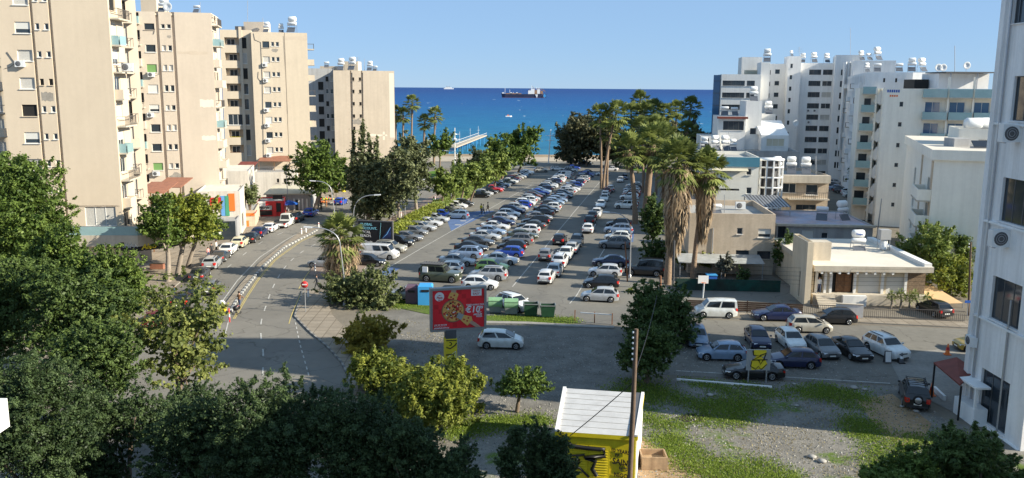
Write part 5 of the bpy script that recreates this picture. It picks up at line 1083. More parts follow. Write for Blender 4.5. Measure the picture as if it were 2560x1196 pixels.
for ci, (a, c, d0, d1) in enumerate(((2312, 2350, 2305, 2365), (2373, 2412, 2369, 2428), (2435, 2474, 2432, 2492))):
    for ri, y in enumerate((276, 329, 381, 432, 482)):
        if ri > 1 and ci: continue
        z = f.uv(2330, y)[1]; b.win(f, f.uv(a, 270)[0], f.uv(c, 270)[0], z - .6, z + 1.3, 'blue', .3); b.balcony(f, f.uv(d0, 270)[0], f.uv(d1, 270)[0], z - 1.5, 1.3, 'glass', h=1.15)
    z = f.uv(2330, 245)[1]; b.balcony(f, f.uv(d0, 245)[0], f.uv(d1, 245)[0], z, 1.3, 'glass', h=1.3)
    m_ = MB(); m_.box(f.p(f.uv(d1 + 1, 270)[0], 12, .5), (.22, 1.0, 24), 'wallivory', f.rz()); b.part('party_fin', m_)
ks = b.block(2150, 2212, 147, -18, 12, ytop=221, anchor='L'); fs = ks.F
for i, y in enumerate((236, 281, 327, 373, 419, 466, 511)):
    u0, u1 = fs.uv(2153, 270)[0] - .1 * i, fs.uv(2186, 270)[0]; z = fs.uv(2165, y)[1]
    b.balcony(fs, max(.1, u0), u1, z, 1.7, 'glass', h=1.15); b.win(fs, max(.3, u0 + .5), u1 - .6, z + .15, z + 2.3, 'dk', .3)
uL, uR = fs.uv(2189, 270)[0], fs.w - .1
for i, y in enumerate((258, 304, 350, 396, 441, 487, 530)):
    z = fs.uv(2195, y)[1]; p0, p1 = fs.p(uL, z, 1.5), fs.p(uR, z + 1.75, 1.5); m_ = MB(); m_.bar(p0, p1, .16, 1.25, 'wallbright'); m_.bar(p0 + Vector((0, 0, .8)), p1 + Vector((0, 0, .8)), .05, .05, 'railing')
    for t in range(8): q = p0.lerp(p1, t / 7.5); m_.box(q - fs.n * .8, (.45, 1.3, .15), 'slab', fs.rz())
    b.part('stair_flight', m_); b.win(fs, uL + .5, uR - .4, z + .9, z + 2.6, 'op', .5)
m_ = MB(); m_.box(fs.p(uL - .15, ks.z1 / 2, .85), (.3, 1.7, ks.z1), 'wallivory', fs.rz()); b.part('stair_wall', m_)
rbox(b, 2345, 2470, 184, 222, 143, 6, 'wallwhite', 'roof_hut'); m_ = MB(); p, q = A(2361, 181, 141), A(2490, 181, 141); m_.box(((p.x + q.x) / 2, 144, p.z), (q.x - p.x, 7, .18), 'dgrey'); b.part('roof_canopy', m_)
m_ = MB()
for x in (2378, 2445, 2486): p = A(x, 181, 140.9); m_.bar((p.x, 140.9, 21), (p.x, 140.9, p.z), .12, .12, 'metal')
b.part('canopy_post', m_); rbox(b, 2285, 2320, 199, 222, 146, 4, 'dark', 'plant_cage'); b.finish()
sg = MB(); fa = k.F; q = fa.p(fa.uv(2214, 240)[0] + .3, fa.uv(2218, 232)[1], .02); sg = MB(); [sg.box(q + fa.u * (.32 * i_) + Vector((0, 0, .25 - .75 * (i_ > 5))) - fa.u * (1.5 if i_ > 5 else 0), (.22, .04, .42 if i_ < 6 else .28), 'blue' if i_ < 6 else 'orange', fa.rz()) for i_ in range(10)]; b.part('roof_sign', sg)
b = Bld('apartment_block', 'cream low block with projecting box balconies behind the pines', 'wallivory', group=WB); k = b.block(2337, 2500, 98, -19, 32, ytop=400, yref=400, anchor='L'); f = k.L
m_ = MB(); pl = [k.F.p(-.35, 0, .35), k.F.p(k.F.w, 0, .35), k.R.p(32, 0, 0), k.L.p(0, 0, .35), ]; m_.prism([(q.x, q.y) for q in pl], k.z1 + .003, k.z1 + 1.15, 'wallivory', 'roofwhite'); b.part('roof_parapet', m_)
for z in (9.4, 6.4, 3.4):
    b.win(f, 27.4, 30.0, z + .15, z + 2.5, 'dk', .8); b.balcony(f, 25.6, 31.6, z, 1.5, 'solid', 'wallivory', 1.25); b.win(f, 13, 15, z + .15, z + 2.4, 'dk', .5)
m_ = MB(); m_.box(f.p(31, 7, .06), (1.1, .12, 14), 'wallbeige', f.rz()); m_.box(f.p(21, 7, .06), (.9, .12, 14), 'wallbeige', f.rz()); b.part('stone_strip', m_)
k2 = b.block(2398, 2500, 107, -19, 9, ytop=322, z0=k.z1 - .2, anchor='L', yref=330); b.win(k2.F, 2.2, 3.8, k2.z0 + .9, k2.z0 + 2.1, 'cu'); rbox(b, 2383, 2424, 347, 386, 103, 2.5, 'wallgrey', 'roof_shed'); b.finish(); R6 = k2; R6b = k
# blue topped block, lattice stair, balcony house, white terraced house
b = Bld('apartment_block', 'sandy block with teal roof band behind the palms', 'wallbeige', group=WB); k = b.block(1778, 1897, 127, -6, 12, ytop=392, anchor='L', yref=430, wall='wallivory'); f = k.F
m_ = MB(); m_.box(f.p(f.w / 2, k.z1 - .72, .02), (f.w + .1, .30, 1.4), 'teal', f.rz()); b.part('roof_band', m_)
for y in (425, 472): b.win(f, f.uv(1866, y)[0], f.uv(1879, y)[0], f.uv(1870, y + 13)[1], f.uv(1870, y - 3)[1], 'w2'); b.win(f, f.uv(1800, y)[0], f.uv(1848, y)[0], f.uv(1820, y + 20)[1], f.uv(1820, y)[1], 'loggia')
m_ = MB(); p = f.p(f.uv(1824, 425)[0], f.uv(1824, 424)[1], .5); m_.box(p, (5.2, 1.0, .08), 'canvas', f.rz(), Matrix.Rotation(.35, 3, 'X')); b.part('awning', m_); b.finish()
c = A(1920, 500, 128.5); root = thing('stair_tower', 'white lattice stair cylinder beside the teal banded block', 'stair tower', (c.x, 128.5, 0)); zt = A(1920, 400, 128.5).z; m_ = MB()
for i in range(12): a = 2 * math.pi * i / 12; m_.bar((c.x + 1.9 * math.cos(a), 128.5 + 1.9 * math.sin(a), 0), (c.x + 1.9 * math.cos(a), 128.5 + 1.9 * math.sin(a), zt), .22, .22, 'white')
for z in [1.5 + 1.5 * i for i in range(7)]: m_.lathe([(1.75, z), (2.0, z), (2.0, z + .22), (1.75, z + .22), (1.75, z)], (c.x, 128.5, 0), 'white', 20)
m_.build('lattice', root); m_ = MB(); m_.lathe([(0, -.02), (2.05, -.02), (2.05, .2), (0, .25)], (c.x, 128.5, zt), 'white', 20); m_.build('cap', root); m_ = MB(); m_.lathe([(1.2, 0), (1.2, zt - .1)], (c.x, 128.5, 0), 'dgrey', 12); m_.build('core', root)
b = Bld('house', 'tan house with broad balcony and gridded white windows', 'wallbeige', 'house', WB); k = b.block(1938, 2073, 138, -4, 13, ytop=437, anchor='L', yref=450); f = k.F
m_ = MB(); m_.box(f.p(f.w / 2, k.z1 - .6, .45), (f.w, .9, 1.2), 'slab', f.rz()); b.part('roof_band', m_)
b.win(f, f.uv(1940, 470)[0], f.uv(1990, 470)[0], f.uv(1960, 482)[1], f.uv(1960, 459)[1], 'w2'); b.win(f, f.uv(2015, 470)[0], f.uv(2045, 470)[0], f.uv(2030, 488)[1], f.uv(2030, 462)[1], 'w2'); b.balcony(f, f.uv(1968, 495)[0], f.uv(2068, 495)[0], f.uv(2030, 497)[1], 1.4, 'rail'); b.win(f, f.uv(1990, 515)[0], f.uv(2040, 515)[0], f.uv(2000, 525)[1], f.uv(2000, 512)[1], 'dk'); b.finish()
b = Bld('house', 'white terraced house with brown roof edge and rooftop heaters', 'wallbright', 'house', WB); k = b.block(1796, 1864, 168, -6, 9, ytop=291, anchor='L', yref=310); f = k.F; b.win(f, f.uv(1808, 310)[0], f.uv(1860, 310)[0], f.uv(1830, 326)[1], f.uv(1830, 303)[1], 'dk')
m_ = MB(); m_.box(f.p(f.w / 2, k.z1 - .25, .3), (f.w + .6, .9, .4), 'redroof', f.rz()); b.part('eaves', m_)
k = b.block(1863, 1903, 168.5, -6, 8, ytop=253, anchor='L', yref=310); b.win(k.F, k.F.uv(1875, 328)[0], k.F.uv(1890, 328)[0], k.F.uv(1880, 336)[1], k.F.uv(1880, 321)[1], 'dk'); b.block(1902, 1938, 172, -6, 7, ytop=286, anchor='L', yref=310); k = b.block(1903, 1972, 165, -6, 6, ytop=338, anchor='L', yref=350); b.win(k.F, 1.0, k.F.w - .8, k.F.uv(1930, 366)[1], k.F.uv(1930, 347)[1], 'yel')
m_ = MB(); z = k.z1; a, c_ = k.F.p(0, z, 0), k.F.p(k.F.w, z, 0); dd = Vector((0, 5.5, 2.6)); m_.face([a, c_, c_ + dd, a + dd], 'wallwhite'); m_.face([c_, c_ + Vector((0, 5.5, 0)), c_ + dd], 'wallwhite'); m_.face([a, a + dd, a + Vector((0, 5.5, 0))], 'wallwhite'); b.part('sloping_roof', m_)
b.block(1747, 2000, 158, -6, 14, ytop=376, anchor='L', yref=370, wall='wallgrey'); k = b.block(1752, 1800, 166, -6, 8, ytop=340, anchor='L', yref=350); b.win(k.F, k.F.uv(1762, 355)[0], k.F.uv(1772, 355)[0], k.F.uv(1770, 368)[1], k.F.uv(1770, 346)[1], 'op'); b.finish()
# plaster block, low house, villa
b = Bld('house', 'beige rough plaster block beside the skirted palms', 'wallbeige', 'house'); k = b.block(1722, 1936, 102, -4, 13, ytop=533, anchor='L', yref=600, par=.7); f = k.F; PB = k
for (a, c, t, bt, kd) in ((1843, 1857, 570, 586, 'w2'), (1896, 1928, 572, 594, 'hs'), (1840, 1873, 626, 659, 'dk'), (1893, 1927, 628, 648, 'dk')): b.win(f, f.uv(a, t)[0], f.uv(c, t)[0], f.uv(a, bt)[1], f.uv(a, t)[1], kd, .2)
rbox(b, 1706, 1722, 525, 552, 103, 2, 'wallbeige', 'chimney_box'); m_ = MB(); u, z = f.uv(1783, 570); m_.tube([f.p(u, .3, .08), f.p(u, z, .08)], .06, 'metal', 8); b.part('drain_pipe', m_); rbox(b, 1895, 1920, 520, 536, 112, .3, 'wallwhite', 'roof_wall'); b.finish()
b = Bld('house', 'low grey house with painted flat roof carrying two white tanks', 'wallgrey', 'house'); k = b.block(1942, 2182, 108, -4, 13, ytop=560, anchor='L', yref=580, par=.15, roof='roofpaint'); f = k.F; LH = k
b.win(f, f.uv(2053, 590)[0], f.uv(2070, 590)[0], f.uv(2060, 597)[1], f.uv(2060, 582)[1], 'w2'); b.win(f, f.uv(2004, 590)[0], f.uv(2034, 590)[0], f.uv(2010, 604)[1], f.uv(2010, 576)[1], 'sh'); b.win(f, f.uv(1944, 590)[0], f.uv(1964, 590)[0], f.uv(1950, 612)[1], f.uv(1950, 562)[1], 'dk', .5)
m_ = MB(); m_.box(f.p(f.w / 2, k.z1 - .1, .15), (f.w + .4, .5, .28), 'slab', f.rz()); b.part('cornice', m_); b.finish()
c0, c1 = A(1884, 516, 116), A(1974, 512, 116); root = thing('patio_roof', 'dark ribbed canopy roof behind the plaster block', 'canopy', (c0.x, 116, 0)); m_ = MB()
for i in range(22): x = c0.x + (c1.x - c0.x) * i / 21; m_.bar((x, 115.5, c0.z), (x, 121, c0.z + .9), .18, .06, 'dgrey' if i % 2 else 'metal')
m_.build('sheeting', root); m_ = MB()
for x in (c0.x, (c0.x + c1.x) / 2, c1.x): m_.bar((x, 115.6, 0), (x, 115.6, c0.z), .1, .1, 'metal'); m_.bar((x, 120.8, 0), (x, 120.8, c0.z + .8), .1, .1, 'metal')
m_.build('frame', root)
b = Bld('villa', 'single storey villa with pale flat roof and wooden front door', 'wallsand', 'villa'); VY = 88; k = b.block(2030, 2312, VY, -2, 14, ztop=3.55, anchor='L', yref=700, par=0); f = k.F
for (a, c, t, bt, kd) in ((2146, 2198, 684, 741, 'sh'), (2216, 2261, 692, 738, 'sh')): b.win(f, f.uv(a, 710)[0], f.uv(c, 710)[0], f.uv(a, bt)[1], f.uv(a, t)[1], kd, .15)
b.win(f, f.uv(2034, 710)[0], f.uv(2056, 710)[0], 1.1, f.uv(2040, 680)[1], 'op', .6); b.win(f, f.uv(2078, 710)[0], f.uv(2135, 710)[0], 1.1, f.uv(2090, 682)[1], 'op', .25)
m_ = MB(); u0, u1 = f.uv(2090, 710)[0], f.uv(2128, 710)[0]; m_.box(f.p((u0 + u1) / 2, 2.1, -.12), (u1 - u0, .08, 1.95), 'wood', f.rz())
for s_ in (.26, .74):
    for z in (1.65, 2.55): m_.box(f.p(u0 + (u1 - u0) * s_, z, -.07), ((u1 - u0) * .36, .05, .7), 'wood', f.rz())
b.part('front_door', m_, 'brown panelled wooden front door')
m_ = MB(); u0, u1 = f.uv(2266, 710)[0], f.uv(2311, 710)[0]; m_.box(f.p((u0 + u1) / 2, 2.0, .06), (u1 - u0, .14, 3.0), 'stone', f.rz()); b.part('stone_cladding', m_)
m_ = MB(); pl = [f.p(-.2, 0, 1.2), f.p(f.w + .3, 0, 1.2), f.p(f.w + .3, 0, -15.5), f.p(-.2, 0, -15.5)]; m_.prism([(q.x, q.y) for q in pl], 3.553, 4.15, 'slab', 'roofwhite'); b.part('roof_slab', m_)
m_ = MB(); m_.prism([(q.x, q.y) for q in (f.p(f.w - .6, 0, 1.0), f.p(f.w + .15, 0, 1.0), f.p(f.w + .15, 0, -15), f.p(f.w - .6, 0, -15))], 4.152, 4.5, 'wallbright'); b.part('roof_gutter', m_)
m_ = MB(); m_.prism([(q.x, q.y) for q in (f.p(-.1, 0, 1.0), f.p(f.w, 0, 1.0), f.p(f.w, 0, .02), f.p(-.1, 0, .02))], 0, 1.08, 'slab'); m_.box(f.p(f.uv(2120, 700)[0] + .3, .55, 1.3), (2.4, .5, 1.1), 'wallbright', f.rz()); b.part('porch', m_)
m_ = MB()
for i in range(6): m_.box(f.p(f.uv(2055, 700)[0], .09 + .18 * i, 2.6 - .28 * i), (1.9, .32, .18 + .001 * i), 'slab', f.rz())
b.part('steps', m_)
for x in (2040, 2062, 2076, 2136, 2205, 2263): m_ = MB(); m_.box(f.p(f.uv(x, 700)[0], 2.3, .12), (.26, .24, 2.44), 'wallbright', f.rz()); b.part('porch_column', m_)
m_ = MB()
for i in range(9): m_.box(f.p(f.uv(2045, 700)[0] + .72 * i * 1.25, 3.42, .7), (.22, .9, .24), 'wallbright', f.rz())
b.part('roof_beams', m_)
k3 = b.block(2014, 2029, VY - 1.4, -2, 5.2, ytop=606, anchor='L', yref=700, par=.2, roof='roofwhite'); b.win(k3.L, k3.L.w - 2.2, k3.L.w - 1.8, .5, 3.2, 'op', .1); rbox(b, 2022, 2076, 606, 655, 89.5, 1.6, 'slab', 'chimney'); b.finish(); VF = f
# the tall building at the right edge of the frame
b = Bld('apartment_block', 'stained white block filling the right frame edge, big dark windows', 'wallstain'); E0 = A(2497, 220, 57); cx = E0.x
b.base(Vector((cx, 57, 0)))
PL = [Vector((cx, 57, 0)), Vector((cx, 50.4, 0)), Vector((cx + 18, 50.4, 0)), Vector((cx + 18, 57, 0))]
EF = []
for i in range(len(PL)):
    fc = Face(PL[i], PL[(i + 1) % len(PL)]); fc.z0, fc.z1, fc.mat = -.1, 30, 'wallstain'; b.faces.append(fc); EF.append(fc)
f = EF[0]; b.rb.face([(p.x, p.y, 29.9) for p in PL], 'roofgrey'); PR_ = [(cx + 7, 66), (cx + 7, 57.02), (cx + 22, 57.02), (cx + 22, 66)]
for i in range(4): fc = Face(PR_[i], PR_[(i + 1) % 4]); fc.z0, fc.z1, fc.mat = -.1, 22.5, 'wallstain'; b.faces.append(fc)
b.rb.face([(x, y, 22.4) for x, y in PR_], 'roofgrey')
for (x, t, bt) in ((2531, 191, 302), (2503, 442, 553), (2478, 686, 796), (2449, 915, 1046)): u, z = f.uv(x, (t + bt) / 2); b.win(f, u, u + 3.3, f.uv(x, bt)[1], f.uv(x, t)[1], 'dk', .22)
for (x, t, bt) in ((2531, -60, 60),): u, z = f.uv(x, 20); b.win(f, u + .1, u + 3.3, f.uv(x, bt)[1], f.uv(x, t)[1], 'dk', .22)
m_ = MB(); m_.box((cx + .05, 57.12, 15), (.5, .5, 30), 'wallstain'); b.part('corner_pier', m_); m_ = MB(); m_.tube([(cx - .12, 56.3, 0), (cx - .12, 56.3, 29)], .07, 'metal', 8); b.part('drain_pipe', m_); m_ = MB(); m_.tube([(cx - .1, 52.9, 0), (cx - .1, 52.9, 9)], .07, 'metal', 8); b.part('drain_pipe', m_)
for z in (f.uv(2480, 800)[1] - .15, f.uv(2503, 556)[1] - .15, f.uv(2449, 1050)[1] - .15, f.uv(2531, 306)[1] - .15): m_ = MB(); m_.box((cx - .08, 53.7, z), (.18, 6.4, .14), 'wallwhite'); b.part('sill_band', m_)
k = b.block(2398, 2440, 58.5, 0, 2.4, ztop=1.2, anchor='L', yref=1000, par=0, roof='wallwhite') if 0 else None
m_ = MB(); m_.box((cx - .45, 55.6, .6), (.9, 2.6, 1.2), 'wallwhite'); m_.box((cx - .78, 54.5, 1.9), (.16, .16, 1.4), 'wallwhite'); m_.box((cx - .5, 55.6, 2.68), (1.0, 2.8, .14), 'wallwhite'); b.part('ground_balcony', m_); b.finish()
# unseen block added right of the frame to throw shade over the foreground, and the block the picture is taken from
b = Bld('apartment_block', 'unseen tall block added outside the frame to shade the foreground trees', 'wallwhite'); b.base(Vector((34, 34, 0)))
for i, q in enumerate([((34, 34), (34, 6)), ((34, 6), (41, 6)), ((41, 6), (41, 34)), ((41, 34), (34, 34))]): fc = Face(*q); fc.z0, fc.z1, fc.mat = -.1, 30.5, 'wallwhite'; b.faces.append(fc)
b.rb.face([(34, 6, 30.4), (41, 6, 30.4), (41, 34, 30.4), (34, 34, 30.4)], 'roofgrey'); b.finish()
p = A(18, 996, 24); q = A(18, 1066, 24); m_ = MB(); m_.prism([(p.x - 5, 22.6), (p.x - .22, 22.6), (p.x, 22.8), (p.x, 24), (p.x - 5, 24)], q.z, p.z, 'wallbright'); m_.box((p.x - 4, 23.3, q.z / 2 - .01), (1.2, 1.2, q.z - .02), 'wallbright'); tag(m_.build('balcony_corner'), 'white rounded balcony corner at the bottom left frame edge', 'balcony')
# ---------------------------------------------------------------- street furniture, signs, boats, people
M('palewood', (.42, .29, .18), .8, .2, var=.25, scale=3, streak=.3); M('wallshop', (.64, .59, .52), .85, .2, var=.12, scale=.4, streak=.18, world=True); M('frameal', (.30, .285, .265), .45, .4, .2, var=.12, scale=2); M('panel_grey', (.10, .11, .13), .3, .5); M('rednl', (.78, .02, .03), .5); M('redsquare', (.62, .016, .022), .5); M('dough', (.55, .27, .08), .7, var=.25, scale=6); M('cheese', (.80, .44, .12), .6, var=.25, scale=9); M('sauce', (.48, .05, .02), .6, var=.3, scale=12)
M('screen', (.012, .014, .018), .4); M('cyan', (.25, .62, .75), .5); M('nebula', (.03, .05, .16), .5, var=.8, scale=1.4); M('hullblue', (.035, .045, .09), .6, var=.15, scale=.1); M('hullred', (.25, .05, .04), .6); M('deckrust', (.35, .2, .12), .7, var=.3, scale=.2)
M('graf', (.01, .01, .01), .5); M('kiosk', (.70, .55, .015), .6, .3, var=.18, scale=1.2, streak=.12); M('roofsheet', (.52, .51, .50), .5, .3, var=.12, scale=.8, streak=.1); M('shopgreen', (.06, .28, .16), .6); M('shopblue', (.12, .30, .58), .6); M('coverwhite', (.75, .74, .72), .5, var=.06)
def lamp(label, base, ptop, tip, Y, r=.085, group='curved street lamps'):
    b = A(base[0], base[1], Y); b.z = gz(Y); t = A(ptop[0], ptop[1], Y); e = A(tip[0], tip[1], Y); root = thing('street_lamp', label, 'street lamp', b, group=group)
    m_ = MB(); m_.tube([b, b.lerp(Vector((b.x, Y, t.z)), .5), Vector((t.x, Y, t.z))], [r, r * .85, r * .7], 'metal', 8); m_.lathe([(r * 2.2, 0), (r * 2.2, .35), (r * 1.2, .45)], b, 'metal', 8); m_.build('pole', root)
    m_ = MB(); c = Vector((t.x, Y, e.z)); P = [Vector((t.x, Y, t.z)) * ((1 - u) ** 2) + c * (2 * u * (1 - u)) + e * u * u for u in [i / 8 for i in range(9)]]; m_.tube(P, r * .65, 'metal', 7); m_.build('arm', root)
    d = (e - P[-2]).normalized(); m_ = MB(); m_.bar(e - d * .1, e + d * .75, .26, .12, 'whitemetal'); m_.build('lamp_head', root)
for a in (('lamp bending right in front of the third cream tower', (721, 538), (715, 432), (751, 404), 151), ('lamp bending left over the avenue before the ficus', (838, 560), (830, 485), (787, 453), 126), ('nearest avenue lamp, bending left in front of the shaggy palm', (860, 700), (851, 618), (778, 569), 85),
          ('lamp bending right above the dark billboard', (884, 600), (884, 538), (937, 488), 110), ('lamp bending right beside the clipped yellow hedge', (1013, 570), (1015, 490), (1050, 450), 137), ('lamp among the round pines on the hedge walk', (1128, 515), (1127, 450), (1139, 423), 163), ('farthest small lamp near the pier', (1144, 398), (1144, 388), (1117, 377), 250), ('lamp bending left over the right side of the car park', (1574, 706), (1577, 590), (1522, 531), 99)): lamp(*a)
for x0, x1, y0, y1, lb in ((1137, 1137, 320, 404, 'white cross armed mast near the pier'), (1377, 1371, 324, 410, 'white cross armed mast at the end of the car park')):
    Y = 294; b = A(x1, y1, Y); b.z = ZF; t = A(x0, y0, Y); root = thing('promenade_mast', lb, 'lamp mast', b); m_ = MB(); m_.tube([b, t], [.2, .12], 'white', 8); m_.build('pole', root)
    for fy in (.82, .68): p = b.lerp(t, fy); m_ = MB(); m_.lathe([(.1, .25), (.75, .05), (.8, -.08), (.1, -.05)], p, 'white', 14); m_.bar(p - Vector((1.6, 0, 0)), p + Vector((1.6, 0, 0)), .12, .12, 'white'); m_.build('lamp_ring', root)
for i, (x, y) in enumerate(((754, 588), (765, 584), (797, 573), (794, 668), (788, 680), (771, 745), (1003, 545), (1022, 552), (1043, 542), (1060, 530), (1077, 527), (1088, 505))):
    g = G(x, y); root = thing('bollard', ['near tip of the median, left', 'near tip of the median, right', 'at the very tip of the median', 'by the palm pavement, far one', 'by the palm pavement, near one', 'beside the no entry sign', 'in the paved square, left end', 'in the paved square, second', 'in the paved square before the conifer', 'in the paved square, fourth', 'in the paved square, fifth', 'in the paved square by the round pines'][i].join(('white bollard ', '')) + '', 'bollard', (g.x, g.y, gz(g.y) + .12), group='white bollards'); m_ = MB(); m_.lathe([(.09, 0), (.09, .85), (.06, .93), (0, .95)], root.location, 'white', 10); m_.build('post', root); m_ = MB(); m_.lathe([(.093, .7), (.093, .8)], root.location, 'red', 10); m_.build('band', root)
# no entry sign
g = G(764, 783); root = thing('no_entry_sign', 'round red no entry sign on the pavement corner', 'road sign', (g.x, g.y, .13)); m_ = MB(); m_.tube([root.location, root.location + Vector((0, 0, 2.9))], .045, 'metal', 8); m_.build('post', root)
m_ = MB(); c = root.location + Vector((0, -.06, 2.75)); m_.lathe([(0, -.02), (.34, -.02), (.34, .02), (0, .02)], c, 'red', 24, 'y'); m_.build('disc', root); m_ = MB(); m_.box(c + Vector((0, -.03, 0)), (.46, .01, .11), 'white'); m_.build('bar', root)
g = G(557, 797); root = thing('keep_sign', 'yellow shield sign with round arrow plate at the median end', 'road sign', (g.x, g.y, .15)); m_ = MB(); m_.tube([root.location, root.location + Vector((0, 0, .5))], .06, 'metal', 8); m_.build('post', root); m_ = MB(); m_.lathe([(0, -.04), (.42, -.04), (.42, .04), (0, .04)], root.location + Vector((0, 0, .85)), 'yellow', 20, 'y'); m_.build('shield', root); m_ = MB(); m_.lathe([(0, -.06), (.33, -.06), (.33, 0)], root.location + Vector((0, -.02, 1.35)), 'white', 20, 'y'); m_.bar(root.location + Vector((-.15, -.1, 1.2)), root.location + Vector((.12, -.1, 1.45)), .07, .02, 'dgrey'); m_.build('arrow_plate', root)
for x, y, lb in ((538, 812, 'left red and white post at the median end'), (574, 806, 'right red and white post at the median end')):
    g = G(x, y); root = thing('marker_post', lb, 'post', (g.x, g.y, .02)); m_ = MB(); m_.lathe([(.07, 0), (.07, 1.3), (0, 1.32)], root.location, 'red', 10); m_.build('post', root); m_ = MB(); m_.lathe([(.075, .5), (.075, .8)], root.location, 'white', 10); m_.build('band', root)
# billboards
p, q = A(899, 612, 116), A(981, 614, 115); zb, zt = A(940, 612, 116).z, A(940, 553, 116).z; c = (p + q) / 2; root = thing('billboard', 'dark advertising board beside the shaggy palm', 'billboard', (c.x, c.y, 0)); u = (q - p); u.z = 0; W_ = u.length; u.normalize(); rz = math.atan2(u.y, u.x); n = Vector((u.y, -u.x, 0))
m_ = MB(); m_.box((c.x, c.y, (zb + zt) / 2), (W_ + .3, .35, zt - zb + .25), 'dgrey', rz); m_.build('frame', root); fr = MB(); fr.box((c.x, c.y, (zb + zt) / 2) + n * .18 if 0 else Vector((c.x, c.y, (zb + zt) / 2)) + n * .18, (W_, .02, zt - zb), 'screen', rz); pn = fr.build('poster', root)
o = Vector((p.x, p.y, zb)) + n * .20; hh = zt - zb; m_ = MB()
for t, zf_, mt in (('GLOBAL', .86, 'cyan'), ('ACCOUNT.', .70, 'cyan'), ('LOCAL', .54, 'coverwhite'), ('REACH.', .38, 'coverwhite')): m_.merge(textmb(t, .47, mt, o + u * .18 + Vector((0, 0, hh * zf_ - .1)), u, (0, 0, 1), .012))
m_.merge(textmb('unlimit', .62, 'coverwhite', o + u * .22 + Vector((0, 0, hh * .07)), u, (0, 0, 1), .015)); m_.build('lettering', pn)
m_ = MB(); m_.bar(o + u * W_ * .62 + Vector((0, 0, .1)), o + u * W_ * .68 + Vector((0, 0, hh - .1)), .03, .02, 'cyan'); m_.face([o + u * W_ * .66 + Vector((0, 0, .1)), o + u * (W_ - .1) + Vector((0, 0, .1)), o + u * (W_ - .1) + Vector((0, 0, hh * .85)), o + u * W_ * .75 + Vector((0, 0, hh * .45))], 'nebula'); m_.tube([o + u * W_ * .7 + Vector((0, 0, hh * .3)), o + u * W_ * .85 + Vector((0, 0, hh * .5)), o + u * W_ * .97 + Vector((0, 0, hh * .8))], [.02, .07, .03], 'shopblue', 6); m_.build('space_picture', pn)
for s_ in (.2, .8):
    m_ = MB(); w0 = p.lerp(q, s_); m_.bar((w0.x, w0.y + .05, 0), (w0.x, w0.y + .05, zb), .2, .2, 'dgrey'); m_.build('leg', root)
Y = 67; a = rad(15); u = Vector((math.cos(a), math.sin(a), 0)); n = Vector((u.y, -u.x, 0)); c = A(1145, 770, Y); zb, zt = A(1145, 822, Y).z, A(1145, 720, Y).z; W_ = 136 / ppm(Y) * 1.02; root = thing('billboard', 'red pizza advertising board on a graffiti covered column', 'billboard', (c.x, Y, 0)); hh = zt - zb
V0 = Vector((c.x, Y, zb)); PP = lambda x, z, d=0: V0 + u * (x * W_ - W_ / 2) + Vector((0, 0, z * hh)) + n * d
m_ = MB(); t = .18
m_.box(PP(.5, .5), (W_ - .02, .34, hh - .02), 'grey', a)
for (x, z, sx_, sz_) in ((.5, 0, W_, t), (.5, 1, W_, t)): m_.box(PP(x, z, .05), (sx_ + t, .5, sz_), 'frameal', a)
for x in (0, 1): m_.box(PP(x, .5, .05), (t, .5, hh - t - .004), 'frameal', a)
m_.build('frame', root); m_ = MB(); m_.box(PP(.5, .5, .19), (W_ - .2, .03, hh - .2), 'rednl', a)
pn = m_.build('poster', root); m_ = MB()
for i in range(11):
    for j in range(8):
        if (i * 7 + j * 3) % 4 == 0: m_.face([PP(.05 + .085 * i + dx, .06 + .115 * j + dz, .210) for dx, dz in ((0, 0), (.08, 0), (.08, .11), (0, .11))], 'redsquare')
m_.build('checks', pn)
def disc(mb, x, z, r, d, mat, n_=28, sq=1.0):
    k = hh / W_; mb.face([PP(x + r * math.cos(2 * math.pi * i / n_) * sq, z + r / k * math.sin(2 * math.pi * i / n_), d) for i in range(n_)], mat)
m_ = MB(); disc(m_, .40, .46, .215, .214, 'dgrey'); disc(m_, .40, .46, .205, .218, 'dough'); disc(m_, .40, .46, .185, .222, 'cheese')
g_ = random.Random(3)
for i in range(120):
    r, an = .175 * math.sqrt(g_.random()), g_.uniform(0, 6.28); disc(m_, .40 + r * math.cos(an), .46 + r * math.sin(an) * W_ / hh, g_.uniform(.008, .024), .2245 + .00024 * i, g_.choice(['sauce', 'red', 'cheese', 'coverwhite', 'graf', 'sauce', 'sauce', 'red', 'dough']), 9)
m_.face([PP(x, z, .256) for x, z in ((.46, .30), (.56, .22), (.62, .34), (.50, .42))], 'metal'); m_.face([PP(x, z, .26) for x, z in ((.54, .22), (.66, .08), (.76, .20), (.74, .30), (.60, .35))], 'cheese'); m_.face([PP(x, z, .256) for x, z in ((.30, .78), (.46, .72), (.50, .86), (.42, .95), (.34, .90))], 'cheese')
for x, z in ((.60, .24), (.66, .2), (.68, .27), (.36, .8), (.42, .84), (.40, .76)): disc(m_, x, z, .018, .262, 'red', 10)
m_.face([PP(x, z, .264) for x, z in ((.70, .14), (.82, .03), (.92, .03), (.80, .16), (.74, .20))], 'skin'); m_.face([PP(x, z, .264) for x, z in ((.36, .92), (.45, .90), (.46, .985), (.37, .985))], 'skin'); m_.build('pizza_picture', pn)
m_ = MB(); disc(m_, .15, .82, .085, .214, 'coverwhite'); m_.face([PP(x, z, .220) for x, z in ((.10, .835), (.15, .865), (.20, .835), (.17, .845), (.13, .845))], 'red'); m_.merge(textmb('Pizza', .24, 'red', PP(.095, .775, .221), u, (0, 0, 1), .004, .25)); m_.merge(textmb('Hut', .20, 'red', PP(.12, .715, .221), u, (0, 0, 1), .004, .25)); m_.build('round_logo', pn)
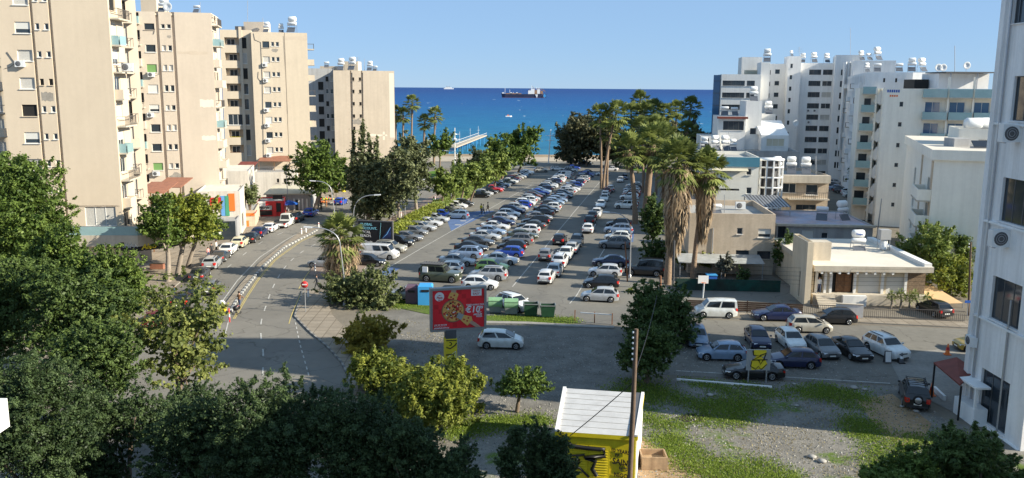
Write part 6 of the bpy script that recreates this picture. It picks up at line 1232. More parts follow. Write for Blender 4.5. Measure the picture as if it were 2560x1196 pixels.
m_ = MB(); m_.face([PP(x, z, .213) for x, z in ((.735, .80), (.93, .80), (.93, .985), (.735, .985))], 'coverwhite'); m_.merge(textmb('TAKE IT', .17, 'red', PP(.765, .90, .218), u, (0, 0, 1), .004)); m_.merge(textmb('EASY', .25, 'red', PP(.765, .825, .218), u, (0, 0, 1), .004)); m_.build('easy_panel', pn)
m_ = MB()
for t_, sz, x, z in (('TAKE AWAY ONLY', .185, .64, .565), ('€10', .72, .625, .40), ('.99', .34, .86, .475), ('ANY', .16, .85, .375), ('MEDIUM', .18, .78, .325), ('PIZZA', .18, .83, .275), ('77.77.77.77', .22, .045, .10), ('pizzahut.com.cy', .19, .045, .045)): m_.merge(textmb(t_, sz, 'coverwhite', PP(x, z, .225), u, (0, 0, 1), .012, .12))
m_.build('lettering', pn)
cw = 30 / ppm(Y); cc = PP(.355, 0, 0); m_ = MB(); m_.box((cc.x, cc.y, zb - .35), (cw * .9, .7, .7), 'dgrey', a); m_.box((cc.x, cc.y, (zb - .7) / 2), (cw, .8, zb - .7), 'yellow', a); cl = m_.build('column', root); m_ = MB(); f0 = lambda x, z: Vector((cc.x, cc.y, 0)) + u * x + Vector((0, 0, z)) + n * .41; zt_ = zb - .75
m_.lathe([(.10, 0), (.17, 0), (.17, .02), (.10, .02)], f0(-.12, zt_ - .35), 'graf', 14, 'y'); m_.tube([f0(-.4, zt_ - .6), f0(-.1, zt_ - .75), f0(.3, zt_ - .5), f0(.42, zt_ - .3)], .045, 'graf', 5)
m_.tube([f0(-.42, zt_ - 1.25), f0(.2, zt_ - 1.2), f0(.0, zt_ - 2.0), f0(-.3, zt_ - 2.3)], .06, 'graf', 5); m_.tube([f0(-.3, zt_ - 1.45), f0(.35, zt_ - 1.0), f0(.4, zt_ - 1.9), f0(.1, zt_ - 2.4)], .03, 'white', 5); m_.tube([f0(-.42, zt_ - .05), f0(.42, zt_ - .1)], .04, 'graf', 5); m_.build('graffiti', cl)
# yellow kiosk
kz = 3.0; a0, a1, a2, a3 = [G(x_, y_, kz) for x_, y_ in ((1393, 1076), (1590, 1089), (1606, 986), (1412, 973))]; root = thing('substation_kiosk', 'yellow graffiti covered substation hut with white sheet roof', 'kiosk', (a0.x, a0.y, 0))
for p in (a0, a1, a2, a3): p.z = 0
m_ = MB(); m_.prism([(q.x, q.y) for q in (a0, a1, a2, a3)], 0, kz - .25, 'kiosk'); m_.build('wall', root)
cn = (a0 + a1 + a2 + a3) / 4; ov = [cn + (q - cn) * 1.05 for q in (a0, a1, a2, a3)]; m_ = MB(); m_.prism([(q.x, q.y) for q in ov], kz - .247, kz, 'kiosk', 'roofsheet')
for i in range(1, 8): p, q = ov[0].lerp(ov[3], i / 8), ov[1].lerp(ov[2], i / 8); m_.bar(p + Vector((.1, 0, kz + .01)), q + Vector((-.3, 0, kz + .01)), .03, .02, 'roofgrey')
m_.bar(ov[0] + Vector((.1, 0, kz + .05)), ov[3] + Vector((.1, 0, kz + .05)), .2, .1, 'wallbright'); m_.bar(ov[1] + Vector((-.1, 0, kz + .05)), ov[2] + Vector((-.1, 0, kz + .05)), .18, .1, 'wallbright'); m_.bar(ov[1] + Vector((-.4, 0, kz + .03)), ov[2] + Vector((-.4, 0, kz + .03)), .3, .05, 'dgrey'); m_.build('roof', root)
rs = a2 - a1; L_ = rs.length; rs /= L_; m_ = MB(); m_.bar(a1 + rs * .1 + Vector((.03, 0, 1.35)), a2 - rs * .1 + Vector((.03, 0, 1.35)), .06, 2.7, 'wallbright'); m_.build('side_panel', root)
u = (a1 - a0); W_ = u.length; u /= W_; n = Vector((u.y, -u.x, 0)); K = lambda x, z, d=0: a0 + u * (x * W_) + n * d + Vector((0, 0, z))
for i, (x0, x1) in enumerate(((.08, .40), (.41, .68))):
    m_ = MB(); m_.box(K((x0 + x1) / 2, 1.15, .03), ((x1 - x0) * W_, .06, 2.2), 'kiosk', math.atan2(u.y, u.x))
    for k_ in range(12): m_.box(K((x0 + x1) / 2, .25 + .155 * k_, .07), ((x1 - x0) * W_ - .25, .03, .05), 'yellow', math.atan2(u.y, u.x))
    m_.build('louvre_door', root)
m_ = MB(); T = lambda pts, r_: m_.tube([K(x, z, .13) for x, z in pts], r_, 'graf', 5)
T([(.14, 2.30), (.20, 2.18), (.40, 2.12), (.56, 2.10), (.60, 2.14), (.62, 1.72), (.36, 1.52), (.50, 1.38), (.46, .9), (.52, .5)], .13); T([(.20, 1.62), (.30, 1.66), (.36, 1.72)], .06); T([(.16, 1.42), (.24, 1.44), (.30, 1.36), (.28, 1.22), (.18, 1.26), (.26, 1.12), (.16, 1.1)], .06); T([(.10, 1.0), (.30, .9), (.42, .4)], .07); m_.build('graffiti', root)
m_ = MB()
for t_, sz, x, z, sh in (('10 YEARS', .30, .69, 1.98, .1), ('YF', .28, .735, 1.70, .2), ('SAIN', .48, .71, 1.28, .1), ('NIGOL', .36, .735, .52, .05)): m_.merge(textmb(t_, sz, 'graf', K(x, z, .06), (u + Vector((0, 0, -.12))), (0, 0, 1), .015, sh, squash=.85))
m_.tube([K(.86 + .055 * math.cos(i / 14 * 6.283), 1.05 + .2 * math.sin(i / 14 * 6.283), .04) for i in range(15)], .022, 'graf', 5); m_.tube([K(.825, .88, .04), K(.86, 1.22, .04), K(.895, .88, .04)], .022, 'graf', 5); m_.tube([K(.80, 1.02, .04), K(.92, 1.05, .04)], .022, 'graf', 5); m_.build('lettering', root)
# poles and wires
def pole(label, base, top, Y, r=.13, mat='woodpole', ins=0):
    b = A(base[0], base[1], Y); t = A(top[0], top[1], Y); b = Vector((b.x, Y, gz(Y))); root = thing('utility_pole', label, 'utility pole', b, group='utility poles'); m_ = MB(); m_.tube([b, b.lerp(t, .5), t], [r, r * .9, r * .72], mat, 10); m_.build('pole', root)
    if ins:
        m_ = MB()
        for i in range(ins): c = t - Vector((.16, .02, .18 + .30 * i)); m_.lathe([(.02, -.06), (.06, -.03), (.06, .04), (.03, .07)], c, 'white', 8); m_.bar(c, c + Vector((.14, 0, -.02)), .025, .025, 'metal')
        m_.build('insulator', root)
    return t
P1 = pole('brown wooden pole standing before the yellow kiosk', (1576, 1150), (1591, 823), G(1590, 1088, 3).y - .8, .15, ins=6); P2 = pole('dark pole rising behind the round dark tree', (1650, 860), (1651, 690), 77, .14, 'rust'); P3 = pole('dark pole at the foot of the long skirted palm', (1682, 740), (1686, 602), 93, .12, 'dgrey')
P4 = pole('dark pole at the right end of the villa pavement', (2420, 800), (2427, 606), 83, .12, 'woodpole', 2); pole('slim pale pole beside the hotel stair', (2190, 600), (2204, 497), 116, .09, 'metal'); pole('thin rusty stake beside the car park lamp', (1568, 725), (1563, 605), 97, .09, 'rust')
def cable(label, p, q, sag=.4, r=.018):
    p, q = Vector(p), Vector(q); c = (p + q) / 2; root = thing('cable', label, 'cable', (c.x, c.y, c.z), group='overhead cables'); m_ = MB(); m_.tube([p.lerp(q, i / 14) - Vector((0, 0, sag * 4 * (i / 14) * (1 - i / 14))) for i in range(15)], r, 'black', 4); m_.build('wire', root)
cable('cable from the wooden pole up to the pole behind the dark tree', P1 - Vector((0, 0, 2.4)), P2 - Vector((0, 0, .3)), .7, .025); cable('guy cable from the wooden pole down over the kiosk roof', P1 - Vector((0, 0, 2.9)), G(1425, 1090, 2.9), .05, .025)
for i in range(5): cable(['topmost', 'second', 'third', 'fourth', 'lowest'][i] + ' of five wires crossing before the villa', P3 - Vector((0, 0, 2.3 + .45 * i)), P4 - Vector((0, 0, 2.6 + .42 * i)), .4, .011)
# rubbish containers, recycling banks
def bin_(label, x0, x1, y0, y1, lid, mat):
    Y = G((x0 + x1) / 2, y1).y; p, q = A(x0, y1, Y), A(x1, y1, Y); w_ = q.x - p.x - .12; c = Vector(((p.x + q.x) / 2, Y + .5, .02)); hh = A(x0, y0, Y + .2).z; root = thing('rubbish_container', label, 'rubbish container', c, group='rubbish containers'); m_ = MB()
    vs = [(-w_ * .44, -.42, .15), (w_ * .44, -.42, .15), (w_ * .44, .42, .15), (-w_ * .44, .42, .15), (-w_ / 2, -.52, hh), (w_ / 2, -.52, hh), (w_ / 2, .52, hh), (-w_ / 2, .52, hh)]; vs = [(c.x + a_, c.y + b_, z) for a_, b_, z in vs]
    m_.add(vs, [(3, 2, 1, 0), (0, 1, 5, 4), (1, 2, 6, 5), (2, 3, 7, 6), (3, 0, 4, 7)], mat)
    if not lid: m_.face([(c.x - w_ * .46, c.y - .46, hh - .35), (c.x + w_ * .46, c.y - .46, hh - .35), (c.x + w_ * .46, c.y + .46, hh - .35), (c.x - w_ * .46, c.y + .46, hh - .35)], 'black')
    m_.build('tub', root); m_ = MB(); 
    for s_ in (-1, 1): m_.box((c.x + s_ * w_ * .53, c.y, hh - .15), (.07, 1.0, .5), 'bingrey')
    m_.build('side_arm', root)
    if lid: m_ = MB(); m_.lathe([(.56, -w_ / 2 - .02), (.56, w_ / 2 + .02)], (c.x, c.y, hh - .28), 'binlid', 20, 'x'); m_.box((c.x, c.y, hh + .02), (w_ + .1, 1.1, .08), 'binlid'); m_.build('lid', root)
    else:
        m_ = MB()
        for (dx, dy, sx_, sy_) in ((0, -.53, w_ + .06, .06), (0, .53, w_ + .06, .06), (-w_ / 2, 0, .06, 1.0), (w_ / 2, 0, .06, 1.0)): m_.box((c.x + dx, c.y + dy, hh + .002), (sx_, sy_, .08), 'bingrey')
        m_.build('rim', root)
    for sx_ in (-1, 1):
        for sy_ in (-1, 1): m_ = MB(); m_.lathe([(0, -.04), (.09, -.04), (.09, .04), (0, .04)], (c.x + sx_ * w_ * .36, c.y + sy_ * .34, .10), 'rubber', 10, 'x'); m_.build('caster', root)
bin_('leftmost grey container with faded green lid, beside the pizza board', 1220, 1256, 752, 786, 1, 'bingrey'); bin_('second grey container with faded green lid before the white estate', 1260, 1296, 755, 790, 1, 'bingrey'); bin_('third container, dark green and open', 1308, 1346, 760, 794, 0, 'bingreen'); bin_('rightmost open dark green container with a bag inside', 1350, 1389, 764, 797, 0, 'bingreen')
for x0, x1, y0, y1, mt, lb in ((1014, 1044, 716, 762, 'purple', 'purple recycling bank beside the blue one'), (1045, 1081, 713, 765, 'skyblue', 'bright blue recycling bank left of the pizza board')):
    Y = G(x0, y1).y; p, q = A(x0, y1, Y), A(x1, y1, Y); hh = A(x0, y0, Y).z; root = thing('recycling_bank', lb, 'recycling bank', ((p.x + q.x) / 2, Y + .6, .02)); m_ = MB(); w_ = q.x - p.x; m_.prism([(p.x, Y), (q.x, Y), (q.x, Y + 1.2), (p.x, Y + 1.2)], .06, hh - .2, mt); m_.add([(p.x, Y, hh - .197), (q.x, Y, hh - .197), (q.x, Y + 1.2, hh - .197), (p.x, Y + 1.2, hh - .197), (p.x + .12, Y + .15, hh), (q.x - .12, Y + .15, hh), (q.x - .12, Y + 1.05, hh), (p.x + .12, Y + 1.05, hh)], [(0, 1, 5, 4), (1, 2, 6, 5), (2, 3, 7, 6), (3, 0, 4, 7), (4, 5, 6, 7)], mt); m_.build('body', root); m_ = MB(); m_.box(((p.x + q.x) / 2, Y - .02, hh * .72), (w_ * .55, .05, .22), 'black'); m_.build('slot', root); m_ = MB(); m_.box(((p.x + q.x) / 2, Y + .6, .03), (w_ * .95, 1.1, .06), 'dgrey'); m_.build('skid', root)
# barrier rail, graffiti board, A board, cones
root = thing('barrier_rail', 'white pipe rail with rusty post at the edge of the car park', 'railing', G(1437, 803)); m_ = MB(); p, q = G(1450, 806), G(1530, 812); m_.bar(p + Vector((0, 0, .95)), q + Vector((0, 0, .95)), .08, .08, 'whitemetal'); m_.build('rail', root)
for x, y in ((1437, 803), (1486, 808), (1530, 812)): m_ = MB(); m_.bar(G(x, y), G(x, y) + Vector((0, 0, 1.1)), .09, .09, 'rust'); m_.build('post', root)
Y = G(1900, 958).y; p, q = A(1866, 900, Y), A(1926, 903, Y); zb, zt = A(1895, 926, Y).z, A(1895, 874, Y).z; c = (p + q) / 2; root = thing('sign_board', 'grey board with yellow and black graffiti on two posts', 'sign board', (c.x, Y, 0)); w_ = q.x - p.x; m_ = MB(); m_.box((c.x, Y, (zb + zt) / 2), (w_, .08, zt - zb), 'grey'); bd = m_.build('panel', root); m_ = MB(); yy = Y - .05; hh = zt - zb; Q = lambda x, z, d=0: Vector((p.x + w_ * x, yy - d, zb + hh * z))
m_.face([Q(*v) for v in ((.22, .02), (.72, .06), (.88, .30), (.78, .52), (.62, .62), (.82, .80), (.80, .98), (.30, .98), (.26, .75), (.40, .66), (.18, .45))], 'yellow'); m_.tube([Q(.24, .96, .02), Q(.28, .74, .02), Q(.60, .70, .02), Q(.22, .50, .02), Q(.86, .52, .02)], .045, 'graf', 5); m_.tube([Q(.50, .50, .02), Q(.58, .30, .02), Q(.72, .55, .02), Q(.80, .84, .02), Q(.55, .72, .02)], .045, 'graf', 5); m_.tube([Q(.22, .45, .02), Q(.18, .2, .02), Q(.4, .06, .02), Q(.5, .2, .02), Q(.62, .05, .02), Q(.85, .3, .02)], .035, 'graf', 5); m_.build('graffiti', bd)
for x in (.13, .88): m_ = MB(); m_.bar((p.x + w_ * x, Y + .08, 0), (p.x + w_ * x, Y + .08, zt), .09, .07, 'metal'); m_.build('post', root)
g = G(2219, 909); root = thing('a_board', 'small white framed board standing before the white crossover', 'A board', (g.x, g.y, .03)); m_ = MB(); m_.box((g.x, g.y, .55), (.55, .06, 1.0), 'dgrey', 0, Matrix.Rotation(-.15, 3, 'X')); m_.build('frame', root); m_ = MB(); m_.box((g.x, g.y - .045, .57), (.45, .02, .85), 'coverwhite', 0, Matrix.Rotation(-.15, 3, 'X')); m_.build('panel', root); m_ = MB(); m_.box((g.x, g.y + .22, .52), (.5, .05, 1.0), 'dgrey', 0, Matrix.Rotation(.2, 3, 'X')); m_.build('back_leg', root)
def cone(label, x, y, mat, hgt=.75):
    g = G(x, y); g.z = .035; root = thing('traffic_cone', label, 'traffic cone', g, group='traffic cones'); m_ = MB(); m_.box((g.x, g.y, g.z + .03), (.5, .5, .06), 'black' if mat == 'dgrey' else mat); m_.build('base', root); m_ = MB(); m_.lathe([(.20, .06), (.05, hgt), (0, hgt)], g, mat, 14); m_.build('cone', root); m_ = MB(); r0 = lambda z: .20 - .15 * (z - .06) / (hgt - .06) + .006; m_.lathe([(r0(hgt * .45), hgt * .45), (r0(hgt * .7), hgt * .7)], g, 'white' if mat == 'dgrey' else 'red', 14); m_.build('band', root)
cone('dark cone with white band beside the white crossover', 2253, 909, 'dgrey', .85); cone('orange cone on the driveway before the gold car', 2368, 888, 'orange', .95); cone('orange cone next to the black off roader', 2328, 990, 'orange', .95)
root = thing('red_canopy', 'rust red sheet canopy on thin posts beside the right block', 'canopy', G(2341, 970)); Yn, Yf = 57.6, 65.5; pl = [A(2334, 906, Yf), A(2392, 893, Yf + 1.5), A(2440, 925, Yf), A(2400, 962, Yn)]; zz = [2.7, 3.3, 2.9, 2.55]
for p, z in zip(pl, zz): t = (z - HC) / (p.z - HC); p.x, p.y, p.z = p.x * t, p.y * t, z
m_ = MB(); m_.add([tuple(p) for p in pl] + [(p.x, p.y, p.z - .1) for p in pl], [(3, 1, 0), (3, 2, 1), (4, 5, 7), (5, 6, 7), (0, 4, 7, 3), (3, 7, 6, 2), (1, 5, 4, 0)], 'redroof'); m_.build('roof', root)
for p in (pl[0], pl[3], pl[2]): m_ = MB(); m_.bar((p.x + .1, p.y, .02), (p.x + .1, p.y, p.z - .1), .1, .1, 'black'); m_.build('post', root)
p, q = G(2335, 978), G(2361, 1003); m_ = MB(); m_.bar(p + Vector((0, 0, .2)), q + Vector((0, 0, .2)), .2, .35, 'wallbright'); tag(m_.build('concrete_barrier'), 'short white concrete barrier beside the red canopy', 'barrier')
p, q = G(1692, 951), G(1930, 970); m_ = MB(); m_.bar(p + Vector((0, 0, .07)), q + Vector((0, 0, .07)), .16, .13, 'wallwhite'); tag(m_.build('kerb_beam'), 'long white painted beam lying in the grass before the cars', 'kerb beam')
g = G(1632, 1165); root = thing('planter_box', 'open wooden planter box beside the yellow kiosk', 'planter', (g.x, g.y, 0)); 
for dx, dy, sx_, sy_ in ((0, -.6, 1.5, .08), (0, .6, 1.5, .08), (-.72, 0, .08, 1.1), (.72, 0, .08, 1.1)): m_ = MB(); m_.box((g.x + dx, g.y + dy, .4), (sx_, sy_, .8), 'palewood', 0); m_.build('board', root)
m_ = MB(); m_.box((g.x, g.y, .25), (1.35, 1.1, .4), 'dirt'); m_.build('soil', root)
m_ = MB()
for i, (x, y) in enumerate(((2135, 972), (2162, 976), (1985, 962), (2030, 1145), (2055, 1156), (2255, 1018), (2290, 1030), (1775, 990), (1992, 1016))):
    g = G(x, y); root = thing('stone', ['flat pale', 'grey', 'small white', 'cracked pinkish', 'broken pinkish', 'small pale', 'white flat', 'tiny pale', 'tiny white'][i] + ' lump on the weedy field ' + ['by the white line', 'by the driveway', 'before the graffiti board', 'in the lit gravel', 'right in the lit gravel', 'behind the off roader', 'right of the dirt track', 'left near the tree', 'mid field'][i], 'stone', (g.x, g.y, 0)); m_ = MB(); s_ = R.uniform(.15, .4); m_.lathe([(s_ * .5, 0), (s_ * .9, s_ * .25), (s_ * .5, s_ * .5), (0, s_ * .55)], (g.x, g.y, .01), 'concrete', 6); m_.build('lump', root)
# yard: plank fence, netting, hoop, container, tin roof, sail
def fence(name, label, px, z0, z1, mat, cat='fence', Y=None, posts=3, rows=1, pm='dgrey'):
    P = [G(*q) for q in px]; root = thing(name, label, cat, P[0]); m_ = MB()
    for a_, b_ in zip(P, P[1:]):
        for r in range(rows): h0 = z0 + (z1 - z0) * r / rows; h1 = z0 + (z1 - z0) * (r + .86 if rows > 1 else 1) / rows; m_.bar(a_ + Vector((0, 0, (h0 + h1) / 2)), b_ + Vector((0, 0, (h0 + h1) / 2)), .05, h1 - h0, mat)
    m_.build('panel', root); Q_ = resample(P, posts)
    for p in Q_: m_ = MB(); m_.bar(p + Vector((0, .06, 0)), p + Vector((0, .06, z1 + .08)), .09, .09, pm); m_.build('post', root)
M('plank', (.075, .045, .03), .7, var=.3, scale=2, streak=.3)
fence('plank_fence', 'dark brown horizontal plank fence along the yard', [(1715, 777), (1860, 782), (2006, 789)], .13, 1.15, 'plank', rows=5, pm='plank'); fence('netting_fence', 'green netting fence at the back of the yard', [(1690, 726), (1950, 732)], .05, 1.35, 'netgreen')
def rails(label, px, h=1.15):
    P = [G(*q) for q in px]; root = thing('metal_fence', label, 'fence', P[0]); m_ = MB()
    for a_, b_ in zip(P, P[1:]):
        m_.bar(a_ + Vector((0, 0, h)), b_ + Vector((0, 0, h)), .06, .06, 'railing'); m_.bar(a_ + Vector((0, 0, .25)), b_ + Vector((0, 0, .25)), .05, .05, 'railing'); n_ = int((b_ - a_).length / .18)
        for i in range(n_ + 1): p = a_.lerp(b_, i / n_); m_.bar(p + Vector((0, 0, .13)), p + Vector((0, 0, h)), .03, .03, 'railing')
    m_.build('railing', root)
rails('black railing with gate before the villa steps', [(2006, 789), (2088, 793)]); rails('black railing along the villa pavement, below the yuccas', [(2156, 797), (2410, 808)])
p, q = G(2088, 794), G(2156, 798); m_ = MB(); m_.bar(p + Vector((0, 0, .75)), q + Vector((0, 0, .75)), .25, 1.25, 'wallbright'); m_.bar(p + Vector((0, 0, 1.42)), q + Vector((0, 0, 1.42)), .32, .09, 'slab'); tag(m_.build('garden_wall'), 'white garden wall before the villa door', 'wall')
Y = G(1755, 746).y; g = A(1757, 746, Y); root = thing('basketball_hoop', 'white basketball backboard on a post in the yard', 'basketball hoop', (g.x, Y, .03)); bt = A(1757, 698, Y); m_ = MB(); m_.tube([root.location, (g.x + .1, Y, bt.z)], .09, 'white', 8); m_.build('post', root); m_ = MB(); m_.box((bt.x, Y - .25, bt.z), (26 / ppm(Y), .06, 20 / ppm(Y)), 'coverwhite'); m_.build('backboard', root); m_ = MB(); m_.tube([(bt.x + .22 * math.cos(i / 10 * 6.283), Y - .5 + .22 * math.sin(i / 10 * 6.283), bt.z - .3) for i in range(11)], .02, 'orange', 5); m_.build('rim', root)
p = A(1768, 716, 96); q = A(1793, 690, 96); root = thing('blue_container', 'blue rubbish skip in the shaded yard', 'container', (p.x, 96, .03)); m_ = MB(); m_.box(((p.x + q.x) / 2, 96.5, q.z / 2), (q.x - p.x, 1.1, q.z), 'blue'); m_.build('body', root); m_ = MB(); m_.box(((p.x + q.x) / 2, 96.5, q.z + .04), (q.x - p.x + .1, 1.2, .08), 'skyblue'); m_.build('lid', root)
root = thing('tin_roof', 'pale tin lean to roof along the plaster block', 'shed roof', (PB.F.p(0, 0).x, PB.F.p(0, 0).y, 0)); m_ = MB(); z0, z1 = 2.0, 2.45
m_.add([PB.F.p(-1.5, z0, 3.5), PB.F.p(8.4, z0, 3.3), PB.F.p(8.4, z1, .05), PB.F.p(-1.5, z1, .05), PB.F.p(-1.5, z0 - .06, 3.5), PB.F.p(8.4, z0 - .06, 3.3), PB.F.p(8.4, z1 - .06, .05), PB.F.p(-1.5, z1 - .06, .05)], [(0, 1, 2, 3), (7, 6, 5, 4), (0, 4, 5, 1), (1, 5, 6, 2), (3, 7, 4, 0)], 'tin'); m_.build('sheeting', root)
for u_ in (-1.3, 3.5, 8.2): m_ = MB(); m_.bar(PB.F.p(u_, 0, 3.2), PB.F.p(u_, z0, 3.2), .1, .1, 'metal'); m_.build('post', root)
pl = [A(2312, 702, 92), A(2310, 762, 86), A(2408, 758, 86), A(2350, 730, 90)]; root = thing('shade_sail', 'tan shade sail stretched over the carport', 'shade sail', (pl[0].x, pl[0].y, 0)); m_ = MB(); m_.face([pl[1], pl[2], pl[3], pl[0]], 'sail'); m_.face([p - Vector((0, 0, .03)) for p in (pl[0], pl[3], pl[2], pl[1])], 'sail'); m_.build('fabric', root)
for p in pl: m_ = MB(); m_.bar((p.x, p.y, 0), (p.x, p.y, p.z), .08, .08, 'metal'); m_.build('post', root)
g = A(2421, 757, 81.5); root = thing('street_sign', 'blue street name plate at the villa corner', 'street sign', (g.x, 81.5, .12)); m_ = MB(); m_.bar((g.x, 81.5, .12), (g.x, 81.5, g.z), .06, .06, 'metal'); m_.build('post', root); m_ = MB(); m_.box((g.x, 81.45, g.z + .1), (.75, .04, .25), 'blue'); m_.build('plate', root)
# ---- rooftop plant
def heater_mb():
    P = {}; m_ = MB()
    for x in (-.7, .7):
        for y in (-.5, .5): m_.bar((x, y, 0), (x, y, 1.45), .05, .05, 'metal')
    for y in (-.5, .5): m_.bar((-.7, y, 1.42), (.7, y, 1.42), .05, .05, 'metal')
    for x in (-.7, .7): m_.bar((x, -.5, 1.40), (x, .5, 1.40), .05, .05, 'metal')
    P['stand'] = m_; m_ = MB(); m_.lathe([(0, -.85), (.24, -.83), (.31, -.72), (.31, .72), (.24, .83), (0, .85)], (0, -.1, 1.75), 'whitemetal', 16, 'x'); P['hot_tank'] = m_
    m_ = MB(); m_.lathe([(0, -.7), (.40, -.68), (.48, -.55), (.48, .55), (.40, .68), (0, .7)], (0, .15, 2.55), 'white', 16, 'x'); P['cold_tank'] = m_
    m_ = MB(); m_.box((0, -.62, .62), (1.5, .08, 1.15), 'panel_grey', 0, Matrix.Rotation(-.7, 3, 'X')); P['solar_panel'] = m_; return P
HP = {k: v.mesh(k) for k, v in heater_mb().items()}
def heater(label, x, y, Y, sc_=1.0, rz=0, skip=()):
    p = A(x, y, Y); root = thing('water_heater', label, 'water heater', p, rz, group='rooftop water heaters', world=False); root.scale = (sc_ * .74,) * 3
    for k, me in HP.items():
        if k in skip: continue
        o = bpy.data.objects.new(k, me); C.objects.link(o); o.parent = root
    return root
HL = [(408, 33, 136.5, 1, 'left on the second cream tower roof'), (493, 34, 137, .8, 'right on the second cream tower roof'), (667, 83, 181, 1, 'left on the third cream tower roof'), (703, 84, 181, .9, 'middle on the third cream tower roof'), (731, 84, 180.5, 1.5, 'tall one on the third cream tower roof'),
      (817, 170, 222, 1, 'leftmost on the farthest cream tower roof'), (853, 177, 219, 1.35, 'beside the roof hut of the farthest cream tower'), (881, 177, 219, 1.5, 'tallest on the farthest cream tower roof'), (925, 178, 219, 1.1, 'second from right on the farthest cream tower'), (938, 179, 219, .9, 'rightmost on the farthest cream tower'),
      (1917, 157, 230, 1.6, 'big one left of the slim white stair tower'), (2006, 158, 241, 1.2, 'just right of the slim white stair tower'), (2034, 158, 241, 1.3, 'middle above the dark window pairs'), (2066, 158, 241, 1.2, 'right above the dark window pairs'), (1978, 141, 238, .7, 'on top of the slim white stair tower'),
      (2152, 152, 218, 1.1, 'leftmost on the stepped white blocks'), (2170, 152, 218, 1.2, 'second on the stepped white blocks'), (2192, 152, 218, 1.5, 'highest on the stepped white blocks'), (2166, 181, 168, .8, 'low front left on the long white block'), (2192, 181, 168, 1.1, 'low front second on the long white block'), (2246, 181, 180, 1.2, 'third from right on the long white block'), (2278, 181, 180, 1.3, 'second from right on the long white block'), (2303, 181, 180, 1.3, 'rightmost on the long white block'),
      (1811, 290, 171, 1.2, 'left above the brown roof edge'), (1835, 290, 171, 1.1, 'right above the brown roof edge'), (1883, 254, 171, 1.3, 'on the tall part of the white terraced house'), (1920, 287, 174, 1.2, 'right of the tall part of the white terraced house'), (1760, 376, 160, 1.1, 'leftmost on the low grey roof by the palms'), (1787, 378, 160, 1.3, 'second on the low grey roof by the palms'), (1812, 378, 160, 1.3, 'third on the low grey roof by the palms'), (1832, 378, 161, 1.0, 'last on the low grey roof by the palms'),
      (1942, 436, 141, 1.3, 'left on the tan balcony house'), (1977, 436, 141, 1.3, 'middle on the tan balcony house'), (2013, 437, 141, 1.3, 'right on the tan balcony house'), (1790, 540, 107, 1.0, 'on the plaster block roof'), (2054, 552, 113, 1.25, 'left on the painted flat roof'), (2104, 554, 113, 1.25, 'right on the painted flat roof')]
for x, y, Y, s_, lb in HL: heater('white solar water heater ' + lb, x, y, Y, s_, R.uniform(-.4, .4), () if R.random() < .6 or s_ > 1.25 else ('cold_tank',))
h = heater('white tank lettered in blue on a stand on the villa roof', 2143, 636, 96, 1.25); o = textmb('Vespa', .34, 'blue', Vector((-.45, -.36, 2.45)), (1, 0, 0), (0, 0, 1), .01).build('lettering', None); o.parent = h
p = A(2207, 634, 96); root = thing('tank_cage', 'meshed metal tank cage on the villa roof', 'water tank', p); m_ = MB(); m_.box(p + Vector((0, 0, 2.2)), (1.15, 1.0, 1.1), 'grey'); m_.build('cage', root); m_ = MB(); m_.lathe([(.4, .5), (.4, 1.6), (0, 1.62)], p, 'white', 14); m_.build('tank', root); m_ = MB()
for dx in (-.5, .5):
    for dy in (-.45, .45): m_.bar(p + Vector((dx, dy, 0)), p + Vector((dx, dy, 1.65)), .05, .05, 'metal')
m_.build('stand', root)
zr = R6.z1 - .45
for i, (x, lb) in enumerate(((2432, 'left'), (2452, 'middle'), (2472, 'right'))):
    p = A(x, 318, 109 + i * .8); p.z = zr; root = thing('roof_tank', f'{lb} of three fat white tanks on the cream penthouse', 'water tank', p, group='fat white tanks'); m_ = MB(); m_.lathe([(0, -1.0), (.6, -.95), (.72, -.75), (.72, .75), (.6, .95), (0, 1.0)], p + Vector((0, 0, 1.0)), 'white', 18, 'x'); m_.build('tank', root); m_ = MB(); m_.box(p + Vector((0, 0, .15)), (1.4, 1.0, .3), 'metal'); m_.build('cradle', root)
p = A(2452, 372, 101); root = thing('solar_panel', 'lone tilted solar panel on the cream block roof', 'solar panel', p); m_ = MB(); m_.box(p + Vector((0, 0, .55)), (2.0, .08, 1.1), 'panel', 0, Matrix.Rotation(-.9, 3, 'X')); m_.build('panel', root); m_ = MB(); m_.box(p + Vector((0, .3, .15)), (1.8, .9, .3), 'metal'); m_.build('stand', root)
def acmb(): 
    P = {}; m_ = MB(); m_.box((0, 0, 0), (.95, .36, .68), 'whitemetal'); P['casing'] = m_; m_ = MB(); m_.lathe([(0, -.195), (.26, -.195), (.28, -.18)], (-.14, 0, 0), 'dgrey', 18, 'y'); 
    for i in range(5): m_.bar((-.14, -.2, -.24 + .12 * i), (.0 if 0 else -.14, -.2, -.24 + .12 * i), .01, .01, 'metal')
    m_.lathe([(.10, -.205), (.12, -.205)], (-.14, 0, 0), 'metal', 12, 'y'); m_.lathe([(.19, -.205), (.205, -.205)], (-.14, 0, 0), 'metal', 14, 'y'); P['fan_grille'] = m_
    m_ = MB()
    for x in (-.35, .35): m_.bar((x, .2, -.36), (x, -.18, -.36), .05, .05, 'metal')
    P['bracket'] = m_; return P
AP = {k: v.mesh(k) for k, v in acmb().items()}
def ac(label, p, rz, s_=1.0):
    root = thing('air_conditioner', label, 'air conditioner', p, rz, group='air conditioner units', world=False); root.scale = (s_,) * 3
    for k, me in AP.items(): o = bpy.data.objects.new(k, me); C.objects.link(o); o.parent = root
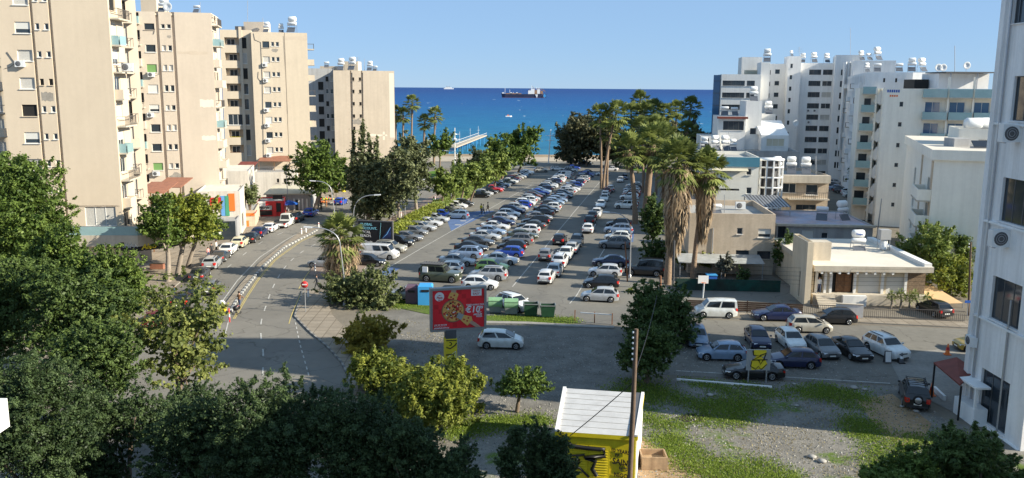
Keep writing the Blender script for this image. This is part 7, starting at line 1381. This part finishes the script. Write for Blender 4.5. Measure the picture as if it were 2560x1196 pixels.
for f, x, y, lb in ((F1, 52, 160, 'below a brown curtained window on the nearest cream tower'), (F2, 379, 187, 'below the third window of the second cream tower'), (F2, 391, 434, 'below the lowest green shutter of the second cream tower'), (F2, 377, 288, 'below the sixth window of the second cream tower')) + tuple((F3, 662 + i * 2.0, y, lb_) for i, (y, lb_) in enumerate(((163, 'topmost on the third cream tower'), (202, 'second from top on the third cream tower'), (276, 'third from top on the third cream tower'), (314, 'fourth from top on the third cream tower'), (352, 'fifth from top on the third cream tower'), (389, 'lowest on the third cream tower')))) + ((F7, 2021, 277, 'left of a pair below dark windows of the white block'), (F7, 2037, 277, 'right of a pair below dark windows of the white block'), (F7, 2022, 306, 'alone beneath the pair on the white block')):
    u_, z_ = f.uv(x, y); ac('white outdoor unit ' + lb, f.p(u_, z_, .24), f.rz())
u_, z_ = F1R.uv(290, 168); ac('large white outdoor unit on the side balcony of the nearest tower', F1R.p(max(.6, u_), z_, 1.2), F1.rz(), 1.3)
f = EF[0]
for x, y, lb in ((2546, 334, 'upper big white outdoor unit on the right edge block'), (2519, 596, 'lower big white outdoor unit on the right edge block')):
    u_, z_ = f.uv(x, y); ac(lb, f.p(u_, z_, .35), 0, 1.6)
u_, z_ = f.uv(2408, 845); ac('small white outdoor unit low on the right edge block', f.p(.3, 5.2, .25), f.rz(), 1.0)
p = A(1851, 514, 110); ac('outdoor unit standing on the plaster block roof', p, 0, 1.3)
def dish(label, x, y, Y, s_=.6, rz=0):
    p = A(x, y, Y); root = thing('satellite_dish', label, 'satellite dish', p, group='satellite dishes'); m_ = MB(); m_.tube([p, p + Vector((0, 0, .9))], .03, 'metal', 6); m_.build('mast', root); m_ = MB(); prof = [(0, .12), (s_ * .5, .08), (s_, -.05), (s_ * 1.02, -.04), (s_ * .5, .10), (0, .14)]; m_.lathe(prof, p + Vector((0, -.1, 1.0)), 'whitemetal', 16, 'y'); m_.build('dish', root)
for a in (('dish left above the hotel terrace', 2344, 185, 144), ('second dish above the hotel terrace', 2356, 185, 144), ('dish on the hotel roof canopy', 2415, 180, 143), ('dish on the second cream tower roof', 420, 34, 136, .7), ('dish above the yellow blinds on the white house', 1988, 322, 166)): dish(*a)
def mast(label, x, y0, y1, Y, bars=0):
    b = A(x, y1, Y); t = A(x, y0, Y); root = thing('antenna', label, 'antenna', b, group='roof antennas'); m_ = MB(); m_.tube([b, t], .05, 'metal', 5); m_.build('mast', root)
    if bars:
        m_ = MB()
        for i in range(bars): z = t.z - .25 - .45 * i; m_.bar((b.x - .7, Y, z), (b.x + .7, Y, z), .04, .04, 'metal')
        m_.build('elements', root)
for a in (('tall lattice antenna above the third cream tower', 619, 2, 56, 184), ('short antenna right of the roof hut on third tower', 657, 45, 58, 183), ('comb antenna on the farthest cream tower', 894, 143, 156, 224, 2), ('thin antenna on the farthest cream tower', 911, 147, 178, 219), ('tall antenna on the blank white block', 2126, 70, 138, 236), ('tall ball tipped antenna on the hotel', 2387, 115, 182, 143), ('comb antenna beside the slim stair tower', 1998, 118, 150, 238, 3), ('television mast on the tan balcony house', 2040, 390, 437, 137.5, 2), ('comb antenna over the low grey roof', 1822, 330, 376, 158.5, 2), ('thin antenna on the second cream tower', 500, 6, 33, 138), ('bare mast on the plaster block roof', 1811, 487, 532, 104)): mast(*a)
# ---- shops under the towers on the left
def simple_shop(label, pxL, pxR, Y, tilt, depth, ytop, wall, roof, yref, extras=None, z0=None):
    b = Bld('shop', label, wall, 'shop', 'small shops along the avenue'); k = b.block(pxL, pxR, Y, tilt, depth, ytop=ytop, yref=yref, roof=roof, par=.2, z0=z0)
    if extras: extras(b, k)
    b.finish(); return k
def pan(b, f, x0, x1, y0, y1, mat, name='sign_panel', d=.05, txt=None, tm='white', sz=.5):
    (u0, za), (u1, zb) = f.uv(x0, y1), f.uv(x1, y0); m_ = MB(); m_.box(f.p((u0 + u1) / 2, (za + zb) / 2, d), (u1 - u0, .1, zb - za), mat, f.rz()); o = b.part(name, m_)
    if txt: textmb(txt, sz, tm, f.p(u0 + .12, za + (zb - za) * .25, d + .06), f.u, (0, 0, 1), .01).build('lettering', o)
def e1(b, k): pan(b, k.F, 526, 553, 494, 524, 'red'); pan(b, k.F, 529, 551, 512, 522, 'cheese', 'food_picture', .12); pan(b, k.F, 554, 563, 490, 540, 'shopblue'); pan(b, k.F, 563.5, 572, 490, 540, 'shopgreen'); pan(b, k.F, 573, 586, 484, 528, 'orange'); b.win(k.R, 1.5, 4.5, 1, 3, 'dk')
simple_shop('white box shop with red, blue, green and orange panels', 492, 600, 126, 12, 9, 478, 'wallshop', 'roofwhite', 500, e1)
def e2(b, k): pan(b, k.F, 578, 636, 533, 541, 'orange', 'fascia'); pan(b, k.F, 585, 607, 545, 577, 'glass', 'shop_window'); pan(b, k.F, 610, 622, 552, 580, 'orange', 'counter'); pan(b, k.R, 637, 641, 525, 534, 'red')
simple_shop('grey roofed shop with orange fascia by the slender tree', 566, 638, 134, 12, 9, 526, 'wallbeige', 'roofgrey', 540, e2)
def e3(b, k): pan(b, k.F, 545, 588, 553, 600, 'glass', 'shop_window'); pan(b, k.F, 543, 553, 575, 590, 'coverwhite', 'notice', .12)
simple_shop('grey glazed kiosk shop behind the parked cream hatchback', 540, 593, 122, 12, 5, 549, 'grey', 'roofgrey', 570, e3)
def e4(b, k):
    f = k.F; pan(b, f, 647, 680, 514, 525, 'grey', 'name_board', .3, 'NOW', 'graf', .62); pan(b, f, 647, 680, 527, 539, 'black', 'menu_board'); pan(b, f, 683, 690, 505, 551, 'red', 'pillar', .2); pan(b, f, 704, 709, 505, 549, 'red', 'pillar', .2); pan(b, f, 690, 704, 508, 530, 'black', 'poster', .15); pan(b, f, 682, 706, 487, 498, 'black', 'top_sign', .3); pan(b, f, 645, 664, 503, 516, 'coverwhite', 'slanted_sign', .5)
simple_shop('red pillared kiosk shop with black menu boards', 644, 711, 145, 12, 6, 503, 'red', 'roofgrey', 530, e4)
def e5(b, k):
    for x in (736, 748, 757, 768): pan(b, k.R if 0 else k.F, x - 1, x + 1, 497, 540, 'coverwhite', 'column', .1)
    pan(b, k.F, 740, 746, 500, 530, 'glass', 'shop_window'); m_ = MB(); m_.prism([(q.x, q.y) for q in (k.F.p(-.4, 0, .6), k.F.p(k.F.w + .4, 0, .6), k.R.p(k.R.w, 0, .4), k.L.p(0, 0, .4))], k.z1 + .003, k.z1 + .18, 'canvas'); b.part('flat_roof', m_)
simple_shop('low shed with broad sandy flat roof before the ficus', 666, 776, 153, 8, 13, 486, 'wallgrey', 'roofwhite', 500, e5)
def e6(b, k):
    b.grid(k.F, [(692, 698), (709, 715)], [(447, 457)], 452, 700, 'op'); m_ = MB()
    for i in range(24): u_ = k.F.w * i / 23; m_.bar(k.F.p(u_, k.z1, -.1), k.F.p(u_, k.z1 + 1, -.1), .04, .04, 'metal')
    m_.bar(k.F.p(0, k.z1 + 1, -.1), k.F.p(k.F.w, k.z1 + 1, -.1), .06, .06, 'metal'); b.part('railing', m_)
simple_shop('pale terrace wall with railing under the third cream tower', 634, 742, 170, 12, 7, 430, 'wallshop', 'roofgrey', 440, e6)
simple_shop('white annex with glass parapet between second and third towers', 548, 622, 150, 12, 12, 428, 'wallshop', 'roofwhite', 450)
def canopy(label, x0, x1, y0, y1, Y, dep, mat, lat=False):
    p, q = A(x0, y1, Y), A(x1, y1, Y); t = A(x0, y0, Y + dep); root = thing('pergola', label, 'pergola', (p.x, Y, 0), group='brown terrace pergolas'); m_ = MB(); zt_ = p.z + .9
    m_.add([(p.x, Y, p.z), (q.x, Y, p.z), (q.x, Y + dep, zt_), (p.x, Y + dep, zt_), (p.x, Y, p.z - .1), (q.x, Y, p.z - .1), (q.x, Y + dep, zt_ - .1), (p.x, Y + dep, zt_ - .1)], [(0, 1, 2, 3), (7, 6, 5, 4), (0, 4, 5, 1), (1, 5, 6, 2), (3, 7, 4, 0), (2, 6, 7, 3)], mat); m_.build('roof', root)
    for x in (p.x + .1, (p.x + q.x) / 2, q.x - .1): m_ = MB(); m_.bar((x, Y + .1, 0), (x, Y + .1, p.z - .1), .12, .12, 'wood'); m_.build('post', root)
    if lat:
        m_ = MB(); n_ = 14
        for i in range(n_): x = p.x + (q.x - p.x) * i / n_; m_.bar((x, Y, p.z - 1.6), (x + .9, Y, p.z - .5), .04, .05, 'tile'); m_.bar((x + .9, Y + .06, p.z - 1.6), (x, Y + .06, p.z - .5), .04, .05, 'tile')
        m_.build('lattice', root)
canopy('brown tiled pergola against the second cream tower', 386, 452, 446, 468, 124, 5, 'tile'); canopy('brown latticed pergola right of the nearest cream tower', 340, 410, 466, 482, 112, 5, 'tile', True); canopy('small red tiled canopy between second and third towers', 586, 630, 414, 421, 160, 4, 'redroof'); canopy('brown canopy under the third cream tower windows', 645, 724, 398, 403, 174, 2.5, 'tile')
def parasol(label, x, y0, y1, Y, mat, closed=False):
    p = A(x, y1, Y); p.z = gz(Y) + .02; t = A(x, y0, Y); root = thing('parasol', label, 'parasol', p, group='shop parasols'); m_ = MB(); m_.tube([p, t], .05, 'metal', 6); m_.build('pole', root); hh = t.z; m_ = MB()
    m_.lathe([(.45, -2.2), (.35, -1.0), (.12, -.1), (0, 0)] if closed else [(1.6, -.75), (1.55, -.65), (.8, -.25), (0, 0)], t, mat, 10); m_.build('cover', root)
parasol('folded yellow parasol left under the conifers', 840, 452, 510, 156, 'yellow', True); parasol('folded yellow parasol right under the conifers', 858, 450, 512, 158, 'yellow', True); parasol('blue parasol beside the sandy roofed shed', 722, 500, 530, 149, 'blue')
for i, (x, y) in enumerate(((800, 500), (812, 497), (824, 500), (806, 507))):
    g = G(x, y + 10); root = thing('flower_stall', ['left', 'middle', 'right', 'front'][i] + ' orange and red stall table under the ficus', 'stall', (g.x, g.y, gz(g.y)), group='stall tables under the ficus'); m_ = MB(); m_.box(root.location + Vector((0, 0, .75)), (1.8, .8, .08), 'wood'); m_.build('table_top', root)
    for dx in (-.8, .8): m_ = MB(); m_.box(root.location + Vector((dx, 0, .36)), (.08, .7, .7), 'wood'); m_.build('leg', root)
    m_ = MB()
    for k_ in range(9): m_.lathe([(0, 0), (.16, .05), (.16, .22), (0, .3)], root.location + Vector((-.7 + .18 * k_, R.uniform(-.2, .2), .79)), R.choice(['orange', 'red', 'shopgreen', 'yellow']), 7)
    m_.build('produce', root)
g = G(394, 675); root = thing('flower_box', 'terracotta flower box on the avenue pavement', 'planter', (g.x, g.y, .13)); m_ = MB(); m_.box(root.location + Vector((0, 0, .3)), (1.6, .6, .6), 'tile'); m_.build('trough', root); m_ = MB(); m_.box(root.location + Vector((0, 0, .62)), (1.4, .45, .1), 'soil'); m_.build('soil', root)
# ---- ships, boat, pier
YS = 2250.0; p, q = A(1253, 247, YS), A(1365, 247, YS); L_ = (q.x - p.x); root = thing('tanker_ship', 'dark hulled tanker with cluttered white superstructure at its right end', 'ship', ((p.x + q.x) / 2, YS, -5)); X0 = p.x; s_ = L_ / 112.0; m_ = MB(); vs = []; fs = []
for t_ in (0, .03, .08, .5, .9, .96, 1.0):
    w_ = 9 * s_ * (min(1, t_ / .10 + .05) if t_ < .1 else (1 if t_ < .92 else .75)); zt_ = 9 * s_ + (2.2 * s_ if t_ < .07 else 0) + (1.0 * s_ if t_ > .72 else 0); x = X0 + L_ * t_; ov_ = -2.2 * s_ * (t_ < .02); vs += [(x - ov_, YS - w_ * .85, -5), (x, YS - w_, -5 + zt_), (x, YS + w_, -5 + zt_), (x - ov_, YS + w_ * .85, -5)]
for i in range(6): fs += [(i * 4, i * 4 + 4, i * 4 + 5, i * 4 + 1), (i * 4 + 1, i * 4 + 5, i * 4 + 6, i * 4 + 2), (i * 4 + 2, i * 4 + 6, i * 4 + 7, i * 4 + 3)]
m_.add(vs, fs, 'hullblue'); m_.face(vs[:4], 'hullblue'); m_.face(vs[-4:][::-1], 'hullblue'); hl_ = m_.build('hull', root); S = lambda x, z: Vector((X0 + L_ * x, YS, -5 + z * s_))
m_ = MB()
for x0, x1, z0, z1, mt in ((.60, .66, 9, 18, 'white'), (.66, .74, 9, 22, 'white'), (.74, .80, 9, 19, 'deckrust'), (.80, .86, 10, 21, 'white'), (.87, .93, 10, 17, 'deckrust'), (.02, .06, 10, 13, 'white'), (.10, .45, 9, 11, 'deckrust'), (.2, .24, 9, 13, 'white'), (.33, .37, 9, 13, 'white')): a_, b_ = S(x0, z0), S(x1, z1); m_.box((a_ + b_) / 2, (b_.x - a_.x, 10 * s_, b_.z - a_.z), mt)
m_.build('superstructure', root); m_ = MB()
for x, z in ((.085, 24), (.19, 20), (.27, 14), (.68, 31), (.79, 27), (.84, 26)): m_.bar(S(x, 9), S(x, z), .9 * s_, .9 * s_, 'white')
for x0, z0, x1, z1 in ((.79, 24, .90, 17), (.84, 24, .97, 18), (.64, 22, .58, 15), (.69, 28, .76, 20), (.90, 21, .99, 15)): m_.bar(S(x0, z0), S(x1, z1), .8 * s_, .8 * s_, 'deckrust')
m_.build('masts_and_cranes', root); m_ = MB(); f0 = [S(.965 + .028 * math.cos(i / 16 * 6.283), 5.2 + 4.6 * math.sin(i / 16 * 6.283)) + Vector((0, -9.3 * s_, 0)) for i in range(16)]; m_.face(f0[::1], 'skyblue'); m_.build('blue_emblem', hl_); m_ = MB(); m_.face([S(x, z) + Vector((0, -9.2 * s_, 0)) for x, z in ((.755, 8.5), (.79, .6), (.80, .6), (.815, 8.5))], 'coverwhite'); m_.build('white_wedge', hl_); m_ = MB(); m_.box(S(.5, .25) , (L_ * .97, 18.6 * s_, .3 * s_), 'hullred'); m_.build('waterline_band', hl_)
YS = 9000.; p, q = A(1108, 221.5, YS), A(1134, 221.5, YS); s_ = (q.x - p.x) / 26; root = thing('ferry', 'small pale ship on the horizon left of the tanker', 'ship', ((p.x + q.x) / 2, YS, -5)); m_ = MB(); m_.prism([(p.x, YS), (p.x + 2 * s_, YS - 2 * s_), (q.x, YS - 2 * s_), (q.x, YS + 2 * s_), (p.x + 2 * s_, YS + 2 * s_)], -5, -5 + 2.6 * s_, 'white'); m_.build('hull', root); m_ = MB(); m_.box((p.x + 13 * s_, YS, -5 + 3.6 * s_), (16 * s_, 3 * s_, 2 * s_), 'white'); m_.box((p.x + 12 * s_, YS, -5 + 5.2 * s_), (8 * s_, 2.5 * s_, 1.4 * s_), 'grey'); m_.build('superstructure', root); m_ = MB(); m_.bar((p.x + 9 * s_, YS, -5 + 5 * s_), (p.x + 9 * s_, YS, -5 + 8 * s_), .5 * s_, .5 * s_, 'dgrey'); m_.bar((p.x + 16 * s_, YS, -5 + 5 * s_), (p.x + 16 * s_, YS, -5 + 7.5 * s_), .5 * s_, .5 * s_, 'dgrey'); m_.build('mast', root)
p = A(1271, 293, 800); p.z = -5; root = thing('motor_boat', 'tiny white motor boat with wake below the tanker', 'boat', p); m_ = MB(); m_.prism([(p.x - 2.6, 799), (p.x + 1.8, 799), (p.x + 3.2, 800), (p.x + 1.8, 801), (p.x - 2.6, 801)], -5, -4, 'white'); m_.build('hull', root); m_ = MB(); m_.box((p.x - .2, 800, -3.6), (1.8, 1.5, .9), 'orange'); m_.build('cabin', root)
root = thing('pier', 'pale concrete pier on blue steel legs reaching into the sea', 'pier', (A(1135, 370, 345).x, 345, -5)); a_, b_ = A(1128, 372, 335), A(1207, 352, 420); a_.z = b_.z = -1.2; d_ = (b_ - a_).normalized(); n_ = Vector((-d_.y, d_.x, 0)); m_ = MB(); m_.bar(a_, b_, 4.0, .45, 'promenade'); m_.build('deck', root)
for s_ in (-1.9, 1.9):
    m_ = MB(); m_.bar(a_ + n_ * s_ + Vector((0, 0, 1.25)), b_ + n_ * s_ + Vector((0, 0, 1.25)), .1, .1, 'whitemetal')
    for i in range(30): p = a_.lerp(b_, i / 29) + n_ * s_; m_.bar(p + Vector((0, 0, .2)), p + Vector((0, 0, 1.25)), .06, .06, 'whitemetal')
    m_.build('railing', root)
for i in range(7):
    for s_ in (-1.6, 1.6): p = a_.lerp(b_, (i + .4) / 7) + n_ * s_; m_ = MB(); m_.tube([p + Vector((0, 0, -.2)), (p.x, p.y, -7)], .16, 'skyblue', 6); m_.build('leg', root)
for i in (0, .35, .68, .97): p = a_.lerp(b_, i) + n_ * 1.8; m_ = MB(); m_.bar(p, p + Vector((0, 0, 4.6)), .12, .12, 'white'); m_.build('lamp_post', root)
# ---- people
def person(label, x, y, rz, top, legs, hair='hair', pose='stand', scale=1.0, skirt=False, group=None, p=None):
    g = p or G(x, y); z = gz(g.y) + .03 if p is None else g.z; root = thing('person', label, 'person', (g.x, g.y, z), rz, group=group, world=False); root.scale = (scale,) * 3
    st = {'stand': .06, 'walk': .30, 'push': .22}[pose]; ar = {'stand': .05, 'walk': .22, 'push': .42}[pose]
    J = {'pelvis': (0, 0, .93, .135), 'waist': (0, 0, 1.08, .125), 'chest': (.02, 0, 1.30, .155), 'neck': (.02, 0, 1.47, .06), 'head0': (.04, 0, 1.56, .085), 'head1': (.05, 0, 1.66, .10), 'head2': (.04, 0, 1.74, .06)}
    E = [('pelvis', 'waist'), ('waist', 'chest'), ('chest', 'neck'), ('neck', 'head0'), ('head0', 'head1'), ('head1', 'head2')]
    for s_, sg in ((1, 1), (-1, -1)):
        n_ = 'l' if s_ > 0 else 'r'; f_ = st * sg; J.update({n_ + 'hip': (.01 + f_ * .1, .10 * s_, .86, .10), n_ + 'knee': (f_ * .55 + .05, .10 * s_, .48, .068), n_ + 'ank': (f_ - (.06 if sg < 0 else 0), .10 * s_, .09, .045), n_ + 'toe': (f_ + .15, .11 * s_, .04, .035)})
        a_ = ar * (-sg if pose != 'push' else 1); J.update({n_ + 'sh': (.02, .19 * s_, 1.40, .062), n_ + 'el': (.01 + a_ * .45, .235 * s_, 1.14 if pose != 'push' else 1.18, .045), n_ + 'wr': (.06 + a_, .225 * s_, .90 if pose != 'push' else 1.06, .033), n_ + 'ha': (.09 + a_ * 1.15, .215 * s_, .80 if pose != 'push' else 1.04, .03)})
        E += [('pelvis', n_ + 'hip'), (n_ + 'hip', n_ + 'knee'), (n_ + 'knee', n_ + 'ank'), (n_ + 'ank', n_ + 'toe'), ('chest', n_ + 'sh'), (n_ + 'sh', n_ + 'el'), (n_ + 'el', n_ + 'wr'), (n_ + 'wr', n_ + 'ha')]
    ks = list(J); me = bpy.data.meshes.new('body'); me.from_pydata([J[k][:3] for k in ks], [(ks.index(a_), ks.index(b_)) for a_, b_ in E], []); o = bpy.data.objects.new('body', me); C.objects.link(o); o.modifiers.new('skin', 'SKIN'); o.modifiers.new('sub', 'SUBSURF').levels = 1
    for i, k in enumerate(ks): v = me.skin_vertices[0].data[i]; v.radius = (J[k][3], J[k][3]); v.use_root = k == 'pelvis'
    dg = bpy.context.evaluated_depsgraph_get(); ev = o.evaluated_get(dg); m2 = bpy.data.meshes.new_from_object(ev); bpy.data.objects.remove(o); m2.name = 'body'
    for mt in (top, legs, 'skin', 'trim'): m2.materials.append(MATS[mt])
    for pl_ in m2.polygons:
        c = pl_.center; pl_.use_smooth = True; arm = abs(c.y) > .165 and c.z < 1.33 and c.z > .70 and (abs(c.y) > .18 or c.z > 1.0)
        pl_.material_index = 2 if c.z > 1.47 or (arm and (c.z < .90 if pose != 'push' else c.x > .42)) else (0 if c.z > .96 or arm else (3 if c.z < .10 else 1))
    bo = bpy.data.objects.new('body', m2); C.objects.link(bo); bo.parent = root
    m_ = MB(); m_.lathe([(.085, -.06), (.115, .0), (.115, .05), (.09, .10), (.04, .13), (0, .135)], (.025, 0, 1.67), hair, 12); m_.build('hair', None).parent = root
    return root
PG = 'people on the avenue pavement'
person('person in a brown top pushing a pram along the median', 599, 773, rad(75), 'wood', 'denim', pose='push'); person('person in dark clothes walking on the pavement by the green tree', 793, 727, rad(200), 'dgrey', 'trim', pose='walk')
person('person in black standing beside the white saloon on the avenue', 530, 642, rad(-60), 'trim', 'trim', group=PG); person('person in a white shirt beside the white saloon on the avenue', 542, 634, rad(180), 'white', 'trim', group=PG); person('person in pink sitting low near the pale trunks', 521, 646, rad(-40), 'pinkcloth', 'denim', scale=.82, group=PG)
person('person in dark jacket outside the grey kiosk shop', 583, 592, rad(-50), 'trim', 'denim', group=PG); person('person in a white top outside the grey kiosk shop', 593, 595, rad(120), 'white', 'grey', group=PG); person('person in blue beside the round leaved branches', 437, 756, rad(30), 'blue', 'denim', group=PG)
person('person in a tan jacket beside the red pickup', 1208, 537, rad(0), 'wallbeige', 'trim', pose='walk'); person('person in dark clothes right of the red pickup', 1220, 531, rad(180), 'trim', 'wood', pose='walk'); person('person carrying a bag between the cars by the red pickup', 1203, 535, rad(60), 'yellow', 'denim')
person('person in a hi visibility vest on the paved square', 1084, 516, rad(0), 'greencloth', 'trim'); person('person walking beside the blue car near the ficus', 803, 528, rad(90), 'trim', 'trim', pose='walk'); pd = VF.p(VF.uv(2046, 700)[0], 1.09, .35); person('person in a white shirt in the villa porch doorway', 0, 0, rad(-90), 'white', 'denim', p=pd)
g = G(597, 784); root = thing('pram', 'black pram with a pink blanket pushed beside the median', 'pram', (g.x, g.y - .0, .03), rad(75), world=False); m_ = MB(); m_.lathe([(0, -.38), (.24, -.3), (.26, .3), (0, .38)], (-.35, 0, .62), 'black', 12, 'x'); m_.build('seat', root); OFF.pop(root.name, None)
m_ = MB(); m_.box((-.3, 0, .72), (.4, .34, .2), 'pinkcloth'); m_.build('blanket', root); m_ = MB()
for sx_ in (-.6, -.05):
    for sy_ in (-.24, .24): m_.lathe([(.08, -.02), (.12, -.02), (.12, .02), (.08, .02), (.08, -.02)], (sx_, sy_, .12), 'rubber', 12, 'y'); m_.bar((sx_, sy_, .12), (-.33, sy_ * .8, .55), .03, .03, 'metal')
m_.build('wheels', root)

def wall_cable(root, f, pts, name='wall_cable', mat='dgrey', r=.035):
    m_ = MB(); m_.tube([f.p(*f.uv(x, y), .06) for x, y in pts], r, mat, 5); OFF[root.name] = tuple(root.location); m_.build(name, root)
TW = {o['label']: o for o in C.objects if o.get('category') == 'apartment block'}
t3 = TW['third cream tower with stacked loggias on its left half']; t2 = TW['second cream tower with two dark grooves and wide blank wall']; t1 = TW['nearest cream apartment tower, cut by the top left of the frame']; t4 = TW['farthest cream tower, weathered, with a strip of tiny windows']
wall_cable(t3, F3, [(634, 84), (637, 100), (652, 106), (656, 200), (659, 390)]); wall_cable(t3, F3, [(709, 90), (714, 180), (719, 285)], r=.02); wall_cable(t3, F3, [(646, 180), (645, 195), (652, 205)]); wall_cable(t2, F2, [(388, 72), (384, 86)]); wall_cable(t2, F2, [(400, 160), (398, 186), (388, 190)]); wall_cable(t1, F1, [(18, 130), (38, 158)]); wall_cable(t1, F1, [(38, 158), (26, 168), (12, 172)], r=.02)
for x in (877.5, 904): wall_cable(t4, F4, [(x + 3, 182), (x + 5, 350)], r=.05)
def repaint(root, f, x0, y0, x1, y1, mat):
    (u0, a_), (u1, b_) = f.uv(x0, y1), f.uv(x1, y0); m_ = MB(); g_ = random.Random(int(x0)); n_ = 7; top = [(u0 + (u1 - u0) * i / n_, b_ + g_.uniform(-.12, .12)) for i in range(n_ + 1)]; bot = [(u0 + (u1 - u0) * i / n_, a_ + g_.uniform(-.12, .12)) for i in range(n_ + 1)]
    m_.face([f.p(u, z, .01) for u, z in bot] + [f.p(u, z, .01) for u, z in top[::-1]], mat); OFF[root.name] = tuple(root.location); m_.build('repainted_patch', root)
M('paintpale', (.76, .68, .56), .85, .2, var=.05, world=True); M('paintdull', (.56, .47, .37), .85, .2, var=.12, scale=.6, world=True)
repaint(t4, F4, 922, 336, 968, 341, 'paintpale'); repaint(t4, F4, 957, 330, 962, 350, 'paintpale'); repaint(t4, F4, 975, 184, 984, 345, 'paintpale'); repaint(t4, F4, 880, 300, 903, 316, 'paintdull'); repaint(t3, F3, 715, 92, 768, 100, 'paintdull'); repaint(t2, F2, 500, 250, 534, 268, 'paintpale'); repaint(t2, F2, 505, 340, 540, 352, 'paintpale'); repaint(t1, F1, 150, 515, 300, 517, 'paintdull'); repaint(t2, F2, 445, 130, 520, 136, 'paintdull'); repaint(t1, F1, 105, 232, 133, 252, 'bare')
